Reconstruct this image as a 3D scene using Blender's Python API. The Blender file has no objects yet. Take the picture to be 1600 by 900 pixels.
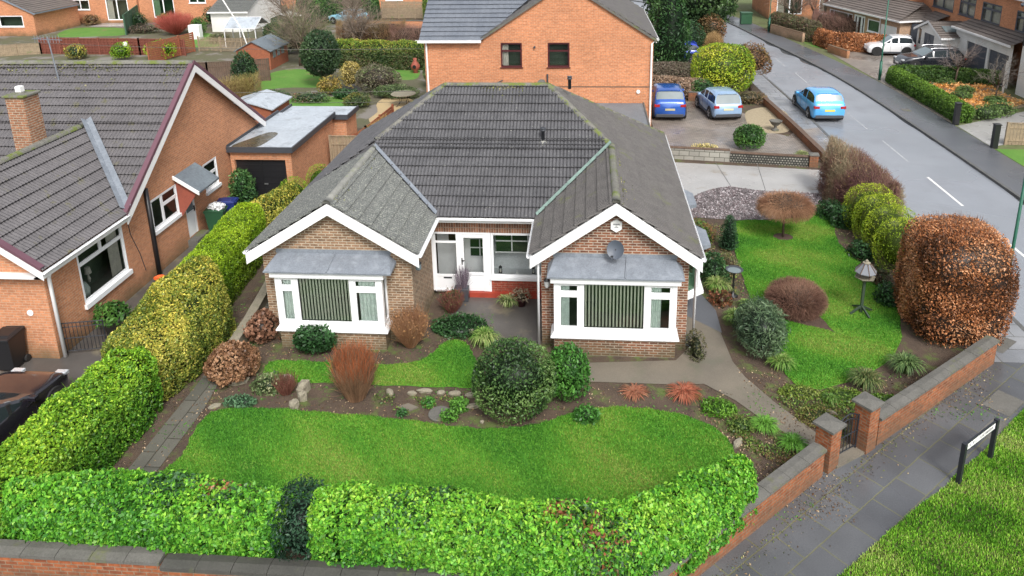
import bpy, math, random
import numpy as np
from mathutils import Vector
from mathutils.geometry import tessellate_polygon
random.seed(7); RNG = np.random.default_rng(7)
SC = bpy.context.scene
COL = SC.collection
R = math.radians
ORG = {}          # world origin of every thing, so its parts can be modelled in world metres

# ------------------------------------------------------------------ materials
def newmat(name):
    m = bpy.data.materials.new(name); m.use_nodes = True
    nt = m.node_tree; b = nt.nodes['Principled BSDF']
    return m, nt, b
def nd(nt, t, **kw):
    n = nt.nodes.new(t)
    for k, v in kw.items():
        if k in n.inputs: n.inputs[k].default_value = v
        else: setattr(n, k, v)
    return n
def mix(nt, fac, a, b, blend='MIX'):
    n = nt.nodes.new('ShaderNodeMix'); n.data_type = 'RGBA'; n.blend_type = blend
    for s, v in ((0, fac), (6, a), (7, b)):
        if isinstance(v, (int, float)): n.inputs[s].default_value = v
        elif isinstance(v, (tuple, list)): n.inputs[s].default_value = (*v[:3], 1)
        else: nt.links.new(v, n.inputs[s])
    return n.outputs[2]
def ramp(nt, src, lo, hi, a=0.0, b=1.0):
    n = nt.nodes.new('ShaderNodeMapRange'); n.inputs[1].default_value = lo; n.inputs[2].default_value = hi
    n.inputs[3].default_value = a; n.inputs[4].default_value = b
    nt.links.new(src, n.inputs[0]); return n.outputs[0]
def coords(nt, uv=False):
    tc = nt.nodes.new('ShaderNodeTexCoord'); return tc.outputs['UV' if uv else 'Object']
def noise(nt, co, scale, detail=3, rough=.55):
    n = nd(nt, 'ShaderNodeTexNoise'); n.inputs['Scale'].default_value = scale
    n.inputs['Detail'].default_value = detail; n.inputs['Roughness'].default_value = rough
    nt.links.new(co, n.inputs['Vector']); return n.outputs['Fac']
def bump(nt, h, b, strength=.3, dist=.01):
    n = nt.nodes.new('ShaderNodeBump'); n.inputs['Strength'].default_value = strength
    n.inputs['Distance'].default_value = dist
    nt.links.new(h, n.inputs['Height']); nt.links.new(n.outputs[0], b.inputs['Normal'])
def surf(name, c1, c2=None, scale=3, rough=.7, rough2=None, fine=40, c3=None, c3lo=.58, c3hi=.7, c3scale=1.5, bmp=.25, bd=.01, metal=0, spec=.4):
    m, nt, b = newmat(name); co = coords(nt)
    c2 = c2 or tuple(x*.7 for x in c1)
    n1 = noise(nt, co, scale, 4); n2 = noise(nt, co, fine, 2)
    c = mix(nt, ramp(nt, n1, .35, .65), c1, c2)
    c = mix(nt, .35, c, mix(nt, ramp(nt, n2, .3, .7), tuple(x*.6 for x in c1), tuple(min(1, x*1.35) for x in c1)))
    if c3:
        n3 = noise(nt, co, c3scale, 5, .65); c = mix(nt, ramp(nt, n3, c3lo, c3hi), c, c3)
    nt.links.new(c, b.inputs['Base Color'])
    if rough2 is None: b.inputs['Roughness'].default_value = rough
    else:
        n4 = noise(nt, co, scale*.6, 3); nt.links.new(ramp(nt, n4, .4, .6, rough, rough2), b.inputs['Roughness'])
    b.inputs['Metallic'].default_value = metal; b.inputs['Specular IOR Level'].default_value = spec
    if bmp: bump(nt, n2, b, bmp, bd)
    return m
def brick(name, c1, c2, mortar=(.42, .38, .33), bw=.225, rh=.075, ms=.011, moss=True, rough=.85, dark=None, off=.5, var=.5, msq=.05):
    m, nt, b = newmat(name); co = coords(nt, True)
    t = nd(nt, 'ShaderNodeTexBrick'); t.offset = off
    t.inputs['Scale'].default_value = 1; t.inputs['Brick Width'].default_value = bw; t.inputs['Row Height'].default_value = rh
    t.inputs['Mortar Size'].default_value = ms; t.inputs['Mortar Smooth'].default_value = msq
    t.inputs['Color1'].default_value = (*c1, 1); t.inputs['Color2'].default_value = (*c2, 1); t.inputs['Mortar'].default_value = (*mortar, 1)
    t.inputs['Bias'].default_value = -.1
    nt.links.new(co, t.inputs['Vector'])
    c = t.outputs['Color']
    nlow = noise(nt, co, .7, 5); nf = noise(nt, co, 30, 2); nm = noise(nt, co, 9, 2)
    c = mix(nt, var, c, mix(nt, ramp(nt, nm, .35, .65), (.55, .55, .55), (1.25, 1.25, 1.25)), 'MULTIPLY')
    c = mix(nt, .45, c, mix(nt, ramp(nt, nlow, .3, .7), (.7, .7, .7), (1.15, 1.12, 1.1)), 'MULTIPLY')
    c = mix(nt, .35, c, mix(nt, ramp(nt, nf, .3, .7), (.7, .7, .7), (1.2, 1.2, 1.2)), 'MULTIPLY')
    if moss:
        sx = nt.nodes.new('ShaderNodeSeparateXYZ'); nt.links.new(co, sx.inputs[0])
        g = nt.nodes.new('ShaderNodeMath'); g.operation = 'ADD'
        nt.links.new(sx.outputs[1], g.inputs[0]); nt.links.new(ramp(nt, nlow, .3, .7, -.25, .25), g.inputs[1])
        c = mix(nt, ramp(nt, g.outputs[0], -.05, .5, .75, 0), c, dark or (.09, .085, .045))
    nt.links.new(c, b.inputs['Base Color']); b.inputs['Roughness'].default_value = rough
    b.inputs['Specular IOR Level'].default_value = .25
    inv = ramp(nt, t.outputs['Fac'], 0, 1, 1, 0); bump(nt, inv, b, .6, .006)
    return m
def foliage_mat(name, rough=.45, trans=.25, spec=.35):
    m, nt, b = newmat(name)
    a = nt.nodes.new('ShaderNodeAttribute'); a.attribute_name = 'Col'
    nt.links.new(a.outputs['Color'], b.inputs['Base Color']); b.inputs['Roughness'].default_value = rough
    b.inputs['Specular IOR Level'].default_value = spec
    if trans:
        tr = nt.nodes.new('ShaderNodeBsdfTranslucent'); nt.links.new(a.outputs['Color'], tr.inputs[0])
        ms = nt.nodes.new('ShaderNodeMixShader'); ms.inputs[0].default_value = trans
        nt.links.new(b.outputs[0], ms.inputs[1]); nt.links.new(tr.outputs[0], ms.inputs[2])
        nt.links.new(ms.outputs[0], nt.nodes['Material Output'].inputs[0])
    return m
def glass(name, tint=(.8, .9, .88), refl=.12):
    m, nt, b = newmat(name)
    nt.nodes.remove(b)
    tr = nt.nodes.new('ShaderNodeBsdfTransparent'); tr.inputs[0].default_value = (*tint, 1)
    gl = nt.nodes.new('ShaderNodeBsdfGlossy'); gl.inputs['Roughness'].default_value = .03
    lw = nt.nodes.new('ShaderNodeLayerWeight'); lw.inputs[0].default_value = .25
    f = ramp(nt, lw.outputs['Fresnel'], 0, 1, refl, .9)
    ms = nt.nodes.new('ShaderNodeMixShader'); nt.links.new(f, ms.inputs[0])
    nt.links.new(tr.outputs[0], ms.inputs[1]); nt.links.new(gl.outputs[0], ms.inputs[2])
    nt.links.new(ms.outputs[0], nt.nodes['Material Output'].inputs[0])
    return m
def paint(name, c, rough=.25, metal=0, coat=0, var=.12, spec=.5):
    m, nt, b = newmat(name); co = coords(nt); n = noise(nt, co, 2.5, 4)
    cc = mix(nt, ramp(nt, n, .3, .7), tuple(x*(1-var) for x in c), c)
    nt.links.new(cc, b.inputs['Base Color']); b.inputs['Roughness'].default_value = rough
    b.inputs['Metallic'].default_value = metal; b.inputs['Coat Weight'].default_value = coat; b.inputs['Coat Roughness'].default_value = .08
    b.inputs['Specular IOR Level'].default_value = spec
    return m

M = {}
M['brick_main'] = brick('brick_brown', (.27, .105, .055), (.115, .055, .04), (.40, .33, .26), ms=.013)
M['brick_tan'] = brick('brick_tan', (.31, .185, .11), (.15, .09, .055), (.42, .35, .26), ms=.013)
M['brick_red'] = brick('brick_red', (.34, .06, .035), (.24, .05, .03), (.30, .13, .09), moss=False)
M['brick_sold'] = brick('brick_soldier', (.33, .15, .085), (.14, .07, .045), (.36, .29, .23), bw=.075, rh=.225, off=0, moss=False)
M['brick_orange'] = brick('brick_orange', (.57, .25, .125), (.44, .19, .10), (.50, .32, .21), ms=.009, var=.3)
M['brick_far'] = brick('brick_far', (.60, .245, .115), (.46, .18, .085), (.50, .31, .2), ms=.009, var=.3)
M['brick_pale'] = brick('brick_pale', (.50, .30, .18), (.40, .25, .16), (.42, .36, .28), ms=.009, var=.3)
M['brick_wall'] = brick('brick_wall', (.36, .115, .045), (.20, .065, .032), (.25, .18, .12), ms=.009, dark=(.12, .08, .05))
M['brick_chim'] = brick('brick_chimney', (.38, .17, .09), (.25, .12, .07), (.40, .33, .25), moss=False)
M['tile'] = surf('roof_tile_charcoal', (.100, .099, .104), (.068, .068, .072), 1.3, .6, fine=14, c3=(.26, .26, .235), c3lo=.63, c3hi=.70, c3scale=13, spec=.35)
M['tile_left'] = surf('roof_tile_brown_grey', (.115, .108, .111), (.08, .075, .078), 1.0, .6, fine=10, c3=(.10, .095, .05), c3lo=.60, c3hi=.72, c3scale=2.6)
M['tile_lichen'] = surf('roof_tile_lichen', (.118, .123, .118), (.078, .082, .080), 4, .8, fine=40, c3=(.27, .28, .245), c3lo=.5, c3hi=.66, c3scale=26)
M['tile_old'] = surf('roof_tile_weathered', (.11, .103, .098), (.075, .07, .068), 3, .8, fine=30, c3=(.11, .12, .05), c3lo=.58, c3hi=.74, c3scale=1.3)
M['tile_blue'] = surf('roof_tile_blue_grey', (.15, .165, .19), (.11, .125, .15), 1.3, .45, fine=14)
M['tile_far'] = surf('roof_tile_far', (.16, .135, .12), (.11, .095, .085), .8, .7, fine=8)
M['ridge'] = surf('ridge_tile_mossy', (.17, .165, .145), (.11, .108, .095), 5, .9, fine=22, c3=(.12, .15, .035), c3lo=.48, c3hi=.60, c3scale=2.2)
M['ridge_grey'] = surf('ridge_tile_lichen', (.25, .25, .225), (.16, .16, .145), 5, .9, fine=20, c3=(.20, .23, .10), c3lo=.56, c3hi=.7, c3scale=2)
M['upvc'] = paint('white_upvc', (.82, .83, .84), .3, var=.06)
M['white'] = paint('white_paint', (.80, .80, .79), .5, var=.1)
M['render'] = surf('white_render', (.74, .73, .70), (.62, .61, .58), 1.5, .85, fine=30)
M['lead'] = surf('grey_lead', (.19, .212, .242), (.145, .163, .187), 3.5, .45, fine=30, c3=(.245, .27, .30), c3lo=.5, c3hi=.75, c3scale=5)
M['lead_green'] = surf('green_copper', (.17, .25, .22), (.10, .15, .135), 5, .7, fine=25)
M['felt'] = surf('roof_felt_grey', (.40, .44, .48), (.31, .345, .38), .9, .4, .2, fine=9, c3=(.24, .26, .28), c3lo=.55, c3hi=.66, c3scale=1.1)
M['felt_dark'] = surf('roof_felt_dark', (.15, .18, .20), (.11, .13, .15), 1.4, .5, fine=12)
M['maroon'] = paint('maroon_barge', (.13, .06, .08), .6)
M['black'] = paint('black_paint', (.015, .015, .017), .35)
M['blackmetal'] = paint('black_metal', (.02, .022, .028), .4)
M['rubber'] = paint('rubber', (.018, .018, .018), .8)
M['chrome'] = paint('alloy', (.5, .5, .52), .3, .8)
M['dkgrey'] = paint('dark_grey', (.05, .055, .065), .5)
M['anthracite'] = paint('anthracite', (.07, .08, .10), .5)
M['room'] = surf('room_dark', (.075, .11, .075), (.04, .07, .045), 2, .9)
M['room_pale'] = surf('room_pale', (.62, .65, .66), (.5, .53, .55), 1, .9)
M['curtain'] = surf('curtain_sage', (.66, .76, .70), (.50, .60, .55), 6, .9)
M['curtain_cream'] = surf('curtain_cream', (.66, .64, .56), (.5, .49, .43), 6, .9)
M['blind'] = paint('blind_cream', (.46, .52, .40), .8)
M['glass'] = glass('window_glass', (.95, .97, .96), .08)
M['glass_green'] = glass('window_glass_green', (.55, .75, .6), .10)
M['carglass'] = paint('car_glass', (.03, .04, .045), .06, spec=.9)
M['carglass_pale'] = paint('car_glass_pale', (.16, .20, .21), .06, spec=.9)
M['concrete'] = surf('concrete_path', (.175, .152, .118), (.12, .106, .085), .9, .75, .5, fine=60, c3=(.12, .12, .085), c3lo=.55, c3hi=.72, c3scale=1.0)
M['concrete_pale'] = surf('concrete_drive', (.37, .365, .355), (.28, .275, .265), .5, .40, .16, fine=50, c3=(.22, .18, .13), c3lo=.58, c3hi=.72, c3scale=.45)
M['porch'] = surf('dark_porch_paving', (.10, .092, .085), (.065, .06, .055), 1, .5, .3, fine=60, c3=(.16, .14, .10), c3lo=.55, c3hi=.7, c3scale=.9)
M['coping'] = surf('coping_stone', (.13, .125, .112), (.085, .083, .072), 2.5, .8, fine=30, c3=(.12, .13, .05), c3lo=.56, c3hi=.68, c3scale=1.4)
M['coping_dark'] = surf('coping_dark', (.07, .068, .06), (.045, .045, .04), 2, .6, fine=30, c3=(.09, .10, .05), c3lo=.58, c3hi=.68)
M['stone'] = surf('sandstone', (.26, .235, .175), (.18, .16, .12), 4, .9, fine=25, c3=(.22, .24, .12), c3lo=.58, c3hi=.7, c3scale=4)
M['soil'] = surf('garden_soil', (.095, .066, .046), (.05, .036, .027), 1.6, .95, fine=26, c3=(.09, .12, .032), c3lo=.52, c3hi=.66, c3scale=2.1, bmp=.8, bd=.03)
M['ground'] = surf('ground_grass', (.11, .14, .05), (.10, .09, .05), .15, .95, fine=3)
M['asphalt'] = surf('asphalt_wet', (.25, .265, .29), (.19, .205, .225), .22, .42, .22, fine=70, c3=(.20, .21, .23), c3lo=.5, c3hi=.7, c3scale=.5, spec=.5, bmp=.15)
M['tarmac'] = surf('tarmac_path', (.11, .115, .125), (.08, .085, .095), .3, .45, .22, fine=70, spec=.5, bmp=.15)
M['kerb'] = surf('kerb_stone', (.12, .12, .115), (.08, .08, .08), 2, .6)
M['marking_worn'] = surf('worn_road_marking', (.42, .43, .44), (.26, .27, .28), 6, .6)
M['marking'] = surf('white_road_marking', (.72, .72, .70), (.55, .55, .53), 5, .7)
M['gravel'] = surf('gravel_base', (.20, .182, .182), (.14, .128, .128), 8, .9, fine=45, bmp=.9, bd=.02)
M['gravel_tan'] = surf('gravel_tan', (.36, .30, .20), (.26, .21, .14), 8, .9, fine=45, bmp=.9, bd=.02)
M['patio'] = surf('sandy_patio', (.45, .34, .18), (.36, .28, .17), 1, .8, fine=20)
M['timber'] = surf('stained_timber', (.30, .10, .05), (.22, .075, .04), 6, .8, fine=30)
M['timber_dark'] = surf('dark_timber', (.13, .085, .06), (.08, .055, .04), 5, .8, fine=30)
M['timber_old'] = surf('old_timber', (.30, .23, .15), (.2, .155, .105), 5, .85, fine=30, c3=(.16, .18, .08), c3lo=.6, c3hi=.7)
M['bark'] = surf('bark', (.12, .085, .06), (.07, .05, .035), 8, .9)
M['leaf'] = foliage_mat('leaf')
M['leaf_gloss'] = foliage_mat('leaf_glossy', .45, .22, .35)
M['twig'] = foliage_mat('twig', .8, 0, .2)
M['grassm'] = foliage_mat('grass_blades', .6, .3, .2)
def flagmat(name, bw, rh, c1, c2, mort, rough=.45, rough2=.2, off=.5, ms=.014):
    m, nt, b = newmat(name); co = coords(nt, True)
    t = nd(nt, 'ShaderNodeTexBrick'); t.offset = off
    for k, v in (('Scale', 1), ('Brick Width', bw), ('Row Height', rh), ('Mortar Size', ms), ('Mortar Smooth', .3), ('Bias', -.25)): t.inputs[k].default_value = v
    t.inputs['Color1'].default_value = (*c1, 1); t.inputs['Color2'].default_value = (*c2, 1); t.inputs['Mortar'].default_value = (*mort, 1)
    nw = nd(nt, 'ShaderNodeTexNoise'); nw.inputs['Scale'].default_value = 3; nt.links.new(co, nw.inputs['Vector'])
    vm = nt.nodes.new('ShaderNodeVectorMath'); vm.operation = 'MULTIPLY_ADD'; vm.inputs[1].default_value = (.03, .03, .0)
    nt.links.new(nw.outputs['Color'], vm.inputs[0]); nt.links.new(co, vm.inputs[2]); nt.links.new(vm.outputs[0], t.inputs['Vector'])
    n1 = noise(nt, co, .6, 5); n2 = noise(nt, co, 40, 2)
    c = mix(nt, .6, t.outputs['Color'], mix(nt, ramp(nt, n1, .35, .65), (.65, .65, .65), (1.25, 1.25, 1.25)), 'MULTIPLY')
    c = mix(nt, .4, c, mix(nt, ramp(nt, n2, .3, .7), (.6, .6, .6), (1.3, 1.3, 1.3)), 'MULTIPLY')
    nt.links.new(c, b.inputs['Base Color'])
    nt.links.new(ramp(nt, noise(nt, co, .5, 3), .4, .6, rough, rough2), b.inputs['Roughness'])
    bump(nt, ramp(nt, t.outputs['Fac'], 0, 1, 1, 0), b, .4, .006)
    return m
M['flags'] = flagmat('paving_flags', .92, .62, (.085, .088, .094), (.125, .13, .135), (.13, .13, .075))
M['flags_far'] = flagmat('paving_flags_pale', .92, .62, (.20, .21, .225), (.26, .265, .275), (.10, .10, .09))
M['pavers'] = flagmat('block_pavers', .22, .11, (.29, .25, .215), (.17, .15, .135), (.085, .075, .06), .5, .25, ms=.012)
M['strip'] = flagmat('old_flags', .9, .35, (.12, .115, .095), (.08, .08, .065), (.04, .035, .025), .7, .5)

# ------------------------------------------------------------------ mesh builder
class MB:
    def __init__(s): s.v = []; s.f = []; s.uv = []; s.c = []; s.n = 0
    def add(s, vs, fs, uvs=None, col=None):
        b = s.n; s.v.extend([tuple(p) for p in vs]); s.n += len(vs)
        for i, f in enumerate(fs):
            s.f.append(tuple(b+k for k in f)); s.uv.append(uvs[i] if uvs else None)
        if col is not None: s.c.extend([col]*len(vs))
    def quad(s, a, b, c, d, uv=None): s.add([a, b, c, d], [(0, 1, 2, 3)], [uv] if uv else None)
    def poly(s, pts, uv=None):
        s.add(pts, [tuple(range(len(pts)))], [uv] if uv else None)
    def box(s, x0, x1, y0, y1, z0, z1, bv=0):
        if bv:
            b = bv; vs = []
            for (z, i) in ((z0, b), (z0+b, 0), (z1-b, 0), (z1, b)):
                vs += [(x0+i, y0+i, z), (x1-i, y0+i, z), (x1-i, y1-i, z), (x0+i, y1-i, z)]
            fs = [(3, 2, 1, 0), (12, 13, 14, 15)]
            for k in range(3):
                for j in range(4): a = k*4+j; c = k*4+(j+1) % 4; fs.append((a, c, c+4, a+4))
            s.add(vs, fs, [wuv([vs[i] for i in f]) for f in fs]); return
        vs = [(x0, y0, z0), (x1, y0, z0), (x1, y1, z0), (x0, y1, z0), (x0, y0, z1), (x1, y0, z1), (x1, y1, z1), (x0, y1, z1)]
        fs = [(3, 2, 1, 0), (4, 5, 6, 7), (0, 1, 5, 4), (1, 2, 6, 5), (2, 3, 7, 6), (3, 0, 4, 7)]
        s.add(vs, fs, [wuv([vs[i] for i in f]) for f in fs])
    def bar(s, a, b, w, h, up=(0, 0, 1), uvm=True):   # box beam from a to b, w across, h along up
        a = Vector(a); b = Vector(b); d = (b-a).normalized(); up = Vector(up)
        r = d.cross(up)
        if r.length < 1e-5: r = Vector((1, 0, 0))
        r.normalize(); u = r.cross(d).normalized(); r = r*w/2; u = u*h/2
        vs = [a-r-u, a+r-u, a+r+u, a-r+u, b-r-u, b+r-u, b+r+u, b-r+u]
        fs = [(0, 1, 2, 3), (7, 6, 5, 4), (0, 4, 5, 1), (1, 5, 6, 2), (2, 6, 7, 3), (3, 7, 4, 0)]
        L = (b-a).length
        s.add(vs, fs, [[(0, 0), (w, 0), (w, h), (0, h)]]*2+[[(0, 0), (L, 0), (L, w), (0, w)]]*4)
    def tube(s, pts, r, n=8, cap=True, r1=None, half=None):
        P = [Vector(p) for p in pts]; rings = []
        for i, p in enumerate(P):
            d = (P[min(i+1, len(P)-1)]-P[max(i-1, 0)]).normalized()
            up = Vector((0, 0, 1)) if abs(d.z) < .9 else Vector((1, 0, 0))
            a = d.cross(up).normalized(); b = a.cross(d).normalized()
            rr = r if r1 is None else r+(r1-r)*i/(len(P)-1)
            rings.append([p+a*rr*math.cos(2*math.pi*k/n)+b*rr*math.sin(2*math.pi*k/n) for k in range(n)])
        vs = [v for q in rings for v in q]; fs = []
        for i in range(len(P)-1):
            for k in range(n): fs.append((i*n+k, i*n+(k+1) % n, (i+1)*n+(k+1) % n, (i+1)*n+k))
        if cap: fs += [tuple(range(n))[::-1], tuple(range((len(P)-1)*n, len(P)*n))]
        s.add(vs, fs)
    def lathe(s, c, prof, n=16):   # prof: (radius, z)
        vs = []; fs = []
        for (r, z) in prof:
            for k in range(n): a = 2*math.pi*k/n; vs.append((c[0]+r*math.cos(a), c[1]+r*math.sin(a), c[2]+z))
        for i in range(len(prof)-1):
            for k in range(n): fs.append((i*n+k, i*n+(k+1) % n, (i+1)*n+(k+1) % n, (i+1)*n+k))
        fs += [tuple(range(n))[::-1], tuple(range((len(prof)-1)*n, len(prof)*n))]
        s.add(vs, fs)
    def disc(s, c, axis, r, th, n=20):
        a = Vector(axis).normalized(); s.tube([Vector(c)-a*th/2, Vector(c)+a*th/2], r, n)
    def extrude(s, poly, z0, z1):
        n = len(poly); vs = [(p[0], p[1], z0) for p in poly]+[(p[0], p[1], z1) for p in poly]
        tri = tessellate_polygon([[Vector((p[0], p[1], 0)) for p in poly]])
        fs = []
        for t in tri:
            a, b, c = [Vector(vs[i]) for i in t]
            t2 = t if (b-a).cross(c-a).z > 0 else t[::-1]
            fs.append(tuple(i+n for i in t2))
        area = sum(poly[i][0]*poly[(i+1) % n][1]-poly[(i+1) % n][0]*poly[i][1] for i in range(n))
        for i in range(n):
            j = (i+1) % n; fs.append((i, j, j+n, i+n) if area > 0 else (j, i, i+n, j+n))
        s.add(vs, fs, [wuv([vs[i] for i in f]) for f in fs])
    def build(s, name, mat, parent=None, smooth=False, **kw):
        if not s.v: return None
        if parent is None or parent.name not in ORG:
            xs = np.array(s.v); o3 = np.array([xs[:, 0].mean(), xs[:, 1].mean(), xs[:, 2].min()]) if kw.get('label') else np.zeros(3)
        else: o3 = np.array(ORG[parent.name])
        me = bpy.data.meshes.new(name)
        me.from_pydata([tuple(p) for p in (np.array(s.v)-o3)], [], s.f)
        if any(u is not None for u in s.uv):
            ul = me.uv_layers.new(name='UVMap'); arr = np.zeros(len(me.loops)*2, dtype=np.float32); k = 0
            for f, u in zip(s.f, s.uv):
                if u is not None: arr[k:k+2*len(f)] = np.array(u, dtype=np.float32).ravel()
                k += 2*len(f)
            ul.data.foreach_set('uv', arr)
        if s.c and len(s.c) == len(s.v):
            ca = me.color_attributes.new('Col', 'FLOAT_COLOR', 'POINT')
            ca.data.foreach_set('color', np.c_[np.array(s.c), np.ones(len(s.c))].astype(np.float32).ravel())
        me.materials.append(mat if not isinstance(mat, str) else M[mat])
        if smooth: me.polygons.foreach_set('use_smooth', [True]*len(me.polygons))
        return link(name, me, parent, o3, **kw)
def wuv(p):
    a = Vector(p[0]); b = Vector(p[1]); c = Vector(p[2]); n = (b-a).cross(c-a)
    if abs(n.z) > max(abs(n.x), abs(n.y)): return [(q[0], q[1]) for q in p]
    if abs(n.x) > abs(n.y)*1.2: return [(q[1], q[2]) for q in p]
    if abs(n.y) > abs(n.x)*1.2: return [(q[0], q[2]) for q in p]
    return [((q[0]+q[1])*.7071 if n.x*n.y < 0 else (q[0]-q[1])*.7071, q[2]) for q in p]
def link(name, me, parent=None, o3=(0, 0, 0), label=None, cat=None, group=None, kind=None):
    o = bpy.data.objects.new(name, me); COL.objects.link(o)
    if parent is not None:
        o.parent = parent; ORG[o.name] = tuple(o3)
    else:
        o.location = tuple(o3); ORG[o.name] = tuple(o3)
    if label: o['label'] = label
    if cat: o['category'] = cat
    if group: o['group'] = group
    if kind: o['kind'] = kind
    return o
def thing(name, label, cat, loc=(0, 0, 0), group=None, rz=0, local=False):
    o = bpy.data.objects.new(name, None); COL.objects.link(o); o.empty_display_size = .2
    o.location = (loc[0], loc[1], loc[2] if len(loc) > 2 else 0); o.rotation_euler = (0, 0, rz)
    o['label'] = label; o['category'] = cat
    if group: o['group'] = group
    ORG[o.name] = (0, 0, 0) if local else tuple(o.location)
    return o
def dup(o, parent=None, **kw):
    c = o.copy(); COL.objects.link(c)
    if parent is not None: c.parent = parent
    for k, v in kw.items(): c[k] = v
    for ch in [x for x in bpy.data.objects if x.parent == o]: dup(ch, c)
    return c

def smooth(pts, n=6, closed=True):
    P = [np.array(p, float) for p in pts]; out = []; m = len(P)
    rng = range(m) if closed else range(m-1)
    for i in rng:
        p0 = P[(i-1) % m] if closed or i > 0 else P[0]; p1 = P[i]; p2 = P[(i+1) % m]; p3 = P[(i+2) % m] if closed or i+2 < m else P[-1]
        for k in range(n):
            t = k/n; q = .5*((2*p1)+(-p0+p2)*t+(2*p0-5*p1+4*p2-p3)*t*t+(-p0+3*p1-3*p2+p3)*t**3)
            out.append(tuple(q))
    if not closed: out.append(tuple(P[-1]))
    return out
def sheet(name, pts, z, mat, ang=0, kind='structure', step=None):
    mb = MB(); tri = tessellate_polygon([[Vector((p[0], p[1], 0)) for p in pts]])
    vs = [(p[0], p[1], z) for p in pts]; ca, sa = math.cos(ang), math.sin(ang); fs = []; uv = []
    for t in tri:
        a, b, c = [Vector(vs[i]) for i in t]
        t = t if (b-a).cross(c-a).z > 0 else t[::-1]
        fs.append(t); uv.append([(vs[i][0]*ca+vs[i][1]*sa, -vs[i][0]*sa+vs[i][1]*ca) for i in t])
    mb.add(vs, fs, uv); return mb.build(name, mat, None, kind=kind)

# ------------------------------------------------------------------ foliage (numpy)
def nz(p, f, seed=0.):
    x, y, z = p[:, 0]*f+seed*1.7, p[:, 1]*f+seed*2.3, p[:, 2]*f+seed*.9
    return (np.sin(x*1.3+1.7*np.sin(y*.9+seed))+np.sin(y*1.7+1.3*np.sin(z*1.1+2*seed))+np.sin(z*1.5+1.9*np.sin(x*.7+.5))+.6*np.sin(2.7*x+3.1*y)+.6*np.sin(2.3*y-3.7*z+seed))/4.2
def unit(a): return a/np.maximum(np.linalg.norm(a, axis=1, keepdims=True), 1e-9)
class FB:     # foliage builder: quads with vertex colours
    def __init__(s): s.v = []; s.f = []; s.c = []; s.n = 0
    def raw(s, v, f, c):
        s.v.append(v); s.f.append(f+s.n); s.c.append(c); s.n += len(v)
    def leaves(s, p, nrm, size, col, aspect=.55, bias=1.0, droop=0., jit=.35, sizevar=.55, up=0.):
        n = len(p); d = unit(nrm*bias+RNG.normal(0, 1, (n, 3))*.75)       # leaf normal
        t = unit(np.cross(d, RNG.normal(0, 1, (n, 3)))); t = unit(t+np.array([0, 0, up-droop])); 
        w = unit(np.cross(d, t)); L = size*(1+RNG.uniform(-sizevar, sizevar, (n, 1)))
        p = p+nrm*RNG.normal(0, 1, (n, 1))*size*jit
        a = p-t*L*.5; b = p+w*L*aspect*.5+d*L*.08; c = p+t*L*.5; e = p-w*L*aspect*.5+d*L*.08
        v = np.stack([a, b, c, e], 1).reshape(-1, 3); f = np.arange(4*n).reshape(-1, 4)
        s.raw(v, f, np.repeat(col, 4, 0))
    def tubes(s, paths, r0, r1, cols):       # paths: (n, k, 3) thin triangular twigs
        paths = np.asarray(paths); n, k, _ = paths.shape
        d = unit((paths[:, -1]-paths[:, 0])); a = unit(np.cross(d, RNG.normal(0, 1, (n, 3)))); b = np.cross(d, a)
        rr = np.linspace(r0, r1, k)[None, :, None]; vs = []
        for q in range(3):
            an = 2*math.pi*q/3; vs.append(paths+(a*math.cos(an)+b*math.sin(an))[:, None, :]*rr)
        v = np.stack(vs, 2)    # n,k,3,3
        idx = np.arange(n*k*3).reshape(n, k, 3); fs = []
        for q in range(3):
            q2 = (q+1) % 3; fs.append(np.stack([idx[:, :-1, q], idx[:, :-1, q2], idx[:, 1:, q2], idx[:, 1:, q]], -1).reshape(-1, 4))
        s.raw(v.reshape(-1, 3), np.concatenate(fs), np.repeat(cols, k*3, 0))
    def ribbons(s, paths, w, cols):          # strap leaves
        paths = np.asarray(paths); n, k, _ = paths.shape
        d = unit(paths[:, -1]-paths[:, 0]); side = unit(np.cross(d, np.array([[0, 0, 1.]])+RNG.normal(0, .15, (n, 3))))
        ww = (w*np.array([.7]+[1]*(k-2)+[.12]))[None, :, None]
        v = np.stack([paths-side[:, None]*ww/2, paths+side[:, None]*ww/2], 2)
        idx = np.arange(n*k*2).reshape(n, k, 2)
        f = np.stack([idx[:, :-1, 0], idx[:, :-1, 1], idx[:, 1:, 1], idx[:, 1:, 0]], -1).reshape(-1, 4)
        s.raw(v.reshape(-1, 3), f, np.repeat(cols, k*2, 0))
    def build(s, name, mat, parent=None, origin=None, **kw):
        v = np.concatenate(s.v); f = np.concatenate(s.f); c = np.concatenate(s.c)
        if parent is not None and parent.name in ORG: o3 = np.array(ORG[parent.name])
        elif kw.get('kind') == 'structure': o3 = np.zeros(3)
        else: o3 = np.array([v[:, 0].mean(), v[:, 1].mean(), max(0, v[:, 2].min())])
        v = v-o3; me = bpy.data.meshes.new(name)
        me.vertices.add(len(v)); me.vertices.foreach_set('co', v.astype(np.float32).ravel())
        me.loops.add(f.size); me.loops.foreach_set('vertex_index', f.astype(np.int32).ravel())
        me.polygons.add(len(f)); me.polygons.foreach_set('loop_start', np.arange(0, f.size, 4, dtype=np.int32))
        me.polygons.foreach_set('loop_total', np.full(len(f), 4, dtype=np.int32))
        me.update(calc_edges=True)
        ca = me.color_attributes.new('Col', 'FLOAT_COLOR', 'POINT')
        ca.data.foreach_set('color', np.c_[np.clip(c, 0, 1), np.ones(len(c))].astype(np.float32).ravel())
        me.materials.append(M[mat]); return link(name, me, parent, o3, **kw)
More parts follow.
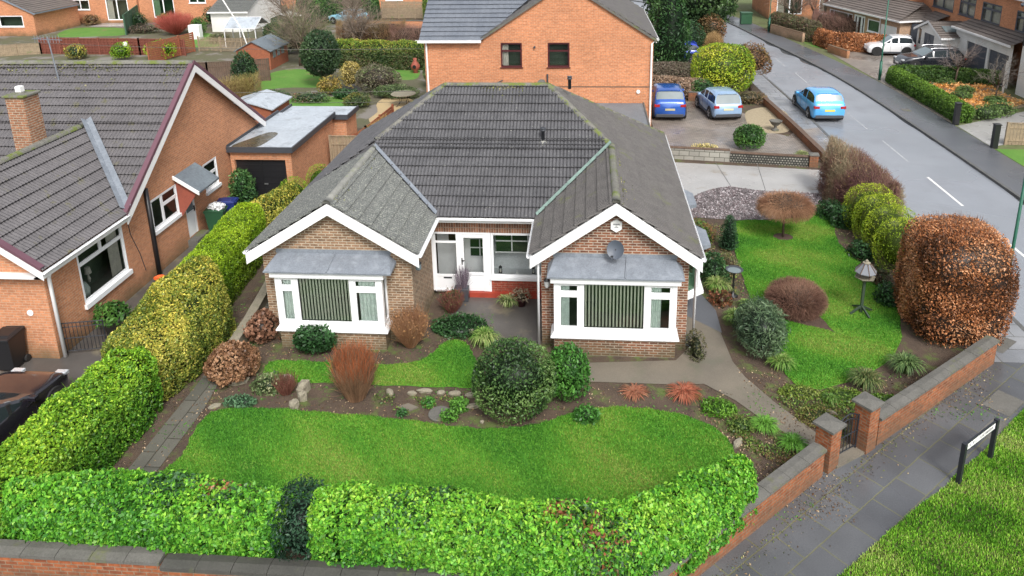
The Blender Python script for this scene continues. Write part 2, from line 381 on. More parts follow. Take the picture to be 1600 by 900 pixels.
def pal(p, cols, f=1.2, seed=0., jit=.14, rnd=.24, amp=.9):
    cols = np.array(cols, float); k = len(cols)
    t = np.clip((nz(p, f, seed)*amp+.5)+RNG.normal(0, rnd, len(p)), 0, .999)*(k-1)
    i = t.astype(int); fr = (t-i)[:, None]; i2 = np.minimum(i+1, k-1)
    c = cols[i]*(1-fr)+cols[i2]*fr
    return c*(1+RNG.normal(0, jit, (len(p), 1)))
def resample(path, hw, z1):
    P = np.array(path, float); k = len(P); hw = np.full(k, hw) if np.isscalar(hw) else np.array(hw, float); z1 = np.full(k, z1) if np.isscalar(z1) else np.array(z1, float)
    if k < 3: return P, hw, z1
    Q = np.array(smooth([(*P[i], hw[i], z1[i]) for i in range(k)], 5, False)); return Q[:, :2], Q[:, 2], Q[:, 3]
def surf_hedge(path, hw, z0, z1, n, pw=3.2, rough=.06, seed=0., ends=True):
    """points + normals on a rounded hedge along a path (list of xy); hw: half width or list"""
    path, hw, z1 = resample(path, hw, z1); P = np.array(path, float); seg = np.linalg.norm(np.diff(P, axis=0), axis=1); cum = np.r_[0, np.cumsum(seg)]; L = cum[-1]
    hwv = np.full(len(P), hw) if np.isscalar(hw) else np.array(hw, float); z1v = np.full(len(P), z1) if np.isscalar(z1) else np.array(z1, float)
    e = hwv.mean() if ends else 0
    th = RNG.uniform(0, math.pi/2, n); pick = RNG.uniform(0, 1, n); pe = min(.8, 2.2*e/(L+2.2*e+1e-6)) if ends else 0
    ov0 = np.cos(th)**(2/pw); sh0 = np.sin(th)**(2/pw); s = RNG.uniform(0, L, n); lo_ = pick < pe/2; hi_ = pick > 1-pe/2
    over = np.where(lo_, -ov0, np.where(hi_, ov0, 0.)); shrink = np.where(lo_ | hi_, sh0, 1.); sc = np.where(lo_, 0, np.where(hi_, L, s))
    x = np.interp(sc, cum, P[:, 0]); y = np.interp(sc, cum, P[:, 1]); w = np.interp(sc, cum, hwv); zt = np.interp(sc, cum, z1v)
    tg = np.vstack([P[1]-P[0], P[2:]-P[:-2], P[-1]-P[-2]]); tg = unit(tg); d = unit(np.c_[np.interp(sc, cum, tg[:, 0]), np.interp(sc, cum, tg[:, 1])]); s = sc+over*w
    H = zt-z0; a = RNG.uniform(0, 1, n)*(2*H+2*w)      # walk: side, top, side
    u = np.where(a < H, -1., np.where(a > H+2*w, 1., (a-H)/np.maximum(w, 1e-6)-1)); zz = np.where(a < H, a/H, np.where(a > H+2*w, (2*H+2*w-a)/H, 1.))
    # rounded corner (superellipse on upper part)
    q = np.power(np.abs(u)**pw+np.clip(zz*1.0, 0, 1)**pw, 1/pw); u2 = u/q; z2 = zz/q
    u2 = np.where(zz < .5, u, u2); z2 = np.where(zz < .5, zz, z2)
    fx = u2*w*shrink; nrmw = np.sign(u2)*np.abs(u2)**(pw-1); nz_ = np.where(zz < .3, .0, z2**(pw-1)); 
    lat = np.c_[-d[:, 1], d[:, 0]]
    p = np.c_[x+lat[:, 0]*fx+d[:, 0]*(s-sc), y+lat[:, 1]*fx+d[:, 1]*(s-sc), z0+z2*H]
    no = np.c_[lat[:, 0]*nrmw+d[:, 0]*np.sign(over)*np.abs(over)**(pw-1), lat[:, 1]*nrmw+d[:, 1]*np.sign(over)*np.abs(over)**(pw-1), nz_+.15]
    no = unit(no); p = p+no*(nz(p, 2.2, seed)*rough+nz(p, 6, seed+3)*rough*.6+np.minimum(0, nz(p, 13, seed+5))*rough*1.3)[:, None]
    return p, no
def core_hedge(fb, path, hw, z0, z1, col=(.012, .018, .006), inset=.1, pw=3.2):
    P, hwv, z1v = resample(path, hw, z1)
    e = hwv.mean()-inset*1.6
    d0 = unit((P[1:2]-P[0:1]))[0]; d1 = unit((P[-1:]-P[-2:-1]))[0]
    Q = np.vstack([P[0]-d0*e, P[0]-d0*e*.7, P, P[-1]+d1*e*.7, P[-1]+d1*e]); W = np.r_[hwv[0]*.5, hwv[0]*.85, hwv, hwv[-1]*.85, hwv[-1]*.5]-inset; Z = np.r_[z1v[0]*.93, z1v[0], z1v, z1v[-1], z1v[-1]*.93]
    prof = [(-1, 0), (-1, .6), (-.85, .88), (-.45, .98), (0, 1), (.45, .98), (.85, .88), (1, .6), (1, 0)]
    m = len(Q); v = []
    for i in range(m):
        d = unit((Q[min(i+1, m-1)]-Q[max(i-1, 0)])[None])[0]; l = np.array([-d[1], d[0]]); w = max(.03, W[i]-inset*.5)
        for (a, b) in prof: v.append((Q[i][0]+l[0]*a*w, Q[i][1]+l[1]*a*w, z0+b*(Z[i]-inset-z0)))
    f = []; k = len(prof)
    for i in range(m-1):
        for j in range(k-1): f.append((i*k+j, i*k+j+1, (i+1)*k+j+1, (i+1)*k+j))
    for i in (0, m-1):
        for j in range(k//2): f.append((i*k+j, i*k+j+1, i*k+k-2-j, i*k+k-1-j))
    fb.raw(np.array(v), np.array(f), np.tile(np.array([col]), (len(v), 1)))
def surf_blob(c, r, n, rough=.12, seed=0., lo=-.75, f=2., pw=2.):
    d = unit(RNG.normal(0, 1, (n, 3))); d = d[d[:, 2] > lo]; rr = np.array(r)
    k = np.power((np.abs(d)**pw).sum(1), -1/pw)[:, None]
    p = d*k*rr; no = unit(np.sign(d)*np.abs(d)**(pw-1)/rr)
    pp = p+np.array(c); p = pp+no*((nz(pp, f, seed)+.5*nz(pp, f*2.7, seed+1))*rough*min(rr))[:, None]
    return p, no
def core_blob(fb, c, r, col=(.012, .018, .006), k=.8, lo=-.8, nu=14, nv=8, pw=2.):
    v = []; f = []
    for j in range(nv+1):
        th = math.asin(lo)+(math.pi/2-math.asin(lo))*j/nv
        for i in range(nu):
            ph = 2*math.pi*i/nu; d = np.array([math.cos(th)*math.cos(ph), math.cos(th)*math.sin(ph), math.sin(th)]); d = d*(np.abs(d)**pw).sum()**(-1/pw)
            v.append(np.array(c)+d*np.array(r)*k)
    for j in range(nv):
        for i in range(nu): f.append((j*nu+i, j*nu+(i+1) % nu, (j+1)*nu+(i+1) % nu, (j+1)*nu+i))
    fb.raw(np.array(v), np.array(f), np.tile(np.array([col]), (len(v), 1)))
def inpoly(P, x, y):
    P = np.array(P); ins = np.zeros(len(x), bool); j = len(P)-1
    for i in range(len(P)):
        xi, yi = P[i]; xj, yj = P[j]
        c = ((yi > y) != (yj > y)) & (x < (xj-xi)*(y-yi)/(yj-yi+1e-12)+xi); ins ^= c; j = i
    return ins
def polypts(poly, n):
    A = np.array(poly); lo = A.min(0); hi = A.max(0); out = np.zeros((0, 2))
    while len(out) < n:
        q = RNG.uniform(lo, hi, (n*2, 2)); out = np.vstack([out, q[inpoly(poly, q[:, 0], q[:, 1])]])
    return out[:n]
def grass(name, poly, dens, h, cols, z=0.01, kind='stuff', label=None, cat=None, w=.009, lean=.5, jit=.22, f=.9, rnd=.22, holes=()):
    A = np.array(poly); area = abs(sum(A[i][0]*A[i-1][1]-A[i-1][0]*A[i][1] for i in range(len(A))))/2
    n = int(area*dens); q = polypts(poly, n)
    for h_ in holes: q = q[~inpoly(h_, q[:, 0], q[:, 1])]
    n = len(q); p = np.c_[q, np.full(n, z)]
    a = RNG.uniform(0, 6.283, n); hh = h*RNG.uniform(.6, 1.35, (n, 1))
    d = np.c_[np.cos(a), np.sin(a), np.zeros(n)]; t = np.c_[np.cos(a+1.57), np.sin(a+1.57), np.zeros(n)]
    top = p+d*hh*lean*RNG.uniform(.2, 1.4, (n, 1))+np.array([0, 0, 1])*hh
    ww = w*RNG.uniform(.7, 1.4, (n, 1))
    v = np.stack([p-t*ww, p+t*ww, top+t*ww*.3, top-t*ww*.3], 1).reshape(-1, 3)
    fb = FB(); fb.raw(v, np.arange(4*n).reshape(-1, 4), np.repeat(pal(p, cols, f, rnd=rnd, jit=jit, amp=.7), 4, 0))
    return fb.build(name, 'grassm', None, kind=kind, label=label, cat=cat)
# ------------------------------------------------------------------ setting
def sheet_big():
    mb = MB(); n = 24; S = 420
    for i in range(n):
        for j in range(n):
            x0, x1 = -S+2*S*i/n, -S+2*S*(i+1)/n; y0, y1 = -S+2*S*j/n, -S+2*S*(j+1)/n
            mb.quad((x0, y0, -.16), (x1, y0, -.16), (x1, y1, -.16), (x0, y1, -.16))
    mb.build('ground', 'ground', None, kind='structure')
sheet_big()
ROADL = smooth([(12, -60), (12, -30), (12, 0), (12, 24), (11.7, 34), (10.9, 44), (9.4, 54), (6.5, 62), (1, 69), (-8, 74)], 5, False)
ROADR = smooth([(16.9, -60), (16.9, -30), (16.9, 0), (16.85, 20), (16.4, 33), (14.9, 45), (12.8, 59), (9.0, 68), (3, 76), (-6, 82)], 5, False)
def strip(name, A, B, z, mat, seg=None, kind='structure'):
    mb = MB(); L = 0
    for i in range(len(A)-1):
        a, b, c, d = A[i], B[i], B[i+1], A[i+1]; l = math.dist(a, d)
        wa, wb = math.dist(a, b), math.dist(d, c)
        mb.quad((*a, z), (*b, z), (*c, z), (*d, z), [(0, L), (wa, L), (wb, L+l), (0, L+l)]); L += l
    return mb.build(name, mat, None, kind=kind)
strip('road', ROADL, ROADR, -.10, 'asphalt')
def off(P, d):
    out = []
    for i in range(len(P)):
        a = np.array(P[max(i-1, 0)]); b = np.array(P[min(i+1, len(P)-1)]); t = (b-a)/np.linalg.norm(b-a)
        out.append((P[i][0]+t[1]*d, P[i][1]-t[0]*d))
    return out
def solid_strip(name, A, B, z0, z1, mat):
    mb = MB(); L = 0
    for i in range(len(A)-1):
        a, b, c, d = A[i], B[i], B[i+1], A[i+1]; l = math.dist(a, d); w = math.dist(a, b)
        mb.quad((*a, z1), (*b, z1), (*c, z1), (*d, z1), [(0, L), (w, L), (w, L+l), (0, L+l)])
        mb.quad((*b, z0), (*b, z1)[:3], (*c, z1), (*c, z0)); mb.quad((*a, z1), (*a, z0), (*d, z0), (*d, z1)); L += l
    return mb.build(name, mat, None, kind='structure')
solid_strip('kerb_near', off(ROADL, -.13), ROADL, -.15, .004, 'kerb')
solid_strip('kerb_far', ROADR, off(ROADR, .13), -.15, .004, 'kerb')
strip('pavement_far', off(ROADR, .13), off(ROADR, 2.05), 0, 'tarmac')
strip('plots_east', off(ROADR, 2.05), off(ROADR, 80), -.012, 'ground')
# land west of the road
wl = [(-90, -40)]+[(x-.13, y) for (x, y) in ROADL if -40 < y]+[(-20, 95), (-90, 95)]
sheet('plots_west', wl, -.012, 'soil')
# white dashes, laid on the road
mb = MB()
def dash(x0, y0, x1, y1, w=.09):
    d = unit(np.array([[x1-x0, y1-y0]]))[0]*1; nx, ny = d[1]*w/2, -d[0]*w/2
    mb.quad((x0-nx, y0-ny, -.096), (x0+nx, y0+ny, -.096), (x1+nx, y1+ny, -.096), (x1-nx, y1-ny, -.096))
mb2 = MB()
for k in range(-6, 6):
    y = 10.75+k*5.15; x = 14.45-.006*max(0, y-10)*max(0, y-10)/8; b_ = mb if k < 1 else mb2; h2 = .05 if k < 1 else .032
    b_.add([(x+h2, y, -.096), (x+h2, y+3.2, -.096), (x-h2, y+3.2, -.096), (x-h2, y, -.096)], [(0, 1, 2, 3)])
mb.build('road_markings', 'marking', None, kind='structure'); mb2.build('road_markings_worn', 'marking_worn', None, kind='structure')
# near pavement: flags along the road, and the diagonal stretch by the garden wall
wallL = [(2.22, -6.83), (5.36, -3.77), (6.02, -3.45), (7.91, -2.05), (10.32, 0.02)]
pv = [(10.33, .02), (11.86, .02), (11.86, 23), (10.75, 23), (10.75, 14.4), (10.33, 14.4)]
sheet('pavement_road', [(10.33, .0), (11.87, .0), (11.87, 14.5), (10.33, 14.5)], 0.0, 'flags_far', ang=0)
sheet('pavement_road_north', [(10.75, 14.5), (11.87, 14.5), (11.87, 24.5), (11.6, 34), (10.6, 44), (9.6, 43), (10.5, 33), (10.75, 24.5)], 0.0, 'flags_far')
VERGE = smooth([(2.9, -8.0), (4.0, -7.2), (5.86, -5.61), (6.57, -5.02), (7.2, -4.55), (7.73, -4.03), (8.5, -3.4), (10.09, -1.92), (11.0, -1.2), (11.86, -.75)], 4, False)
sheet('pavement_corner', [(-30, -7.75), (-30, -13), (2.0, -13)]+[(2.2, -8.7)]+[tuple(p) for p in VERGE]+[(11.87, 0.0), (10.32, .0), (7.91, -2.05), (6.34, -3.23), (5.37, -3.75), (2.22, -6.7), (1.1, -7.75)], 0.001, 'flags', ang=R(42))
vp = [(2.2, -8.7)]+[tuple(p) for p in VERGE]+[(11.86, -13), (2.0, -13)]
sheet('verge', vp, 0.004, 'soil')
GC = [(.06, .18, .014), (.12, .33, .022), (.19, .43, .035), (.28, .50, .05), (.38, .46, .13)]
grass('verge_grass', [(2.2, -9.4)]+[(p[0], p[1]) for p in VERGE]+[(11.86, -4), (11.5, -9), (6, -9.4)], 4200, .042, GC, label='rough bright green grass on the corner verge', cat='grass', w=.009, f=2.2, rnd=.3)
# house garden
FL = smooth([(-8.81, -4.6), (-8.92, -3.93), (-8.86, -3.13), (-8.17, -2.93), (-7.07, -2.91), (-5.96, -2.99), (-4.71, -3.06), (-3.16, -3.26), (-2.27, -3.32), (-1.55, -3.21), (-0.97, -3.02), (-0.25, -2.61), (0.65, -2.37), (1.55, -2.41), (2.27, -2.6), (2.8, -2.91), (3.14, -3.42), (3.17, -4.02), (2.91, -4.77), (2.0, -6.2), (0, -6.9), (-4, -6.9), (-8.5, -6.5), (-9.1, -5.6)], 5)
UL = smooth([(-8.29, -1.44), (-8.25, -1.01), (-7.5, -0.94), (-6.62, -0.98), (-5.25, -0.99), (-4.45, -0.8), (-4.1, -0.43), (-3.93, 0.03), (-3.59, 0.27), (-3.24, 0.07), (-2.93, -0.57), (-2.59, -1.26), (-2.63, -1.77), (-3.42, -1.84), (-5.03, -1.85), (-6.34, -1.84), (-7.49, -1.86), (-8.06, -1.76)], 5)
RL = smooth([(5.47, 8.67), (6.66, 8.84), (7.89, 9.13), (8.65, 9.77), (9.11, 9.91), (9.04, 8.88), (8.65, 7.2), (8.76, 6.06), (8.99, 4.62), (9.05, 3.22), (8.68, 1.6), (8.16, 0.47), (7.42, -0.38), (6.51, -0.99), (5.79, -1.37), (5.26, -1.37), (5.01, -0.97), (4.91, -0.03), (4.94, 1.4), (4.85, 2.97), (4.9, 4.43), (4.95, 5.79), (5.16, 7.59)], 5)
LAWN = [(.04, .165, .018), (.07, .24, .022), (.11, .30, .028), (.18, .34, .038), (.27, .34, .07)]
M['lawn'] = surf('lawn_turf', (.08, .26, .02), (.13, .32, .03), 1.4, .9, fine=30, c3=(.2, .26, .05), c3lo=.58, c3hi=.75, c3scale=1.2)
MULCH_SHADE = (smooth([(6.86+.34*math.cos(a), 7.38+.3*math.sin(a)) for a in np.linspace(0, 5.5, 8)], 3), smooth([(5.4, 2.0), (5.9, 1.6), (6.6, 1.3), (7.1, .95), (6.75, 1.25), (6.6, 2.0), (6.0, 2.8)], 3))  # grass-free mulch patches that double as painted ground shadows
for nm, P, lb in (('front_lawn', FL, 'large kidney-shaped front lawn with yellowish patches'), ('upper_lawn', UL, 'narrow lawn strip under the left bay window'), ('side_lawn', RL, 'teardrop side lawn with weeping tree and bird table')):
    P = [(x+.022*math.sin(i*2.3+x*9), y+.022*math.sin(i*1.7+y*11)) for i, (x, y) in enumerate(P)]; sheet(nm, P, .004, 'lawn')
    grass(nm+'_grass', P, 4200 if nm != 'side_lawn' else 3200, .028, LAWN, label='mown grass of the '+lb, cat='grass', w=.008, f=1.5, lean=.7, rnd=.2, jit=.22, holes=MULCH_SHADE if nm == 'side_lawn' else ())
sheet('path_concrete', smooth([(3.18, 2.73), (3.71, 2.21), (3.67, 0.94), (3.75, -0.35), (3.95, -1.03), (4.46, -2.01), (5.11, -3.01), (5.42, -3.6), (5.1, -3.75), (4.9, -3.52), (4.11, -2.76), (3.54, -1.97), (2.88, -1.35), (2.3, -1.42), (0.0, -1.42), (-.02, -.62), (2.3, -.38), (2.75, .3), (2.72, 2.0)], 1), .006, 'concrete')
sheet('path_side', [(2.7, 2.0), (3.7, 1.0), (3.72, 2.2), (3.35, 3.4), (3.1, 6), (3.1, 10.35), (2.66, 10.35), (2.64, .3), (2.75, .3)], .009, 'tarmac')
sheet('porch_paving', [(-4.1, 2.68), (-1.24, 2.68), (-1.24, .1), (-2.3, -.2), (-2.9, .6), (-3.7, 1.3), (-4.1, 1.8)], .006, 'porch')
sheet('driveway', [(2.8, 15.4), (10.3, 14.4), (11.87, 14.4), (11.87, 11.5), (9.55, 11.51), (6.82, 11.9), (5.86, 12.3), (5.02, 11.91), (4.27, 11.17), (3.95, 10.5), (2.8, 10.4)], .004, 'concrete_pale')
for (a_, b_) in (((5.75, 15.28), (5.91, 12.31)), ((7.57, 15.16), (7.23, 11.92))):
    dd_ = np.array(b_)-np.array(a_); nn_ = np.array([-dd_[1], dd_[0]])/np.linalg.norm(dd_)*.014
    sheet('drive_joint', [tuple(np.array(a_)-nn_), tuple(np.array(b_)-nn_), tuple(np.array(b_)+nn_), tuple(np.array(a_)+nn_)], .008, 'kerb')
GRAV = smooth([(3.6, 8.7), (4.0, 10.4), (4.27, 11.1), (5.01, 11.84), (5.85, 12.23), (6.81, 11.83), (8.29, 11.67), (9.43, 11.43), (8.61, 10.08), (7.82, 9.3), (6.67, 8.9), (5.49, 8.79), (3.99, 8.97)], 2)
sheet('gravel_bed', GRAV, .006, 'gravel')
sheet('paver_drive', [(3.4, 21.16), (3.2, 26), (6.6, 26.2), (8.3, 24.2), (8.67, 23.53), (8.38, 20.8), (9.98, 19.39), (10.6, 20.4), (11.87, 21), (11.87, 16.2), (10.3, 15.6), (3.0, 16.8)], .003, 'pavers')
sheet('gravel_bed_tan', smooth([(8.72, 23.79), (9.83, 24.9), (10.84, 24.37), (10.84, 22.67), (10.19, 20.27), (9.09, 19.91), (8.42, 21.04)], 4), .006, 'gravel_tan')
sheet('drive_north', [(3.2, 26.6), (3.2, 31), (6.4, 31.5), (6.6, 29.5)], .004, 'tarmac')
sheet('side_strip', [(-10.0, 2.4), (-9.5, 2.4), (-9.35, -1), (-9.1, -3.0), (-9.1, -6.2), (-9.75, -6.2), (-9.75, -2)], .006, 'strip', ang=R(90))
sheet('neighbour_drive', [(-25, -7.5), (-11.9, -7.5), (-11.9, 10.5), (-14.0, 10.5), (-14.0, -1.2), (-25, -1.2)], .004, 'porch')
# stone chips on the mauve gravel bed
fb = FB(); q = polypts(GRAV, 9000); p = np.c_[q, RNG.uniform(.012, .04, len(q))]
fb.leaves(p, np.tile([[0, 0, 1.]], (len(p), 1)), .055, pal(p, [(.15, .13, .135), (.30, .26, .27), (.46, .43, .44), (.20, .16, .165)], 5, rnd=.6), aspect=.9, bias=.9, jit=.1)
fb.build('gravel_stones', 'twig', None, kind='stuff', label='mauve and grey gravel chips beside the concrete drive', cat='gravel')
sheet('terrace_paving', [(-50.9, 55.6), (-47.4, 55.6), (-47.4, 57.9), (-50.9, 57.9)], .010, 'concrete_pale'); sheet('terrace_paving_east', [(-45.9, 54.6), (-42.6, 54.6), (-42.6, 58.1), (-45.9, 58.1)], .010, 'coping')
M['lawn_far'] = surf('far_lawn', (.075, .19, .025), (.12, .235, .04), .8, .9, fine=8, c3=(.17, .17, .06), c3lo=.55, c3hi=.7, c3scale=.7)
M['garden_mix'] = surf('garden_ground', (.11, .095, .065), (.085, .10, .04), .5, .95, fine=9, c3=(.19, .175, .155), c3lo=.52, c3hi=.6, c3scale=.35)
sheet('back_garden_ground', [(-62, 20.3), (-8.2, 20.3), (-8.2, 57), (-62, 57)], .001, 'garden_mix')
# back gardens and yards
def gr(name, pts, dens=260, lab='', h=.08, mat='lawn_far'):
    P = smooth(pts, 4); sheet(name, P, .004, mat)
gr('back_lawn_near', [(-18.81, 24.88), (-18.75, 26.42), (-16.8, 27.24), (-14.71, 26.47), (-13.81, 24.96), (-15.49, 23.5), (-14, 18.6), (-16.5, 19)])
gr('back_lawn_left', [(-22.5, 31.66), (-22.59, 34.32), (-21.01, 35.19), (-18.69, 33.07), (-17.48, 29.81), (-19.73, 29.43), (-21.67, 28.88)])
gr('back_lawn_mid', [(-17.15, 34.33), (-16.5, 37.0), (-15.1, 36.31), (-12.59, 35.85), (-11.75, 33.1), (-12.11, 31.71), (-14.48, 32.29), (-15.95, 32.68)])
sheet('back_patio', smooth([(-12.7, 25.72), (-11.99, 27.63), (-9.2, 24.0), (-9.2, 20.5), (-12, 21.5), (-12.11, 23.56)], 3), .005, 'patio')
gr('far_lawn_left', [(-50.15, 49.73), (-52.01, 54.28), (-49.09, 55.01), (-46.1, 54.13), (-43.92, 50.68), (-46.27, 49.66)])
gr('far_lawn_mid', [(-35.18, 44.58), (-37.69, 49.14), (-37.69, 51.26), (-35.58, 50.85), (-31.6, 44.53)])
gr('far_lawn_right', [(17.6, 44.5), (18.8, 42.8), (21.5, 45), (21, 50), (18, 50)])
sheet('neighbour_forecourt', [(18.9, 21.8), (18.6, 33), (18.3, 41.3), (24.5, 42), (24.5, 33.0), (21.2, 33.3)], .002, 'pavers')
sheet('forecourt_south', [(18.96, 17.9), (18.96, 21.4), (24.9, 25), (24.9, 21)], .002, 'concrete_pale')
sheet('bark_bed', [(19.2, 22.5), (19.1, 31), (24.6, 30.8), (24.9, 25.6)], .004, 'gravel_tan')
sheet('grass_strip_east', [(18.98, 17.6), (24.8, 17.6), (24.8, 10), (18.98, 10)], .002, 'lawn_far')

M['puddle_road'] = surf('wet_gutter', (.07, .075, .08), (.10, .105, .11), 2, .08, .2, fine=20, bmp=0, spec=.7)
def kerb_off(y, d): ys = [p[1] for p in ROADR]; return (float(np.interp(y, ys, [p[0] for p in ROADR]))-d, y)
for (ya, yb, w1, ph) in ((34.5, 47.5, .40, 0), (19, 24.5, .09, 1), (6, 12.5, .12, 2)):
    ys = np.linspace(ya, yb, 24); A = [kerb_off(y, .01) for y in ys]; B = [kerb_off(y, .01+w1*(.5+.5*math.sin(y*1.7+ph))*(abs(math.sin(math.pi*(y-ya)/(yb-ya)))**.5)+.015) for y in ys]
    strip('wet_gutter', B, A, -.0955, 'puddle_road')
# ------------------------------------------------------------------ building kit
def wall(mb, p0, p1, top, holes=(), depth=.12, z0=-.05, uoff=0.):
    """vertical wall from p0 to p1 (outside on the right hand), top = z or [(s,z)..]; holes = (s0,s1,z0,z1)"""
    p0 = np.array(p0, float); p1 = np.array(p1, float); L = np.linalg.norm(p1-p0); d = (p1-p0)/L; n = np.array([d[1], -d[0]])
    if not isinstance(top, (list, tuple)): top = [(0, top), (L, top)]
    zt = min(z for s, z in top)
    P = lambda s, z, k=0: (p0[0]+d[0]*s-n[0]*k, p0[1]+d[1]*s-n[1]*k, z)
    ss = sorted({0, L, *[h[0] for h in holes], *[h[1] for h in holes]}); zs = sorted({z0, zt, *[h[2] for h in holes], *[h[3] for h in holes if h[3] < zt]})
    for a, b in zip(ss, ss[1:]):
        for c, e in zip(zs, zs[1:]):
            ms, mz = (a+b)/2, (c+e)/2
            if any(h[0] < ms < h[1] and h[2] < mz < h[3] for h in holes): continue
            mb.quad(P(a, c), P(b, c), P(b, e), P(a, e), [(a+uoff, c), (b+uoff, c), (b+uoff, e), (a+uoff, e)])
    if max(z for s, z in top) > zt+1e-4:
        poly = [(0, zt), (L, zt)]+[(s, z) for s, z in reversed(top) if not (z <= zt+1e-4 and (s < 1e-6 or s > L-1e-6))]
        mb.poly([P(s, z) for s, z in poly], [(s+uoff, z) for s, z in poly])
    for (a, b, c, e) in holes:
        mb.quad(P(a, c), P(a, e), P(a, e, depth), P(a, c, depth), [(0, c), (0, e), (depth, e), (depth, c)])
        mb.quad(P(b, e), P(b, c), P(b, c, depth), P(b, e, depth), [(0, e), (0, c), (depth, c), (depth, e)])
        mb.quad(P(a, e), P(b, e), P(b, e, depth), P(a, e, depth), [(a, 0), (b, 0), (b, depth), (a, depth)])
        mb.quad(P(b, c), P(a, c), P(a, c, depth), P(b, c, depth), [(b, 0), (a, 0), (a, depth), (b, depth)])
class Fr:   # frame of reference on a wall: s along, z up, k outwards
    def __init__(s, p0, p1): s.p = np.array(p0, float); q = np.array(p1, float); s.L = np.linalg.norm(q-s.p); s.d = (q-s.p)/s.L; s.n = np.array([s.d[1], -s.d[0]])
    def __call__(s, a, z, k=0.): v = s.p+s.d*a+s.n*k; return (float(v[0]), float(v[1]), float(z))
    def box(s, mb, a0, a1, z0, z1, k0, k1):
        vs = [s(a0, z0, k1), s(a1, z0, k1), s(a1, z0, k0), s(a0, z0, k0), s(a0, z1, k1), s(a1, z1, k1), s(a1, z1, k0), s(a0, z1, k0)]
        fs = [(3, 2, 1, 0), (4, 5, 6, 7), (0, 1, 5, 4), (1, 2, 6, 5), (2, 3, 7, 6), (3, 0, 4, 7)]
        mb.add(vs, fs, [wuv([vs[i] for i in f]) for f in fs])
def window(par, F, s0, s1, z0, z1, cells=((0, 1, 0, 1),), k=-.06, bw=.055, mat='upvc', gl='glass', sill=.05, room='room', cur=None, blinds=0, lvl=True, label=None, sillk=.06, back=.55, bars=None):
    W, H = s1-s0, z1-z0; fm = MB(); pn = MB()
    F.box(fm, s0, s0+.035, z0, z1, k-.035, k+.03); F.box(fm, s1-.035, s1, z0, z1, k-.035, k+.03)
    F.box(fm, s0+.035, s1-.035, z1-.035, z1, k-.035, k+.03); F.box(fm, s0+.035, s1-.035, z0, z0+.035, k-.035, k+.03)
    iw, ih = W-.07, H-.07
    for (a, b, c, e) in cells:
        A, B, Cc, E = s0+.035+a*iw, s0+.035+b*iw, z0+.035+c*ih, z0+.035+e*ih
        w = bw
        F.box(fm, A, A+w, Cc, E, k-.03, k+.015); F.box(fm, B-w, B, Cc, E, k-.03, k+.015)
        F.box(fm, A+w, B-w, E-w, E, k-.03, k+.015); F.box(fm, A+w, B-w, Cc, Cc+w, k-.03, k+.015)
        pn.quad(F(A+w, Cc+w, k-.01), F(B-w, Cc+w, k-.01), F(B-w, E-w, k-.01), F(A+w, E-w, k-.01))
    if bars:
        for (a, b, c, e, th) in bars: F.box(fm, s0+a*W-th/2 if a == b else s0+a*W, s0+b*W+th/2 if a == b else s0+b*W, z0+c*H-th/2 if c == e else z0+c*H, z0+e*H+th/2 if c == e else z0+e*H, k-.02, k+.004)
    wf = fm.build('window', mat, par); pn.build('pane', gl, wf)
    if sill:
        sm = MB(); F.box(sm, s0-.05, s1+.05, z0-sill, z0-.003, k-.03, sillk); sm.build('sill', mat, wf)
    rm = MB()
    rm.quad(F(s0, z0, k-back), F(s1, z0, k-back), F(s1, z1, k-back), F(s0, z1, k-back))
    rm.quad(F(s0, z0, k-.05), F(s1, z0, k-.05), F(s1, z0, k-back), F(s0, z0, k-back)); rm.quad(F(s0, z1, k-.05), F(s1, z1, k-.05), F(s1, z1, k-back), F(s0, z1, k-back))
    rm.quad(F(s0, z0, k-.05), F(s0, z1, k-.05), F(s0, z1, k-back), F(s0, z0, k-back)); rm.quad(F(s1, z0, k-.05), F(s1, z1, k-.05), F(s1, z1, k-back), F(s1, z0, k-back))
    rm.build('room_beyond', room, wf)
    if cur:
        for (a, b) in cur:
            cm = MB()
            A, B = s0+a*W, s0+b*W; n = max(4, int((B-A)/.035))
            for i in range(n):
                x0, x1 = A+(B-A)*i/n, A+(B-A)*(i+1)/n; k0, k1 = k-.12-(i % 2)*.035, k-.12-((i+1) % 2)*.035
                cm.quad(F(x0, z0+.04, k0), F(x1, z0+.04, k1), F(x1, z1-.04, k1), F(x0, z1-.04, k0))
            cm.build('curtain', 'curtain' if isinstance(cur, tuple) else 'curtain_cream', wf)
    if blinds:
        bm = MB(); n = int(W/.10)
        for i in range(n):
            x = s0+(i+.5)*W/n; an = .04
            bm.quad(F(x-.028, z0+.05, k-.09), F(x+.022, z0+.05, k-.09-an), F(x+.022, z1-.03, k-.09-an), F(x-.028, z1-.03, k-.09))
        bm.build('vertical_blind', 'blind', wf)
    return wf
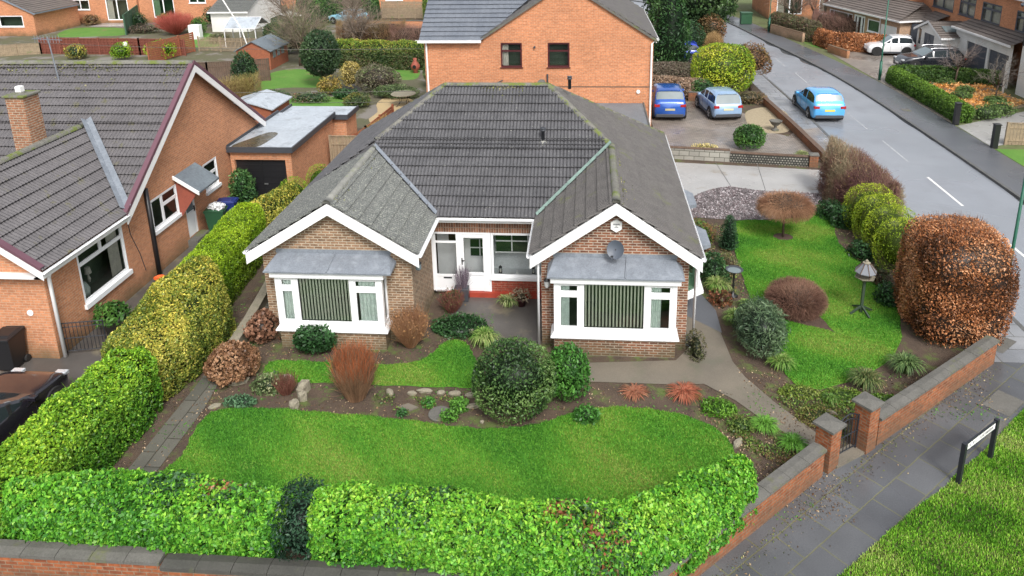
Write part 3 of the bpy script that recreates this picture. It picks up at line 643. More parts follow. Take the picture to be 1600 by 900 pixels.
def roof_slope(mb, o, u, v, segs, gauge=.36, rib=.108, amp=.042, lift=.052, sub=4, prof=None):
    """interlocking tiles in courses: real ribs and stepped edges. segs: (h0,h1,a0,a1,b0,b1) limits of s at h0/h1, h = slope length"""
    o = np.array(o, float); u = np.array(u, float); v = np.array(v, float); v /= np.linalg.norm(v); n = np.cross(u, v); n /= np.linalg.norm(n)
    pr = prof or {4: [0, .9, 1, .9], 2: [0, 1], 1: [0]}[sub]
    for (h0, h1, a0, a1, b0, b1) in segs:
        k = int(math.floor(h0/gauge+1e-6)); 
        while k*gauge < h1-1e-6:
            ta, tb = max(h0, k*gauge), min(h1, (k+1)*gauge)
            L = lambda t: a0+(a1-a0)*(t-h0)/(h1-h0); Rr = lambda t: b0+(b1-b0)*(t-h0)/(h1-h0)
            lo, hi = min(L(ta), L(tb)), max(Rr(ta), Rr(tb))
            if hi-lo < 1e-3: k += 1; continue
            if sub == 1 and prof is None: s = np.array([lo, hi])
            else:
                step = rib/sub; i0, i1 = math.floor(lo/step), math.ceil(hi/step); s = np.arange(i0, i1+1)*step
            idx = np.round(s/(rib/sub)).astype(int) % sub if sub > 1 else np.zeros(len(s), int)
            hh = np.array([pr[i] for i in idx])*amp
            jt = np.array([(math.sin(math.floor(x/(rib*3))*12.9898+k*78.233)*43758.5453) % 1 for x in s])*.008
            m = len(s); rows = []
            for (t, base, ad) in ((ta-.012, lift-.014, 1), (ta-.012, lift, 1), ((ta+tb)/2, lift*.5, 1), (tb+.05, -.004, 1)):
                sc = np.clip(s, L(max(h0, min(t, h1))), max(Rr(max(h0, min(t, h1))), L(max(h0, min(t, h1)))))
                rows.append(o+np.outer(sc, u)+v*t+np.outer(base+(hh*ad+jt), n))
            V = np.concatenate(rows); fs = []
            for r in range(3):
                for i in range(m-1):
                    fs.append((r*m+i, r*m+i+1, (r+1)*m+i+1, (r+1)*m+i))
            mb.add(V.tolist(), fs); k += 1
def ridge(mb, a, b, r=.105, step=.42, sag=.0):
    a = Vector(a); b = Vector(b); L = (b-a).length; n = max(1, round(L/step)); d = (b-a)/L
    side = d.cross(Vector((0, 0, 1))).normalized(); up = side.cross(d).normalized()
    for i in range(n):
        p = a+d*(L*i/n); q = a+d*(L*(i+1)/n+.012); jr = random.uniform(-.008, .008); vs = []; fs = []; K = 7
        for (c, rr) in ((p, r*1.01+jr*.5), (q, r*.985+jr*.5)):
            for k in range(K+1):
                an = math.pi*(k/K); vs.append(c+side*rr*math.cos(an)+up*(rr*.85*math.sin(an)-r*.25))
        for k in range(K): fs.append((k, k+1, K+2+k, K+1+k))
        if i == 0 or i == n-1: fs += [tuple(range(K+1)), tuple(range(2*K+1, K, -1))]
        mb.add(vs, fs)
def gutter(mb, a, b, r=.055):
    a = Vector(a); b = Vector(b); d = (b-a).normalized(); side = d.cross(Vector((0, 0, 1))).normalized(); K = 6; vs = []; fs = []
    for c in (a, b):
        for rr in (r, r*.82):
            for k in range(K+1): an = math.pi*k/K; vs.append(c+side*rr*math.cos(an)+Vector((0, 0, -rr*math.sin(an))))
    m = K+1
    for k in range(K): fs += [(k, k+1, 2*m+k+1, 2*m+k), (m+k+1, m+k, 3*m+k, 3*m+k+1)]
    fs += [(0, m, 3*m, 2*m), (m-1, 2*m-1, 4*m-1, 3*m-1)]
    mb.add(vs, fs)

# ------------------------------------------------------------------ the bungalow
XL, WL_, XR, WR_, YR, YB, ZE, TP = -9.015, 4.598, 2.89, 4.35, 2.406, 10.834, 2.696, .701
TPL = .6185; YLB = -.083
cs, sn = 1/math.hypot(1, TP), TP/math.hypot(1, TP); csl, snl = 1/math.hypot(1, TPL), TPL/math.hypot(1, TPL)
XLR = XL+WL_; XRL = XR-WR_; XM = XL+WL_/2; XN = XR-WR_/2
ZRL = ZE+TPL*WL_/2; ZRR = ZE+TP*WR_/2; Dm = (YB-YR)/2; ZM = ZE+TP*Dm; YM = YR+Dm
H = thing('bungalow', 'brown brick bungalow with two white gables and bay windows, in the middle', 'bungalow', (-3, 5, 0))
# walls
fw = MB()
LWf = .17; RWf = .25
def gtop(x0, x1, xr, zr, sl): return None
# left wing walls (tan brick)
w = MB(); x0, x1 = -8.72, -4.66
zt = lambda x: ZE+TPL*(WL_/2-abs(x-XM))-.06
bayL = (-8.18, -5.40)
wall(w, (x0, LWf), (x1, LWf), [(0, zt(x0)), (XM-x0, zt(XM)), (x1-x0, zt(x1))], [(bayL[0]-x0, bayL[1]-x0, .55, 2.2)], .1)
wall(w, (x1, LWf), (x1, 2.70), ZE-.05); wall(w, (x0, 10.6), (x0, LWf), ZE-.05)
w.build('wall', 'brick_tan', H)
w = MB(); x0, x1 = -1.21, 2.62; zt = lambda x: ZE+TP*(WR_/2-abs(x-XN))-.06
bayR = (-.78, 2.2)
wall(w, (x0, RWf), (x1, RWf), [(0, zt(x0)), (XN-x0, zt(XN)), (x1-x0, zt(x1))], [(bayR[0]-x0, bayR[1]-x0, .55, 2.2)], .1)
SB = [(1.45, 3.05), (4.35, 5.95)]
wall(w, (x1, RWf), (x1, 10.6), ZE-.05, [(a-RWf, b-RWf, .85, 2.15) for a, b in SB], .1); wall(w, (x0, 2.70), (x0, RWf), ZE-.05); wall(w, (x1, 10.6), (-8.72, 10.6), ZE-.05)
w.build('wall', 'brick_main', H)
# recessed entrance wall
F = Fr((-4.66, 2.70), (-1.21, 2.70))
w = MB(); F.box(w, 0, F.L, 2.10, ZE-.06, -.1, 0); w.build('brick_lintel', 'brick_sold', H)
w = MB(); F.box(w, 1.78, F.L, .16, .60, -.1, 0); w.build('red_brick_panel', 'brick_red', H)
M['redpaint'] = surf('red_painted_step', (.36, .055, .03), (.26, .04, .025), 3, .5)
w = MB(); F.box(w, .42, F.L, -.02, .16, -.1, .10); w.build('doorstep', 'redpaint', H)
# door screen
ds = MB()
F.box(ds, 0, .07, .16, 2.10, -.07, .0); F.box(ds, 1.71, 1.78, .16, 2.10, -.07, .0); F.box(ds, .07, 1.71, 2.04, 2.10, -.07, .0); F.box(ds, .79, .85, .16, 2.04, -.07, .0); F.box(ds, .07, .79, .16, .21, -.07, 0)
F.box(ds, .07, .79, 1.74, 1.80, -.065, -.005); F.box(ds, .07, .79, .64, .70, -.065, -.005)
F.box(ds, .07, .12, .70, 2.04, -.06, -.01); F.box(ds, .74, .79, .70, 2.04, -.06, -.01)
scr = ds.build('door_screen', 'upvc', H)
pp = MB(); F.box(pp, .07, .79, .21, .64, -.05, -.02); pp.build('lower_panel', 'upvc', scr)
sl_ = MB(); F.box(sl_, .32, .57, .57, .61, -.02, -.005); sl_.build('letter_box', 'black', scr)
g = MB(); g.quad(F(.12, .70, -.035), F(.74, .70, -.035), F(.74, 1.74, -.035), F(.12, 1.74, -.035)); g.quad(F(.12, 1.80, -.035), F(.74, 1.80, -.035), F(.74, 2.04, -.035), F(.12, 2.04, -.035)); g.build('pane', 'glass', scr)
dr = MB()
F.box(dr, .85, .97, .17, 2.03, -.06, .01); F.box(dr, 1.55, 1.71, .17, 2.03, -.06, .01); F.box(dr, .97, 1.55, 1.93, 2.03, -.06, .01); F.box(dr, .97, 1.55, .17, .70, -.06, -.01); F.box(dr, .97, 1.55, .70, .78, -.06, .01)
F.box(dr, 1.03, 1.50, .24, .62, -.05, .0)
door = dr.build('door', 'upvc', H)
g = MB(); g.quad(F(.97, .78, -.03), F(1.55, .78, -.03), F(1.55, 1.93, -.03), F(.97, 1.93, -.03)); g.build('pane', 'glass', door)
hd = MB(); F.box(hd, .895, .925, 1.05, 1.27, .01, .03); F.box(hd, .895, .99, 1.18, 1.205, .03, .05); hd.build('handle', 'black', door)
for hz in (.4, 1.1, 1.8):
    hn = MB(); F.box(hn, 1.70, 1.73, hz, hz+.1, .01, .03); hn.build('hinge', 'white', door)
pw = window(H, F, 1.79, F.L-.02, .66, 2.09, cells=((0, 1, 0, 1),), k=-.035, bw=.035, sill=.10, sillk=.05, room='room_pale', back=.55)
# porch interior: cladding, inner glazed door and window seen through the glass
M['porchwhite'] = paint('porch_white', (.88, .89, .90), .6)
pi = MB(); pi.box(-4.62, -1.25, 3.32, 3.38, .16, 2.6)
pi.box(-4.62, -1.25, 2.75, 3.32, .10, .16); pi.build('porch_lining', 'porchwhite', H)
M['dkgreen_glass'] = paint('dark_green_glass', (.018, .045, .02), .15)
for (a, b, c, e, yy) in ((-4.25, -3.92, 1.45, 1.78, 3.3), (-3.60, -2.95, 1.05, 1.95, 3.3), (-2.75, -1.3, 1.35, 2.05, 3.0)):
    ig = MB(); ig.quad((a, yy, c), (b, yy, c), (b, yy, e), (a, yy, e)); ig.build('inner_window', 'dkgreen_glass', H)
ib = MB()
for x in (-2.27, -1.78): ib.box(x-.015, x+.015, 2.975, 2.99, 1.35, 2.05)
for z in (1.33, 1.70, 2.03): ib.box(-2.77, -1.28, 2.975, 2.99, z, z+.03)
for x in (-3.60, -3.29, -2.97): ib.box(x-.015, x+.015, 3.27, 3.29, 1.05, 1.95)
for z in (1.03, 1.33, 1.63, 1.93): ib.box(-3.62, -2.95, 3.25, 3.269, z, z+.03)
ib.build('glazing_bars', 'upvc', H)
for x in (-2.62, -1.62):   # lanterns on the window board
    L = thing('lantern', 'small dark lantern on the porch sill, %s the door' % ('next to' if x < -2 else 'far from'), 'lantern', (x, 2.86, .72))
    m_ = MB(); m_.box(x-.05, x+.05, 2.81, 2.91, .72, .74); m_.box(x-.045, x+.045, 2.815, 2.905, .88, .90); m_.lathe((x, 2.86, .90), [(.06, 0), (.04, .035), (.012, .05), (.008, .075)], 8)
    for sx in (-.042, .034):
        for sy in (-.042, .034): m_.box(x+sx, x+sx+.008, 2.86+sy, 2.86+sy+.008, .74, .88)
    m_.build('frame', 'black', L); c_ = MB(); c_.lathe((x, 2.86, .74), [(.02, 0), (.02, .08), (.004, .085)], 8); c_.build('candle', 'curtain_cream', L)
L = MB(); L.lathe((-2.12, 2.86, .66), [(.03, 0), (.045, .03), (.03, .07), (.012, .10), (.015, .16), (.004, .17)], 10)
L.build('ornament', 'white', None, True, label='little white ornament on the porch window board', cat='ornament')
# roof tiles
h = Dm/cs; hl = (WL_/2)/cs
def S(x): return x/cs
vL = TPL*(WL_/2)/TP      # run of the left valley on the main front slope
rf = MB()
roof_slope(rf, (0, YR, ZE), (1, 0, 0), (0, cs, sn), [(0, S(vL), XLR, XM, XRL, XRL+vL), (S(vL), S(WR_/2), XM, XM, XRL+vL, XN), (S(WR_/2), S(WL_/2), XM, XM, XN, XN-(WL_/2-WR_/2)), (S(WL_/2), S(Dm), XM, XM+Dm-WL_/2, XN-(WL_/2-WR_/2), XN-(Dm-WR_/2))])
roof_slope(rf, (0, YB, ZE), (-1, 0, 0), (0, -cs, sn), [(0, S(Dm), -XR, -XR+Dm, -XL, -XL-Dm)], sub=2)
roof = rf.build('roof', 'tile', H)
rl = MB()
roof_slope(rl, (XLR, 0, ZE), (0, 1, 0), (-csl, 0, snl), [(0, WL_/2/csl, YLB, YLB, YR, YR+vL)], lift=.045)
rl.build('roof_tiles_left', 'tile_lichen', roof)
rl = MB()
roof_slope(rl, (XL, 0, ZE), (0, -1, 0), (csl, 0, snl), [(0, WL_/2/csl, -(YR+vL), -(YR+vL), -YLB, -YLB)], lift=.045)
rl.build('roof_tiles_left', 'tile_lichen', roof)
rl = MB()
roof_slope(rl, (XL, 0, ZE), (0, -1, 0), (cs, 0, sn), [(0, S(vL), -YB, -YB+vL, -(YR+vL), -(YR+vL)), (S(vL), S(WL_/2), -YB+vL, -YB+WL_/2, -(YR+vL), -(YR+WL_/2)), (S(WL_/2), S(Dm), -YB+WL_/2, -YM, -(YR+WL_/2), -YM)])
rl.add([(XL, YR+vL, ZE), (XM, YR+vL, ZRL), (XM, YR+vL, ZRL+.19)], [(0, 1, 2)])
rl.build('roof_tiles_left', 'tile', roof)
rr = MB()
roof_slope(rr, (XR, 0, ZE), (0, 1, 0), (-cs, 0, sn), [(0, S(WR_/2), 0, 0, YB, YB-WR_/2), (S(WR_/2), S(Dm), YR+WR_/2, YM, YB-WR_/2, YM)])
rr.build('roof_tiles_right', 'tile_old', roof)
rr = MB()
roof_slope(rr, (XRL, 0, ZE), (0, -1, 0), (cs, 0, sn), [(0, S(WR_/2), -YR, -(YR+WR_/2), 0, 0)])
rr.build('roof_tiles_right', 'tile_old', roof)
rg = MB(); hx0, hx1 = XM+Dm-WL_/2, XN-(Dm-WR_/2)
ridge(rg, (hx0, YM, ZM+.03), (hx1, YM, ZM+.03))
ridge(rg, (XM, YR+WL_/2, ZRL+.21), (hx0, YM, ZM+.02)); ridge(rg, (XN, YR+WR_/2, ZRR+.02), (hx1, YM, ZM+.02))
ridge(rg, (XL, YB, ZE+.03), (hx0, YM, ZM+.02)); ridge(rg, (XR, YB, ZE+.03), (hx1, YM, ZM+.02))
ridge(rg, (XN, -.02, ZRR+.03), (XN, YR+WR_/2, ZRR+.03))
rg.build('ridge_tiles', 'ridge', roof, True)
rg = MB(); ridge(rg, (XM, YLB-.02, ZRL+.03), (XM, YR+vL+.25, ZRL+.05)); rg.build('ridge_tiles', 'ridge_grey', roof, True)
vy = MB()
def valley(mb, a, b, w, zl=.045):
    a = Vector(a); b = Vector(b); d = (b-a).normalized(); s = d.cross(Vector((0, 0, 1))).normalized()*w/2; up = Vector((0, 0, zl))
    mb.add([a-s+up*1.7, a+up, a+s+up*1.7, b-s+up*1.7, b+up, b+s+up*1.7], [(0, 1, 4, 3), (1, 2, 5, 4)])
valley(vy, (XLR, YR, ZE), (XM, YR+vL, ZRL), .14, .10); vy.build('valley_lead', 'lead', roof)
vy = MB(); valley(vy, (XRL, YR, ZE), (XN, YR+WR_/2, ZRR), .13, .10); vy.build('valley_lead', 'lead_green', roof)
# bargeboards, fascias, gutters
def barge(mb, y, xa, za, xb, zb, wd=.27, th=.05, dz=-.02):
    a = Vector((xa, y, za)); b = Vector((xb, y, zb)); dn = Vector((0, 0, -wd*1.22))
    vs = [a+Vector((0, 0, dz)), b+Vector((0, 0, dz)), b+dn, a+dn]
    n = len(vs); vs2 = [v+Vector((0, th, 0)) for v in vs]
    mb.add(vs+vs2, [(0, 3, 2, 1), (4, 5, 6, 7), (0, 1, 5, 4), (1, 2, 6, 5), (2, 3, 7, 6), (3, 0, 4, 7)])
bb = MB(); barge(bb, YLB-.03, XL-.03, ZE-.02, XM, ZRL); barge(bb, YLB-.03, XM, ZRL, XLR+.03, ZE-.02); bb.build('bargeboard', 'white', H)
bb = MB(); barge(bb, -.03, XRL-.03, ZE-.02, XN, ZRR); barge(bb, -.03, XN, ZRR, XR+.03, ZE-.02); bb.build('bargeboard', 'white', H)
so = MB()
for (xa, za, xb, zb, y0, y1) in ((XL, ZE, XM, ZRL, YLB+.02, LWf), (XM, ZRL, XLR, ZE, YLB+.02, LWf), (XRL, ZE, XN, ZRR, .02, RWf), (XN, ZRR, XR, ZE, .02, RWf)):
    so.quad((xa, y0, za-.07), (xa, y1, za-.07), (xb, y1, zb-.07), (xb, y0, zb-.07))
so.box(XL+.02, -8.72, 0, 10.8, ZE-.12, ZE-.09); so.box(2.62, XR-.02, .02, 10.8, ZE-.12, ZE-.09); so.box(XLR-.25, XLR-.02, .0, 2.6, ZE-.12, ZE-.09); so.box(XRL+.02, -1.21, .02, 2.4, ZE-.12, ZE-.09); so.box(-4.66, -1.21, 2.44, 2.70, ZE-.12, ZE-.09)
so.build('soffit', 'white', H)
fs_ = MB(); fs_.box(XLR, XRL, 2.40, 2.44, ZE-.16, ZE-.01); fs_.box(XR-.02, XR+.01, .02, YB, ZE-.16, ZE-.01); fs_.box(XL-.01, XL+.02, .0, YB, ZE-.16, ZE-.01); fs_.box(XLR-.02, XLR+.01, -.03, 2.39, ZE-.16, ZE-.01); fs_.box(XRL-.01, XRL+.02, .02, 2.39, ZE-.16, ZE-.01)
fs_.build('fascia', 'white', H)
for (a, b) in (((XLR+.06, 2.34, ZE-.02), (XRL-.06, 2.34, ZE-.02)), ((XR+.07, 0, ZE-.02), (XR+.07, YB, ZE-.02)), ((XL-.07, YLB, ZE-.02), (XL-.07, YB, ZE-.02)), ((XLR+.07, YLB, ZE-.02), (XLR+.07, 2.3, ZE-.02)), ((XRL-.07, 0, ZE-.02), (XRL-.07, 2.3, ZE-.02))):
    gm = MB(); gutter(gm, a, b); gm.build('gutter', 'upvc', H)
for (x, y) in ((XRL+.17, .18), (XR-.05, .5)):
    dp = MB(); dp.tube([(x, y, .02), (x, y, ZE-.22), (x-.1 if x < 0 else x+.08, y, ZE-.06)], .035, 10); dp.build('downpipe', 'upvc', H, True)
# bay windows
def bay(x0, x1, yf, yw, roofy, cellx, zs=.66, mat='brick_main', rx0=None, rx1=None, fold=False):
    """x0..x1 glazed bay, front plane yf, wall plane yw"""
    z1 = 2.13
    b = MB(); wall(b, (x0+.0, yf), (x1-.0, yf), .53); wall(b, (x1, yf), (x1, yw), .53); wall(b, (x0, yw), (x0, yf), .53)
    by = b.build('bay_window', mat, H)
    Ff = Fr((x0, yf), (x1, yf)); W = x1-x0
    s = MB(); s.box(x0-.09, x1+.09, yf-.09, yw-.003, .53, .56)
    s.add([(x0-.09, yf-.09, .56), (x1+.09, yf-.09, .56), (x1+.0, yf+.0, .68), (x0, yf, .68), (x0-.09, yw-.003, .56), (x0, yw-.003, .68), (x1+.09, yw-.003, .56), (x1, yw-.003, .68)], [(0, 1, 2, 3), (4, 0, 3, 5), (1, 6, 7, 2)])
    s.build('sill', 'upvc', by)
    m = MB()
    F_ = Ff
    def bar(a, b_, c, e, k0=-.07, k1=0.): F_.box(m, a, b_, c, e, k0, k1)
    bar(0, .12, .68, z1); bar(W-.12, W, .68, z1); bar(.12, W-.12, z1-.06, z1)
    bar(.12, W-.12, .68, .78)
    c1, c2 = cellx
    bar(c1, c1+.10, .78, z1-.06); bar(c2, c2+.10, .78, z1-.06)
    pn = MB(); cells = [(.12, c1, .78, 1.74), (.12, c1, 1.80, z1-.06), (c2+.10, W-.12, .78, 1.74), (c2+.10, W-.12, 1.80, z1-.06), (c1+.10, c2, .78, z1-.06)]
    bar(.12, c1, 1.74, 1.80); bar(c2+.10, W-.12, 1.74, 1.80)
    for i, (a, b_, c, e) in enumerate(cells):
        w = .06 if i < 4 else .02
        bar(a, a+w, c, e, -.06, -.012); bar(b_-w, b_, c, e, -.06, -.012); bar(a+w, b_-w, e-w, e, -.06, -.012); bar(a+w, b_-w, c, c+w, -.06, -.012)
        pn.quad(F_(a+w, c+w, -.03), F_(b_-w, c+w, -.03), F_(b_-w, e-w, -.03), F_(a+w, e-w, -.03))
    # side lights
    for (px, sgn) in ((x0, 1), (x1, -1)):
        xa, xb = sorted((px, px+sgn*.06))
        m.box(xa, xb, yf+.07, yf+.13, .68, z1); m.box(xa, xb, yw-.07, yw-.003, .68, z1); m.box(xa, xb, yf+.13, yw-.07, .68, .76); m.box(xa, xb, yf+.13, yw-.07, z1-.07, z1)
        xc = px+sgn*.03; pn.quad((xc, yf+.13, .76), (xc, yw-.07, .76), (xc, yw-.07, z1-.07), (xc, yf+.13, z1-.07))
    m.build('window_frame', 'upvc', by); pn.build('pane', 'glass', by)
    bl = MB(); n = int((c2-c1-.1)/.088)
    for i in range(n):
        x = c1+.12+(i+.5)*(c2-c1-.14)/n; h_ = .030
        bl.quad(F_(x-h_*.8, .80, -.09), F_(x+h_*.6, .80, -.11), F_(x+h_*.6, z1-.07, -.11), F_(x-h_*.8, z1-.07, -.09))
    bl.build('vertical_blind', 'blind', by)
    for (a, b_) in ((.12, c1*.9+.05), (c2+.22, W-.15)) if not fold else ((.14, .40), (c2+.12, c2+.42)):
        nn = 10; cu = MB()
        for i in range(nn):
            xa, xb = a+(b_-a)*i/nn, a+(b_-a)*(i+1)/nn; ka, kb = -.08-(i % 2)*.04, -.08-((i+1) % 2)*.04
            cu.quad(F_(xa, .79, ka), F_(xb, .79, kb), F_(xb, z1-.06, kb), F_(xa, z1-.06, ka))
        cu.build('curtain', 'curtain', by)
    rm = MB(); rm.quad((x0-.1, yw+1.2, .3), (x1+.1, yw+1.2, .3), (x1+.1, yw+1.2, 2.4), (x0-.1, yw+1.2, 2.4)); rm.quad((x0, yf+.08, .6), (x1, yf+.08, .6), (x1, yw+1.2, .6), (x0, yw+1.2, .6)); rm.quad((x0, yf+.08, z1+.0), (x1, yf+.08, z1), (x1, yw+1.2, z1), (x0, yw+1.2, z1))
    rm.quad((x0-.1, yw+.12, .3), (x0-.1, yw+1.2, .3), (x0-.1, yw+1.2, 2.4), (x0-.1, yw+.12, 2.4)); rm.quad((x1+.1, yw+.12, .3), (x1+.1, yw+1.2, .3), (x1+.1, yw+1.2, 2.4), (x1+.1, yw+.12, 2.4))
    rm.build('room_beyond', 'room', by)
    # lead roof
    r = MB(); ra, rb = rx0, rx1; yf2 = yf-.17; zf, zb = 2.33, 2.58
    ia, ib_ = ra+.18, rb-.18
    vs = [(ra, yf2, zf), (rb, yf2, zf), (ib_, yw-.0, zb), (ia, yw-.0, zb), (ra+.0, yw-.003, zf+.06), (rb, yw-.003, zf+.06)]
    r.add(vs, [(0, 1, 2, 3), (0, 3, 4), (1, 5, 2)])
    r.add([(ra, yf2, zf-.04), (rb, yf2, zf-.04), (rb, yf2, zf), (ra, yf2, zf), (rb, yw-.003, zf-.04), (rb, yw-.003, zf+.06), (ra, yw-.003, zf-.04), (ra, yw-.003, zf+.06)], [(0, 1, 2, 3), (1, 4, 5, 2), (6, 0, 3, 7)])
    r.quad((ia-.05, yw-.012, zb-.01), (ib_+.05, yw-.012, zb-.01), (ib_+.05, yw-.006, zb+.11), (ia-.05, yw-.006, zb+.11))
    r.tube([((ra+rb)/2+(-.0 if not fold else .25), yf2, zf+.02), ((ra+rb)/2+.06+(-.0 if not fold else .25), yw-.01, zb+.02)], .022, 6)
    r.build('lead_roof', 'lead', by)
    t = MB(); t.box(x0-.08, x1+.08, yf-.10, yw-.003, z1+.0, zf-.05); t.build('fascia', 'upvc', by)
bay(-8.25, -5.36, -.30, LWf, 0, (.50, 2.02), mat='brick_tan', rx0=-8.46, rx1=-5.06)
bay(-.86, 2.28, -.26, RWf, 0, (.66, 2.33), rx0=-1.03, rx1=2.44, fold=True)
# small side bays with flat lead hoods
for i, (a, b) in enumerate(SB):
    ym = (a+b)/2; xi, xo = 2.623, 3.16; y0_, y1_, y2_, y3_ = a-.05, ym-.38, ym+.38, b+.05
    P4 = [(xi, y0_), (xo, y1_), (xo, y2_), (xi, y3_)]; m = MB(); pn = MB()
    for (p, q) in zip(P4, P4[1:]):
        Fx = Fr(p, q); W = Fx.L; Fx.box(m, .0, .07, .92, 2.06, -.06, 0); Fx.box(m, W-.07, W, .92, 2.06, -.06, 0); Fx.box(m, 0, W, 2.063, 2.14, -.06, 0); Fx.box(m, 0, W, .84, .917, -.06, 0)
        pn.quad(Fx(.07, .92, -.03), Fx(W-.07, .92, -.03), Fx(W-.07, 2.06, -.03), Fx(.07, 2.06, -.03))
    sb = m.build('side_bay_window', 'upvc', H); pn.build('pane', 'glass_green', sb)
    s = MB(); Q = [(xi, y0_-.12), (xo+.12, y1_-.06), (xo+.12, y2_+.06), (xi, y3_+.12)]; s.extrude(Q, .76, .835); s.build('sill', 'upvc', sb)
    rr_ = MB(); Q = [(xi, a-.28), (3.40, ym-.48), (3.40, ym+.48), (xi, b+.28)]; zt_ = [2.46, 2.29, 2.29, 2.46]
    top_ = [(x, y, z) for (x, y), z in zip(Q, zt_)]; bot = [(x, y, 2.20) for x, y in Q]; rr_.add(top_+bot, [(0, 1, 2, 3), (4, 5, 1, 0), (5, 6, 2, 1), (6, 7, 3, 2), (7, 6, 5, 4)]); rr_.build('hood', 'lead', sb)
    rm = MB(); rm.quad((2.45, a, .86), (2.45, b, .86), (2.45, b, 2.14), (2.45, a, 2.14)); rm.build('room_beyond', 'curtain', sb)
# flue pipes on the roof (belong to the house)
def flue(x, y, z, h=.45, r=.055, base=True, mat='dkgrey'):
    m = MB(); m.lathe((x, y, z), [(r, 0), (r, h-.1), (r*1.5, h-.1), (r*1.5, h-.05), (r*1.1, h-.05), (r*1.1, h-.02), (r*1.6, h-.02), (r*1.5, h)], 12); f = m.build('flue_pipe', mat, H, True)
    if base: m = MB(); m.lathe((x, y, z-.08), [(.17, 0), (.16, .05), (.08, .12)], 10); m.build('flashing', 'ridge_grey', f)
flue(-1.40, 4.70, ZE+TP*2.30)
flue(-.62, 6.55, ZM-.10, .42, base=False)
# fixtures on the front
M['dishgrey'] = paint('dish_grey', (.08, .095, .12), .5)
D = thing('satellite_dish', 'grey satellite dish on the right gable above the bay roof', 'satellite dish', (.7, .25, 2.8))
m = MB(); c = Vector((.71, .0, 2.93)); ax = Vector((-.30, -1, .42)).normalized(); a1 = ax.cross(Vector((0, 0, 1))).normalized(); a2 = a1.cross(ax); K = 20; vs = [c-ax*.05]; fs = []
for j in (1, 2, 3):
    for k in range(K):
        an = 2*math.pi*k/K; rr_ = .225*j/3; vs.append(c+a1*rr_*math.cos(an)+a2*rr_*1.08*math.sin(an)+ax*(.07*(j/3)**2-.05))
for k in range(K): fs.append((0, 1+k, 1+(k+1) % K))
for j in (0, 1):
    for k in range(K): fs.append((1+j*K+k, 1+(j+1)*K+k, 1+(j+1)*K+(k+1) % K, 1+j*K+(k+1) % K))
m.add(vs, fs); m.build('reflector', 'dishgrey', D, True)
m = MB(); m.tube([(.72, .24, 2.80), (.72, .10, 2.85), (.71, .03, 2.92)], .018, 8); tip = c+ax*.32-a2*.16; m.tube([c-a2*.27, tip], .01, 6); m.tube([tip-ax*.05, tip+ax*.04], .028, 8); m.box(.66, .78, .22, .247, 2.74, 2.87); m.build('arm', 'black', D)
A = thing('alarm_box', 'white hexagonal alarm box at the top of the right gable', 'alarm box', (.73, .25, 3.5))
m = MB(); pts = [((.73+.165*math.cos(R(30+60*k))), 3.50+.18*math.sin(R(30+60*k))) for k in range(6)]
m.add([(x, .19, z) for x, z in pts]+[(x, .247, z) for x, z in pts], [tuple(range(6)), *[(k, k+6, (k+1) % 6+6, (k+1) % 6) for k in range(6)]]); m.build('cover', 'white', A)
def text(par, s, loc, rot, size, mat, name='lettering', ext=.001, al='CENTER'):
    cu = bpy.data.curves.new(name, 'FONT'); cu.body = s; cu.size = size; cu.extrude = ext; cu.align_x = al; cu.align_y = 'CENTER'
    tmp = bpy.data.objects.new(name, cu); COL.objects.link(tmp); dg = bpy.context.evaluated_depsgraph_get()
    me = bpy.data.meshes.new_from_object(tmp.evaluated_get(dg)); bpy.data.objects.remove(tmp)
    me.materials.clear(); me.materials.append(M[mat]); o = bpy.data.objects.new(name, me); COL.objects.link(o)
    o3 = ORG.get(par.name, (0, 0, 0)); o.parent = par; o.location = (loc[0]-o3[0], loc[1]-o3[1], loc[2]-o3[2]); o.rotation_euler = rot; return o
for k, (wd, dz) in enumerate(((.16, .05), (.18, .025), (.05, -.01), (.10, -.045))):
    m = MB(); m.box(.73-wd/2, .73+wd/2, .186, .1895, 3.5+dz, 3.5+dz+.014); m.build('print_line', 'dkgrey', A)
L = thing('wall_lantern', 'black coach lantern on the corner of the left gable', 'lantern', (-4.44, .2, 2.3))
m = MB(); m.lathe((-4.46, .12, 2.16), [(.03, 0), (.07, .03), (.075, .20), (.095, .21), (.04, .27), (.015, .31)], 6); m.tube([(-4.64, .3, 2.42), (-4.5, .2, 2.48), (-4.46, .12, 2.46)], .014, 6); m.build('lamp_body', 'black', L)
m = MB(); m.lathe((-4.46, .12, 2.20), [(.077, 0), (.081, .14)], 6); m.build('pane', 'carglass_pale', L)
L = thing('wall_lantern', 'pale lantern under the left end of the right gable', 'lantern', (-1.3, .2, 2.0))
m = MB(); m.lathe((-1.06, .16, 1.72), [(.03, 0), (.06, .03), (.075, .2)], 6); m.build('pane', 'white', L)
m = MB(); m.lathe((-1.06, .16, 1.92), [(.09, 0), (.04, .06), (.01, .09)], 6); m.box(-1.09, -1.03, .2, .247, 1.8, 1.95); m.build('lamp_cap', 'black', L)
m = MB(); F = Fr((-1.21, .25), (2.62, .25)); F.box(m, 1.9, 2.1, .18, .25, 0.003, .008)
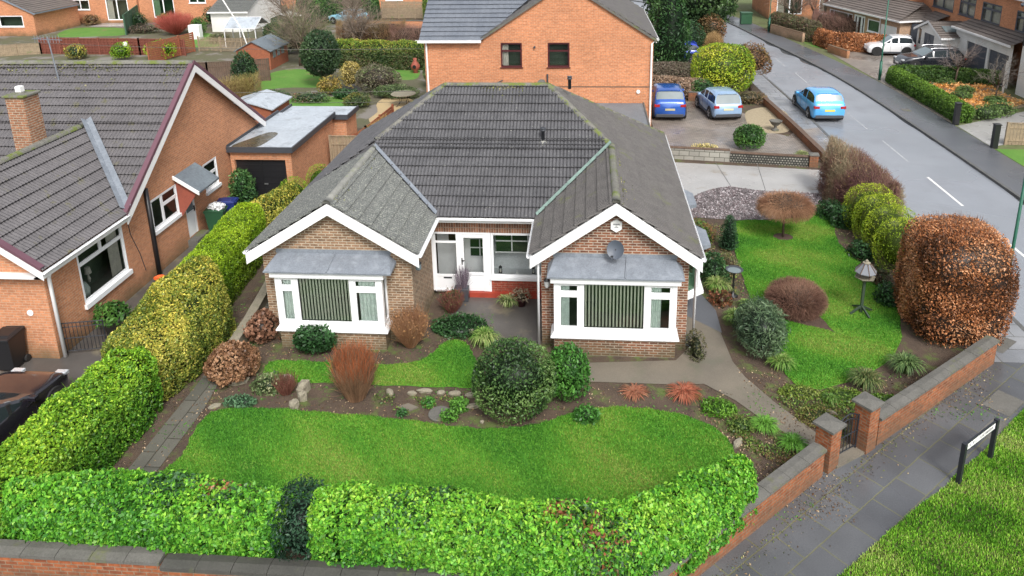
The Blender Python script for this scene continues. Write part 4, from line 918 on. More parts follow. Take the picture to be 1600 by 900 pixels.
# ------------------------------------------------------------------ left neighbour: L-shaped bungalow
N = thing('neighbour_bungalow', 'orange brick bungalow with large dark tiled roof and maroon verge, at the left', 'bungalow', (-20, 4, 0))
ne, nz1, sl = 2.72, 6.28, .717
yA, yB, yAp = 2.25, 12.2, 7.2
XW, XB = -14.0, -13.74
w = MB()
zt = lambda y: 6.28-.717*abs(y-yAp)-.08
holes = [(1.31, 3.42, .88, 2.5), (5.0, 6.6, 1.42, 2.48), (6.95, 7.62, .28, 2.2), (8.47, 9.5, 1.42, 2.48)]
y0 = -1.2
top = [(0, ne-.05), (yA-.0-y0, ne-.05), (yAp-y0, zt(yAp)), (yB-.1-y0, zt(yB-.1))]
wall(w, (XW, y0), (XW, yB-.1), top, holes, .10, 0)
wf = lambda x: ne-.06+.717*(2.75-abs(x+16.5))
wall(w, (-19.0, y0), (XW, y0), [(0, wf(-19)), (2.5, wf(-16.5)), (5, wf(-14))], (), .1, 0)
wall(w, (-34, yA+.2), (-19, yA+.2), 2.6); wall(w, (-19.0, 2.4), (-19.0, y0), 2.6); wall(w, (XW, yB-.1), (-34, yB-.1), 2.6)
w.build('wall', 'brick_orange', N)
F = Fr((XW, y0), (XW, yB-.1))
wn = window(N, F, 1.31, 3.42, .88, 2.5, cells=((0, .5, .72, 1), (.5, 1, .72, 1), (0, 1, 0, .72)), k=-.03, sill=.14, sillk=.08, room='room', cur=[(.72, .97)])
# table lamp, chair back inside
m = MB(); lx, ly = XW-.35, y0+2.1; m.lathe((lx, ly, 1.15), [(.02, 0), (.05, .1), (.02, .2), (.02, .28)], 8); m.lathe((lx, ly, 1.43), [(.1, 0), (.07, .18)], 10)
tl = m.build('table_lamp', 'curtain_cream', None, label='small cream table lamp inside the large window at the left', cat='table lamp')
m = MB(); m.lathe((XW-.32, y0+1.72, .88), [(.17, 0), (.2, .25), (.12, .42), (.03, .48)], 10); m.build('chair_back', 'curtain', None, True, label='pale rounded chair back behind the large left window', cat='chair')
window(N, F, 5.0, 6.6, 1.42, 2.48, cells=((0, .42, 0, 1), (.42, 1, 0, .62), (.42, 1, .62, 1)), k=-.03, sill=.12, sillk=.07)
window(N, F, 8.47, 9.5, 1.42, 2.48, cells=((0, 1, 0, .55), (0, 1, .55, 1)), k=-.03, sill=.12, sillk=.07)
m = MB(); F.box(m, 6.95, 7.03, .28, 2.2, -.08, -.02); F.box(m, 7.54, 7.62, .28, 2.2, -.08, -.02); F.box(m, 7.03, 7.54, 2.1, 2.2, -.08, -.02); F.box(m, 7.03, 7.54, .28, 1.1, -.07, -.03); F.box(m, 7.03, 7.54, 1.1, 1.16, -.07, -.02); dd = m.build('door', 'upvc', N)
m = MB(); m.quad(F(7.03, 1.16, -.05), F(7.54, 1.16, -.05), F(7.54, 2.1, -.05), F(7.03, 2.1, -.05)); m.build('pane', 'carglass_pale', dd)
m = MB(); F.box(m, 7.5, 7.53, 1.1, 1.3, -.02, .02); m.build('handle', 'black', dd)
m = MB(); F.box(m, 6.8, 7.75, 0, .26, .0, .35); m.build('doorstep', 'coping', N)
# door canopy
cn = MB(); A_ = F(6.55, 2.74, .02); 
cn.add([F(6.5, 2.76, .005), F(8.0, 2.76, .005), F(8.0, 2.2, .82), F(6.5, 2.2, .82), F(6.5, 2.70, .005), F(8.0, 2.70, .005), F(8.0, 2.14, .82), F(6.5, 2.14, .82)], [(3, 2, 1, 0), (4, 5, 6, 7), (0, 4, 7, 3), (2, 6, 5, 1), (3, 7, 6, 2)])
can = cn.build('door_canopy', 'felt_dark', N)
m = MB(); m.add([F(6.44, 2.80, .005), F(6.5, 2.80, .005), F(6.5, 2.24, .86), F(6.44, 2.24, .86), F(6.44, 2.68, .005), F(6.5, 2.68, .005), F(6.5, 2.12, .86), F(6.44, 2.12, .86)], [(3, 2, 1, 0), (4, 5, 6, 7), (0, 4, 7, 3), (2, 6, 5, 1), (3, 7, 6, 2)]); m.build('canopy_edge', 'white', can)
M['redwood'] = surf('red_brown_board', (.30, .08, .05), (.22, .06, .04), 3, .7)
m = MB(); m.add([F(6.58, 2.66, .01), F(6.58, 2.18, .74), F(6.58, 1.2, .01), F(6.60, 2.66, .01), F(6.60, 2.18, .74), F(6.60, 1.2, .01)], [(0, 2, 1), (3, 4, 5), (0, 1, 4, 3), (1, 2, 5, 4)]); m.build('canopy_side', 'redwood', can); m = MB(); m.bar(F(7.9, 1.6, .01), F(7.9, 2.2, .7), .05, .05); m.build('canopy_bracket', 'redwood', can)
# pipes
m = MB(); m.tube([(-13.93, 3.58, .0), (-13.93, 3.58, 3.0)], .075, 10); m.build('soil_pipe', 'black', N, True)
m = MB(); m.tube([(-13.9, -1.12, .02), (-13.9, -1.12, 2.35), (-13.80, -1.14, 2.62)], .05, 10); m.build('downpipe', 'white', N, True)
m = MB(); m.tube([(-13.985, 2.5, 2.6), (-13.985, 2.55, 1.9), (-13.985, 2.85, 1.1), (-13.985, 3.0, .45)], .011, 5); m.build('cable', 'dkgrey', N)
# roofs
c_, s_ = 1/math.hypot(1, sl), sl/math.hypot(1, sl)
run = yAp-yA; xr = -16.5; wrun = 2.75
m = MB()
GA, RB = .345, .118
roof_slope(m, (0, yA, ne), (1, 0, 0), (0, c_, s_), [(0, wrun/c_, xr+wrun+.02, xr, -13.76, -13.76), (wrun/c_, run/c_, -34, -34, -13.76, -13.76)], gauge=GA, rib=RB, amp=.028, lift=.055, sub=2)
roof_slope(m, (0, yA, ne), (1, 0, 0), (0, c_, s_), [(0, wrun/c_, -34, -34, xr-wrun, xr)], gauge=GA, rib=RB, amp=.028, lift=.055, sub=2)
roof_slope(m, (0, yB, ne), (-1, 0, 0), (0, -c_, s_), [(0, run/c_, 13.76, 13.76, 34, 34)], gauge=GA, rib=RB, sub=1)
nr = m.build('roof', 'tile_left', N)
m = MB()
roof_slope(m, (-13.75, 0, ne), (0, 1, 0), (-c_, 0, s_), [(0, wrun/c_, -1.5, -1.5, yA, yA+wrun)], gauge=GA, rib=RB, amp=.028, lift=.055, sub=2)
roof_slope(m, (-19.25, 0, ne), (0, -1, 0), (c_, 0, s_), [(0, wrun/c_, -(yA), -(yA+wrun), 1.5, 1.5)], gauge=GA, rib=RB, sub=1)
m.build('roof_tiles_wing', 'tile_left', nr)
m = MB(); ridge(m, (-34, yAp, nz1+.03), (-13.74, yAp, nz1+.03), .13); m.build('ridge_tiles', 'ridge', nr, True); m = MB(); ridge(m, (xr, -1.5, ne+sl*wrun+.04), (xr, yA+wrun, ne+sl*wrun+.04), .13); m.build('ridge_tiles', 'ridge', nr, True)
m = MB(); valley(m, (-13.78, yA+.0, ne+.02), (xr, yA+wrun, ne+sl*wrun+.02), .30, .13); m.build('valley_lead', 'lead', nr)
# verge: maroon strip, white bargeboard
def rake(mb, pa, pb, wd, th, off, top_):   # board in plane x=const
    a = Vector(pa); b = Vector(pb)
    vs = [a+Vector((off, 0, top_)), b+Vector((off, 0, top_)), b+Vector((off, 0, top_-wd)), a+Vector((off, 0, top_-wd))]
    vs += [v+Vector((-th, 0, 0)) for v in vs]
    mb.add(vs, [(0, 1, 2, 3), (7, 6, 5, 4), (0, 4, 5, 1), (1, 5, 6, 2), (2, 6, 7, 3), (3, 7, 4, 0)])
m = MB(); rake(m, (XB, yA-.1, ne), (XB, yAp, nz1), .13, .16, .04, .10); rake(m, (XB, yAp, nz1), (XB, yB+.1, ne), .13, .16, .04, .10); m.build('verge', 'maroon', N)
m = MB(); rake(m, (XB, yA-.1, ne), (XB, yAp, nz1), .26, .04, .03, -.05); rake(m, (XB, yAp, nz1), (XB, yB+.1, ne), .26, .04, .03, -.05)
m.box(XB-.02, XB+.02, -1.5, yA, ne-.2, ne-.03)
m.add([(-19.25, -1.53, ne-.2), (xr, -1.53, ne+sl*wrun-.2), (xr, -1.53, ne+sl*wrun+.0), (-19.25, -1.53, ne)], [(0, 1, 2, 3)]); m.add([(xr, -1.53, ne+sl*wrun-.22), (-13.7, -1.53, ne-.24), (-13.7, -1.53, ne+.0), (xr, -1.53, ne+sl*wrun)], [(0, 1, 2, 3)]); m.build('bargeboard', 'white', N)
m = MB(); m.add([(xr, -1.55, ne+sl*wrun+.02), (-13.72, -1.55, ne+.03), (-13.72, -1.55, ne+.12), (xr, -1.55, ne+sl*wrun+.12)], [(0, 1, 2, 3)]); m.add([(xr, -1.55, ne+sl*wrun+.12), (-13.72, -1.55, ne+.12), (-13.72, -1.38, ne+.12), (xr, -1.38, ne+sl*wrun+.12)], [(0, 1, 2, 3)]); m.build('verge', 'maroon', N)
m = MB(); gutter(m, (-13.68, -1.52, ne-.02), (-13.68, yA, ne-.02), .06); m.build('gutter', 'upvc', N)
m = MB(); m.box(-14.0, XB-.02, -1.5, yA, ne-.22, ne-.19); m.box(-19.2, -13.76, -1.5, -1.2, ne-.22, ne-.19); m.build('soffit', 'white', N)
# chimney on the roof
m = MB(); m.box(-17.13, -16.57, 2.55, 3.2, 3.6, 6.2); ch = m.build('chimney', 'brick_chim', nr)
m = MB(); m.box(-17.19, -16.51, 2.49, 3.26, 6.2, 6.28, .02); m.lathe((-16.85, 2.85, 6.28), [(.14, 0), (.13, .03), (.12, .05)], 10); m.build('chimney_cap', 'ridge', ch)
m = MB(); m.box(-16.94, -16.77, 2.77, 2.94, 6.3, 6.5, .02); m.build('chimney_cowl', 'white', ch)
# aerial
A = thing('tv_aerial', 'grey television aerial on a pole above the left roof ridge', 'aerial', (-17.9, 5.2, 5))
m = MB(); ax_, ay = -18.3, 5.2; zt_ = 4.9
m.tube([(-18.3, 6.5, 5.7), (-18.42, 6.5, 7.35)], .022, 6); m.tube([(-18.95, 6.5, 7.28), (-17.95, 6.55, 7.22)], .014, 5)
for i in range(9): x = -18.9+i*.11; m.tube([(x, 6.5, 7.14), (x, 6.5, 7.4)], .008, 4)
m.tube([(-18.85, 6.3, 7.3), (-18.85, 6.7, 7.3)], .01, 4); m.tube([(-18.7, 6.3, 7.3), (-18.7, 6.7, 7.3)], .01, 4)
m.build('mast', 'lead', A)
# round number plate, gate, pots, bins
A = thing('number_plaque', 'round white number plaque on the left orange brick wall', 'plaque', (-14.78, -1.2, 1.4))
m = MB(); m.disc((-14.55, -1.215, 1.37), (0, 1, 0), .085, .02); m.build('plate', 'white', A)
def garden_gate(nm, label, p0, p1, h, arched, mat='blackmetal'):
    g_ = thing(nm, label, 'gate', ((p0[0]+p1[0])/2, (p0[1]+p1[1])/2, 0)); a = Vector((*p0, 0)); b = Vector((*p1, 0)); L = (b-a).length; d = (b-a)/L
    fr = MB(); th = lambda t: h+(arched*math.sin(math.pi*t/L) if arched > 0 else (-arched*t/L))
    for t in (0.02, L-.02): fr.tube([a+d*t+Vector((0, 0, .05)), a+d*t+Vector((0, 0, th(t)+.02))], .018, 6)
    ts = [L*k/10 for k in range(11)]
    fr.tube([a+d*t+Vector((0, 0, th(t))) for t in ts], .015, 6); fr.tube([a+d*t+Vector((0, 0, th(t)-.12)) for t in ts], .012, 6)
    for z in (.12, .5): fr.tube([a+Vector((0, 0, z)), b+Vector((0, 0, z))], .014, 6)
    fr.build('frame', mat, g_)
    n = int(L/.095); bs = MB()
    for i in range(1, n): t = L*i/n; bs.tube([a+d*t+Vector((0, 0, .1)), a+d*t+Vector((0, 0, th(t)))], .009, 5)
    bs.build('bars', mat, g_); return g_
g_ = garden_gate('side_gate', 'low black metal gate between the left house corner and the hedge', (-13.95, -1.02), (-12.9, -.78), .95, 0)
def pot(nm, label, x, y, r, h, mat, plant, pcol, pr, ph, seed=1, lf=.1, cat='flower pot'):
    P = thing(nm, label, cat, (x, y, 0)); m = MB(); m.lathe((x, y, 0), [(r*.72, 0), (r*.95, h*.85), (r*1.08, h*.86), (r*1.1, h), (r*.95, h), (r*.9, h*.9)], 14); m.build('pot', mat, P, True)
    if plant:
        fb = FB(); p, n = surf_blob((x, y, h+ph*.3), (pr, pr, ph), plant, .2, seed, lo=-.3); fb.leaves(p, n, lf, pal(p, pcol, 3, seed), aspect=.4)
        core_blob(fb, (x, y, h+ph*.25), (pr*.6, pr*.6, ph*.6), tuple(c*.3 for c in pcol[0])); fb.build('plant', 'leaf', P)
GRN = [(.02, .06, .015), (.05, .14, .025), (.10, .22, .04)]
pot('potted_shrub', 'pale stone pot with green shrub behind the side gate', -13.3, .1, .24, .45, 'coping', 900, GRN, .42, .33, 2, .14)
pot('orange_pot', 'bright orange plastic pot by the left house wall', -13.55, 2.95, .16, .25, 'orange' if 'orange' in M else 'redpaint', 0, GRN, .1, .1)
M['orangep'] = paint('orange_plastic', (.75, .13, .03), .4)
bpy.data.objects['pot.001'].data.materials[0] = M['orangep']
def wheelie(label, x, y, rz, mat, lidmat=None, grp=None):
    B = thing('wheelie_bin', label, 'wheelie bin', (x, y, 0), grp, rz, local=True); m = MB()
    vs = [(-.2, -.24, .06), (.2, -.24, .06), (.2, .22, .06), (-.2, .22, .06), (-.27, -.33, .95), (.27, -.33, .95), (.27, .32, .95), (-.27, .32, .95)]
    m.add(vs, [(3, 2, 1, 0), (0, 1, 5, 4), (1, 2, 6, 5), (2, 3, 7, 6), (3, 0, 4, 7), (4, 5, 6, 7)]); m.box(-.28, .28, -.35, .33, .93, .97); m.build('body', mat, B)
    m = MB(); m.box(-.29, .29, -.37, .33, .975, 1.01, .015); m.add([(-.24, -.3, 1.01), (.24, -.3, 1.01), (.24, .28, 1.01), (-.24, .28, 1.01), (-.2, -.2, 1.05), (.2, -.2, 1.05), (.2, .2, 1.05), (-.2, .2, 1.05)], [(4, 5, 6, 7), (0, 1, 5, 4), (1, 2, 6, 5), (2, 3, 7, 6), (3, 0, 4, 7)]); m.tube([(-.24, .36, .98), (.24, .36, .98)], .018, 6); m.build('lid', lidmat or mat, B)
    for s in (-1, 1): m = MB(); m.disc((s*.23, .26, .1), (1, 0, 0), .1, .05, 12); m.build('wheel', 'rubber', B)
    return B
M['bin_blue'] = paint('bin_blue', (.015, .03, .16), .45); M['bin_green'] = paint('bin_green', (.02, .08, .035), .45); M['bin_black'] = paint('bin_black', (.012, .012, .014), .45)
wheelie('black wheelie bin against the orange brick wall by the parked black car', -15.0, -1.62, R(4), 'bin_black')
wheelie('green wheelie bin with white bag on its lid, beside the left house', -13.45, 6.75, R(-80), 'bin_green')
wheelie('blue wheelie bin behind the green one, beside the left house', -13.4, 7.55, R(-80), 'bin_blue')
fb = FB(); p, n = surf_blob((-13.4, 6.75, 1.08), (.26, .2, .12), 500, .35, 4, lo=-.3, f=7); fb.leaves(p, n, .11, np.full((len(p), 3), .72)*RNG.uniform(.8, 1.1, (len(p), 1)), aspect=.9, jit=.1); fb.build('rubbish_bag', 'twig', None, label='crumpled white plastic bag lying on the green wheelie bin', cat='bag')

# ------------------------------------------------------------------ garages with flat roofs
def flat_garage(nm, label, x0, x1, y0, y1, h, mat, felt, door=None, kerbmat='dkgrey', fall=0):
    g_ = thing(nm, label, 'garage', ((x0+x1)/2, (y0+y1)/2, 0)); w = MB()
    hs = [(door[0]-x0, door[1]-x0, 0, door[2])] if door else []
    wall(w, (x0, y0), (x1, y0), h-.12, hs, .15); wall(w, (x1, y0), (x1, y1), h-.12); wall(w, (x1, y1), (x0, y1), h-.12); wall(w, (x0, y1), (x0, y0), h-.12); w.build('wall', mat, g_)
    r = MB(); r.box(x0-.08, x1+.1, y0-.12, y1+.08, h-.12, h); r.build('roof', felt, g_)
    e = MB(); e.box(x0-.1, x1+.14, y0-.16, y0-.10, h-.16, h+.06); e.box(x1+.08, x1+.14, y0-.10, y1+.08, h-.16, h+.05); e.box(x0-.1, x0-.04, y0-.10, y1+.08, h-.02, h+.12); e.build('roof_edge', kerbmat, g_)
    if door:
        d = MB(); d.box(door[0], door[1], y0+.12, y0+.15, 0, door[2])
        xm = (door[0]+door[1])/2
        for k in range(1, 8): d.box(door[0]+.02, door[1]-.02, y0+.108, y0+.118, door[2]*k/8-.01, door[2]*k/8+.01)
        d.box(xm-.02, xm+.02, y0+.09, y0+.106, 0, door[2]); dd = d.build('garage_door', 'black', g_)
        hm = MB(); hm.box(xm+.05, xm+.2, y0+.06, y0+.088, .95, 1.0); hm.build('handle', 'chrome', dd)
    return g_
flat_garage('garage', 'brick garage with puddled grey flat roof and black door, left of centre', -13.95, -11.5, 9.3, 14.3, 2.5, 'brick_orange', 'felt', (-13.8, -11.75, 2.0))
flat_garage('outbuilding', 'lower flat roofed brick outbuilding behind the black door garage', -14.0, -10.95, 14.5, 16.0, 2.35, 'brick_orange', 'felt')
puddle = smooth([(-13.9, 9.4), (-12.9, 9.35), (-12.7, 10.4), (-12.75, 11.2), (-13.2, 11.3), (-13.6, 10.4)], 4)
M['puddle'] = surf('wet_roof_moss', (.10, .085, .05), (.05, .05, .045), 4, .15, .5, fine=20)
o = sheet('roof_puddle', puddle, 2.506, 'puddle', kind=None); g_ = bpy.data.objects['garage']; o.parent = g_; o.location = tuple(-v for v in ORG['garage'])
flat_garage('garage', 'grey flat roofed garage attached to the big brick house behind', -1.6, 2.5, 13.6, 17.45, 2.18, 'brick_orange', 'felt_dark', kerbmat='coping')
# ------------------------------------------------------------------ big house behind
Bh = thing('brick_house', 'large orange brick house with wide gable behind the bungalow', 'house', (-2, 22, 0))
YF = 17.5; EZ = 5.35; bs = .63; xa, xb, xc = -7.83, -5.1, 3.0; xap = (xb+xc)/2+.0
w = MB()
wins = [(-4.16, -3.15, 3.93, 5.1), (-1.93, -.90, 3.93, 5.1)]
zt = lambda x: EZ-.05+bs*((xc-xb)/2-abs(x-xap))
wall(w, (xa, YF), (xc, YF), [(0, EZ-.05), (xb-xa, EZ-.05), (xap-xa, zt(xap)), (xc-xa, EZ-.05)], [(a-xa, b-xa, c, d) for a, b, c, d in wins], .1)
wall(w, (xc, YF), (xc, 27.5), EZ-.05); wall(w, (xa, 27.5), (xa, YF), EZ-.05); wall(w, (xc, 27.5), (xa, 27.5), EZ-.05)
w.build('wall', 'brick_far', Bh)
F = Fr((xa, YF), (xc, YF))
M['maroonw'] = paint('maroon_frame', (.07, .015, .018), .35)
for (a, b, c, d) in wins: window(Bh, F, a-xa, b-xa, c, d, cells=((0, 1, 0, .68), (0, 1, .68, 1)), k=-.03, mat='maroonw', sill=.04, room='room', bw=.04, cur=[(.05, .35)] if a < -3 else 0)
m = MB(); F.box(m, 6.0, xc-xa, 2.96, 3.0, .0, .012); m.build('string_course', 'timber_dark', Bh)
c_, s_ = 1/math.hypot(1, bs), bs/math.hypot(1, bs); hw = (xc-xb)/2+.12
m = MB()
roof_slope(m, (0, YF-.22, EZ-.12), (1, 0, 0), (0, c_, s_), [(0, 4.9/c_, xa-.2, xa-.2, xb+.05, xap)], gauge=.33, rib=.3, amp=.012, lift=.05, sub=2)
br = m.build('roof', 'tile_blue', Bh)
m = MB()
roof_slope(m, (xc+.15, 0, EZ-.09), (0, 1, 0), (-c_, 0, s_), [(0, (hw+.08)/c_, YF-.1, YF-.1, 27.6, 27.6)], gauge=.33, rib=.3, amp=.012, sub=2)
roof_slope(m, (xb-.1, 0, EZ-.09), (0, -1, 0), (c_, 0, s_), [(0, (hw+.08)/c_, -27.6, -27.6, -YF+.1, -YF+.1)], gauge=.33, rib=.3, amp=.012, sub=2)
m.build('gable_roof_tiles', 'tile_old', br)
m = MB(); m.box(xa-.25, xb+.05, YF-.30, YF-.22, EZ-.2, EZ-.08); m.build('gutter', 'white', Bh); m = MB(); gutter(m, (xc+.2, YF-.1, EZ-.1), (xc+.2, 27.6, EZ-.1), .06); m.box(xc+.10, xc+.15, YF-.1, 27.6, EZ-.25, EZ-.1); m.build('gutter', 'white', Bh)
m = MB(); m.tube([(xa+.12, YF-.08, 0), (xa+.12, YF-.08, EZ-.15)], .045, 8); m.build('downpipe', 'white', Bh); m = MB(); m.tube([(xc-.08, YF-.06, 0), (xc-.08, YF-.06, EZ-.3), (xc+.15, YF-.06, EZ-.1)], .045, 8); m.build('downpipe', 'white', Bh)
m = MB(); bz = zt(xap)+.05
for (p, q) in (((xb-.12, EZ-.12), (xap, bz+.04)), ((xap, bz+.04), (xc+.15, EZ-.12))): m.add([(p[0], YF-.12, p[1]-.1), (q[0], YF-.12, q[1]-.1), (q[0], YF-.12, q[1]+.03), (p[0], YF-.12, p[1]+.03), (p[0], YF, p[1]-.1), (q[0], YF, q[1]-.1), (q[0], YF+.05, q[1]+.03), (p[0], YF+.05, p[1]+.03)], [(0, 1, 2, 3), (3, 2, 6, 7), (0, 4, 5, 1)])
m.build('verge', 'coping', Bh)
m = MB(); m.disc((-2.55, YF-.06, 4.9), (0, 1, 0), .05, .12, 10); m.tube([(-4.1, YF-.02, 3.3), (-4.4, YF-.02, 3.15), (-4.9, YF-.02, 2.85)], .025, 6); m.tube([(-1.95, YF-.05, 3.05), (-1.95, YF-.05, 3.6)], .04, 8); m.build('flue_pipe', 'dkgrey', Bh)
m = MB(); m.disc((2.35, YF-.03, 2.75), (0, 1, 0), .09, .06, 12); m.build('wall_lamp', 'white', Bh)
D = thing('satellite_dish', 'small pale satellite dish low on the big brick house wall', 'satellite dish', (-2.2, 17.3, 3.1))
m = MB(); m.disc((-2.22, 17.25, 3.2), (.2, -1, .3), .2, .02, 16); m.tube([(-2.22, 17.27, 3.1), (-2.2, 17.48, 3.0)], .02, 6); m.tube([(-2.22, 17.2, 3.02), (-2.2, 16.95, 3.1)], .012, 6); m.build('reflector', 'coping', D)
# ------------------------------------------------------------------ low walls
def lowwall(nm, label, pts, h, mat='brick_wall', cap='coping', w_=.22, cw=.32, ch=.07, closed=False, cat='wall', z=0, group=None):
    W_ = thing(nm, label, cat, (pts[0][0], pts[0][1], 0), group); m = MB(); c = MB(); u = 0
    for a, b in zip(pts, pts[1:]):
        A_, B_ = np.array(a, float), np.array(b, float); L = np.linalg.norm(B_-A_); d = (B_-A_)/L; n = np.array([d[1], -d[0]])
        for sgn, (p, q) in ((1, (A_, B_)), (-1, (B_, A_))):
            p = p+n*sgn*w_/2; q = q+n*sgn*w_/2
            m.quad((*p, -.05), (*q, -.05), (*q, h), (*p, h), [(u, 0), (u+L, 0), (u+L, h), (u, h)])
        for p, s2 in ((A_, -1), (B_, 1)):
            q1, q2 = p+n*w_/2, p-n*w_/2; m.quad((*q1, -.05), (*q2, -.05), (*q2, h), (*q1, h), [(0, 0), (w_, 0), (w_, h), (0, h)])
        k = max(1, round(L/.62)); 
        for i in range(k):
            p = A_+d*(L*i/k+.005); q = A_+d*(L*(i+1)/k-.005); j = random.uniform(-.004, .004)
            v = [(*(p+n*cw/2), h), (*(q+n*cw/2), h), (*(q-n*cw/2), h), (*(p-n*cw/2), h)]
            v2 = [(x, y, h+ch*.75+j) for x, y, _ in v]; mid = [(*(p), h+ch+j), (*(q), h+ch+j)]
            c.add(v+v2+mid, [(3, 2, 1, 0), (0, 1, 5, 4), (2, 3, 7, 6), (4, 5, 9, 8), (8, 9, 6, 7), (0, 4, 8, 7, 3), (1, 2, 6, 9, 5)])
        u += L
    m.build('brickwork', mat, W_); c.build('coping', cap, W_); return W_
lowwall('garden_wall', 'front garden brick wall with dark coping along the bottom edge', [(-13, -7.82), (-7.3, -7.82)], .64, cap='coping', ch=.09)
lowwall('garden_wall', 'front brick wall stretch with nearly black half-round coping below the hedge', [(-7.28, -7.86), (.95, -7.86)], .58, cap='coping_dark', ch=.10)
lowwall('garden_wall', 'diagonal brick garden wall left of the gate, wide dark coping', [(1.0, -7.74), (4.78, -4.30)], .64, cap='coping', cw=.31, ch=.08)
lowwall('garden_wall', 'diagonal brick garden wall right of the gate, below the copper hedge', [(6.22, -3.28), (8.0, -1.85), (10.25, .0)], .64, cap='coping', cw=.31, ch=.08)
def pillar(label, x, y, w_, h, rz, mat='brick_wall', cap='coping', cw=.06, grp=None, cat='gate pillar'):
    P = thing('gate_pillar', label, cat, (x, y, 0), grp, rz, local=True); m = MB(); m.box(-w_/2, w_/2, -w_/2, w_/2, -.05, h); m.build('brickwork', mat, P); m = MB(); a = w_/2+cw; m.box(-a, a, -a, a, h, h+.05); m.add([(-a, -a, h+.05), (a, -a, h+.05), (a, a, h+.05), (-a, a, h+.05), (0, 0, h+.10)], [(0, 1, 4), (1, 2, 4), (2, 3, 4), (3, 0, 4)]); m.build('cap', cap, P)
pillar('brick gate pillar with stone cap, left of the black garden gate', 5.0, -4.06, .36, 1.02, R(41), cap='stone' if 0 else 'coping')
pillar('brick gate pillar with stone cap, right of the black garden gate', 5.98, -3.42, .36, 1.12, R(39))
garden_gate('garden_gate', 'black wrought iron garden gate with curved top between two brick pillars', (5.18, -3.93), (5.80, -3.50), .86, .16)
m = MB(); m.bar((5.12, -4.0, .02), (5.86, -3.5, .02), .34, .06); m.build('threshold_stone', 'concrete', None, label='worn stone threshold slab under the garden gate', cat='step')
# driveway wall
DW = [(3.4, 15.95), (5.3, 15.75)]
M['blockwork'] = flagmat('mossy_block_wall', .45, .22, (.33, .32, .28), (.22, .215, .19), (.07, .07, .05), .9, .8)
M['blockdark'] = flagmat('dark_decor_block', .12, .10, (.30, .29, .25), (.05, .05, .045), (.035, .035, .03), .9, .8, ms=.03)
lowwall('block_wall', 'pale block wall stretch at the left end of the driveway', [(3.3, 15.95), (6.4, 15.5)], .52, 'blockwork', 'timber_dark', .2, .24, .05)
lowwall('block_wall', 'dark patterned block wall stretch beside the concrete driveway', [(6.42, 15.5), (9.75, 14.98)], .42, 'blockdark', 'timber_dark', .2, .24, .05)
pillar('small red brick pillar at the driveway end of the block wall', 9.95, 14.95, .36, .52, R(-8), 'brick_wall', 'coping', .03)
lowwall('low_brick_wall', 'low brick wall with dark top edging the tan gravel by the pavement', [(10.62, 15.2), (10.45, 20.3), (10.15, 25.6)], .38, 'brick_wall', 'timber_dark', .2, .24, .05)
lowwall('low_brick_wall', 'low two step brick planter wall behind the parked cars', [(5.9, 26.5), (8.6, 26.3)], .5, 'brick_wall', 'coping', .22, .26, .05)
pillar('weathered brick stub at the road end of the twiggy hedge', 9.62, 11.45, .3, .9, 0, 'brick_wall', 'coping', .02, cat='brick post')
lowwall('edging_wall', 'low mossy concrete wall beside the left path', [(-9.9, 3.2), (-9.55, .6), (-9.35, -1.7)], .3, 'stone', 'stone', .2, .26, .05)
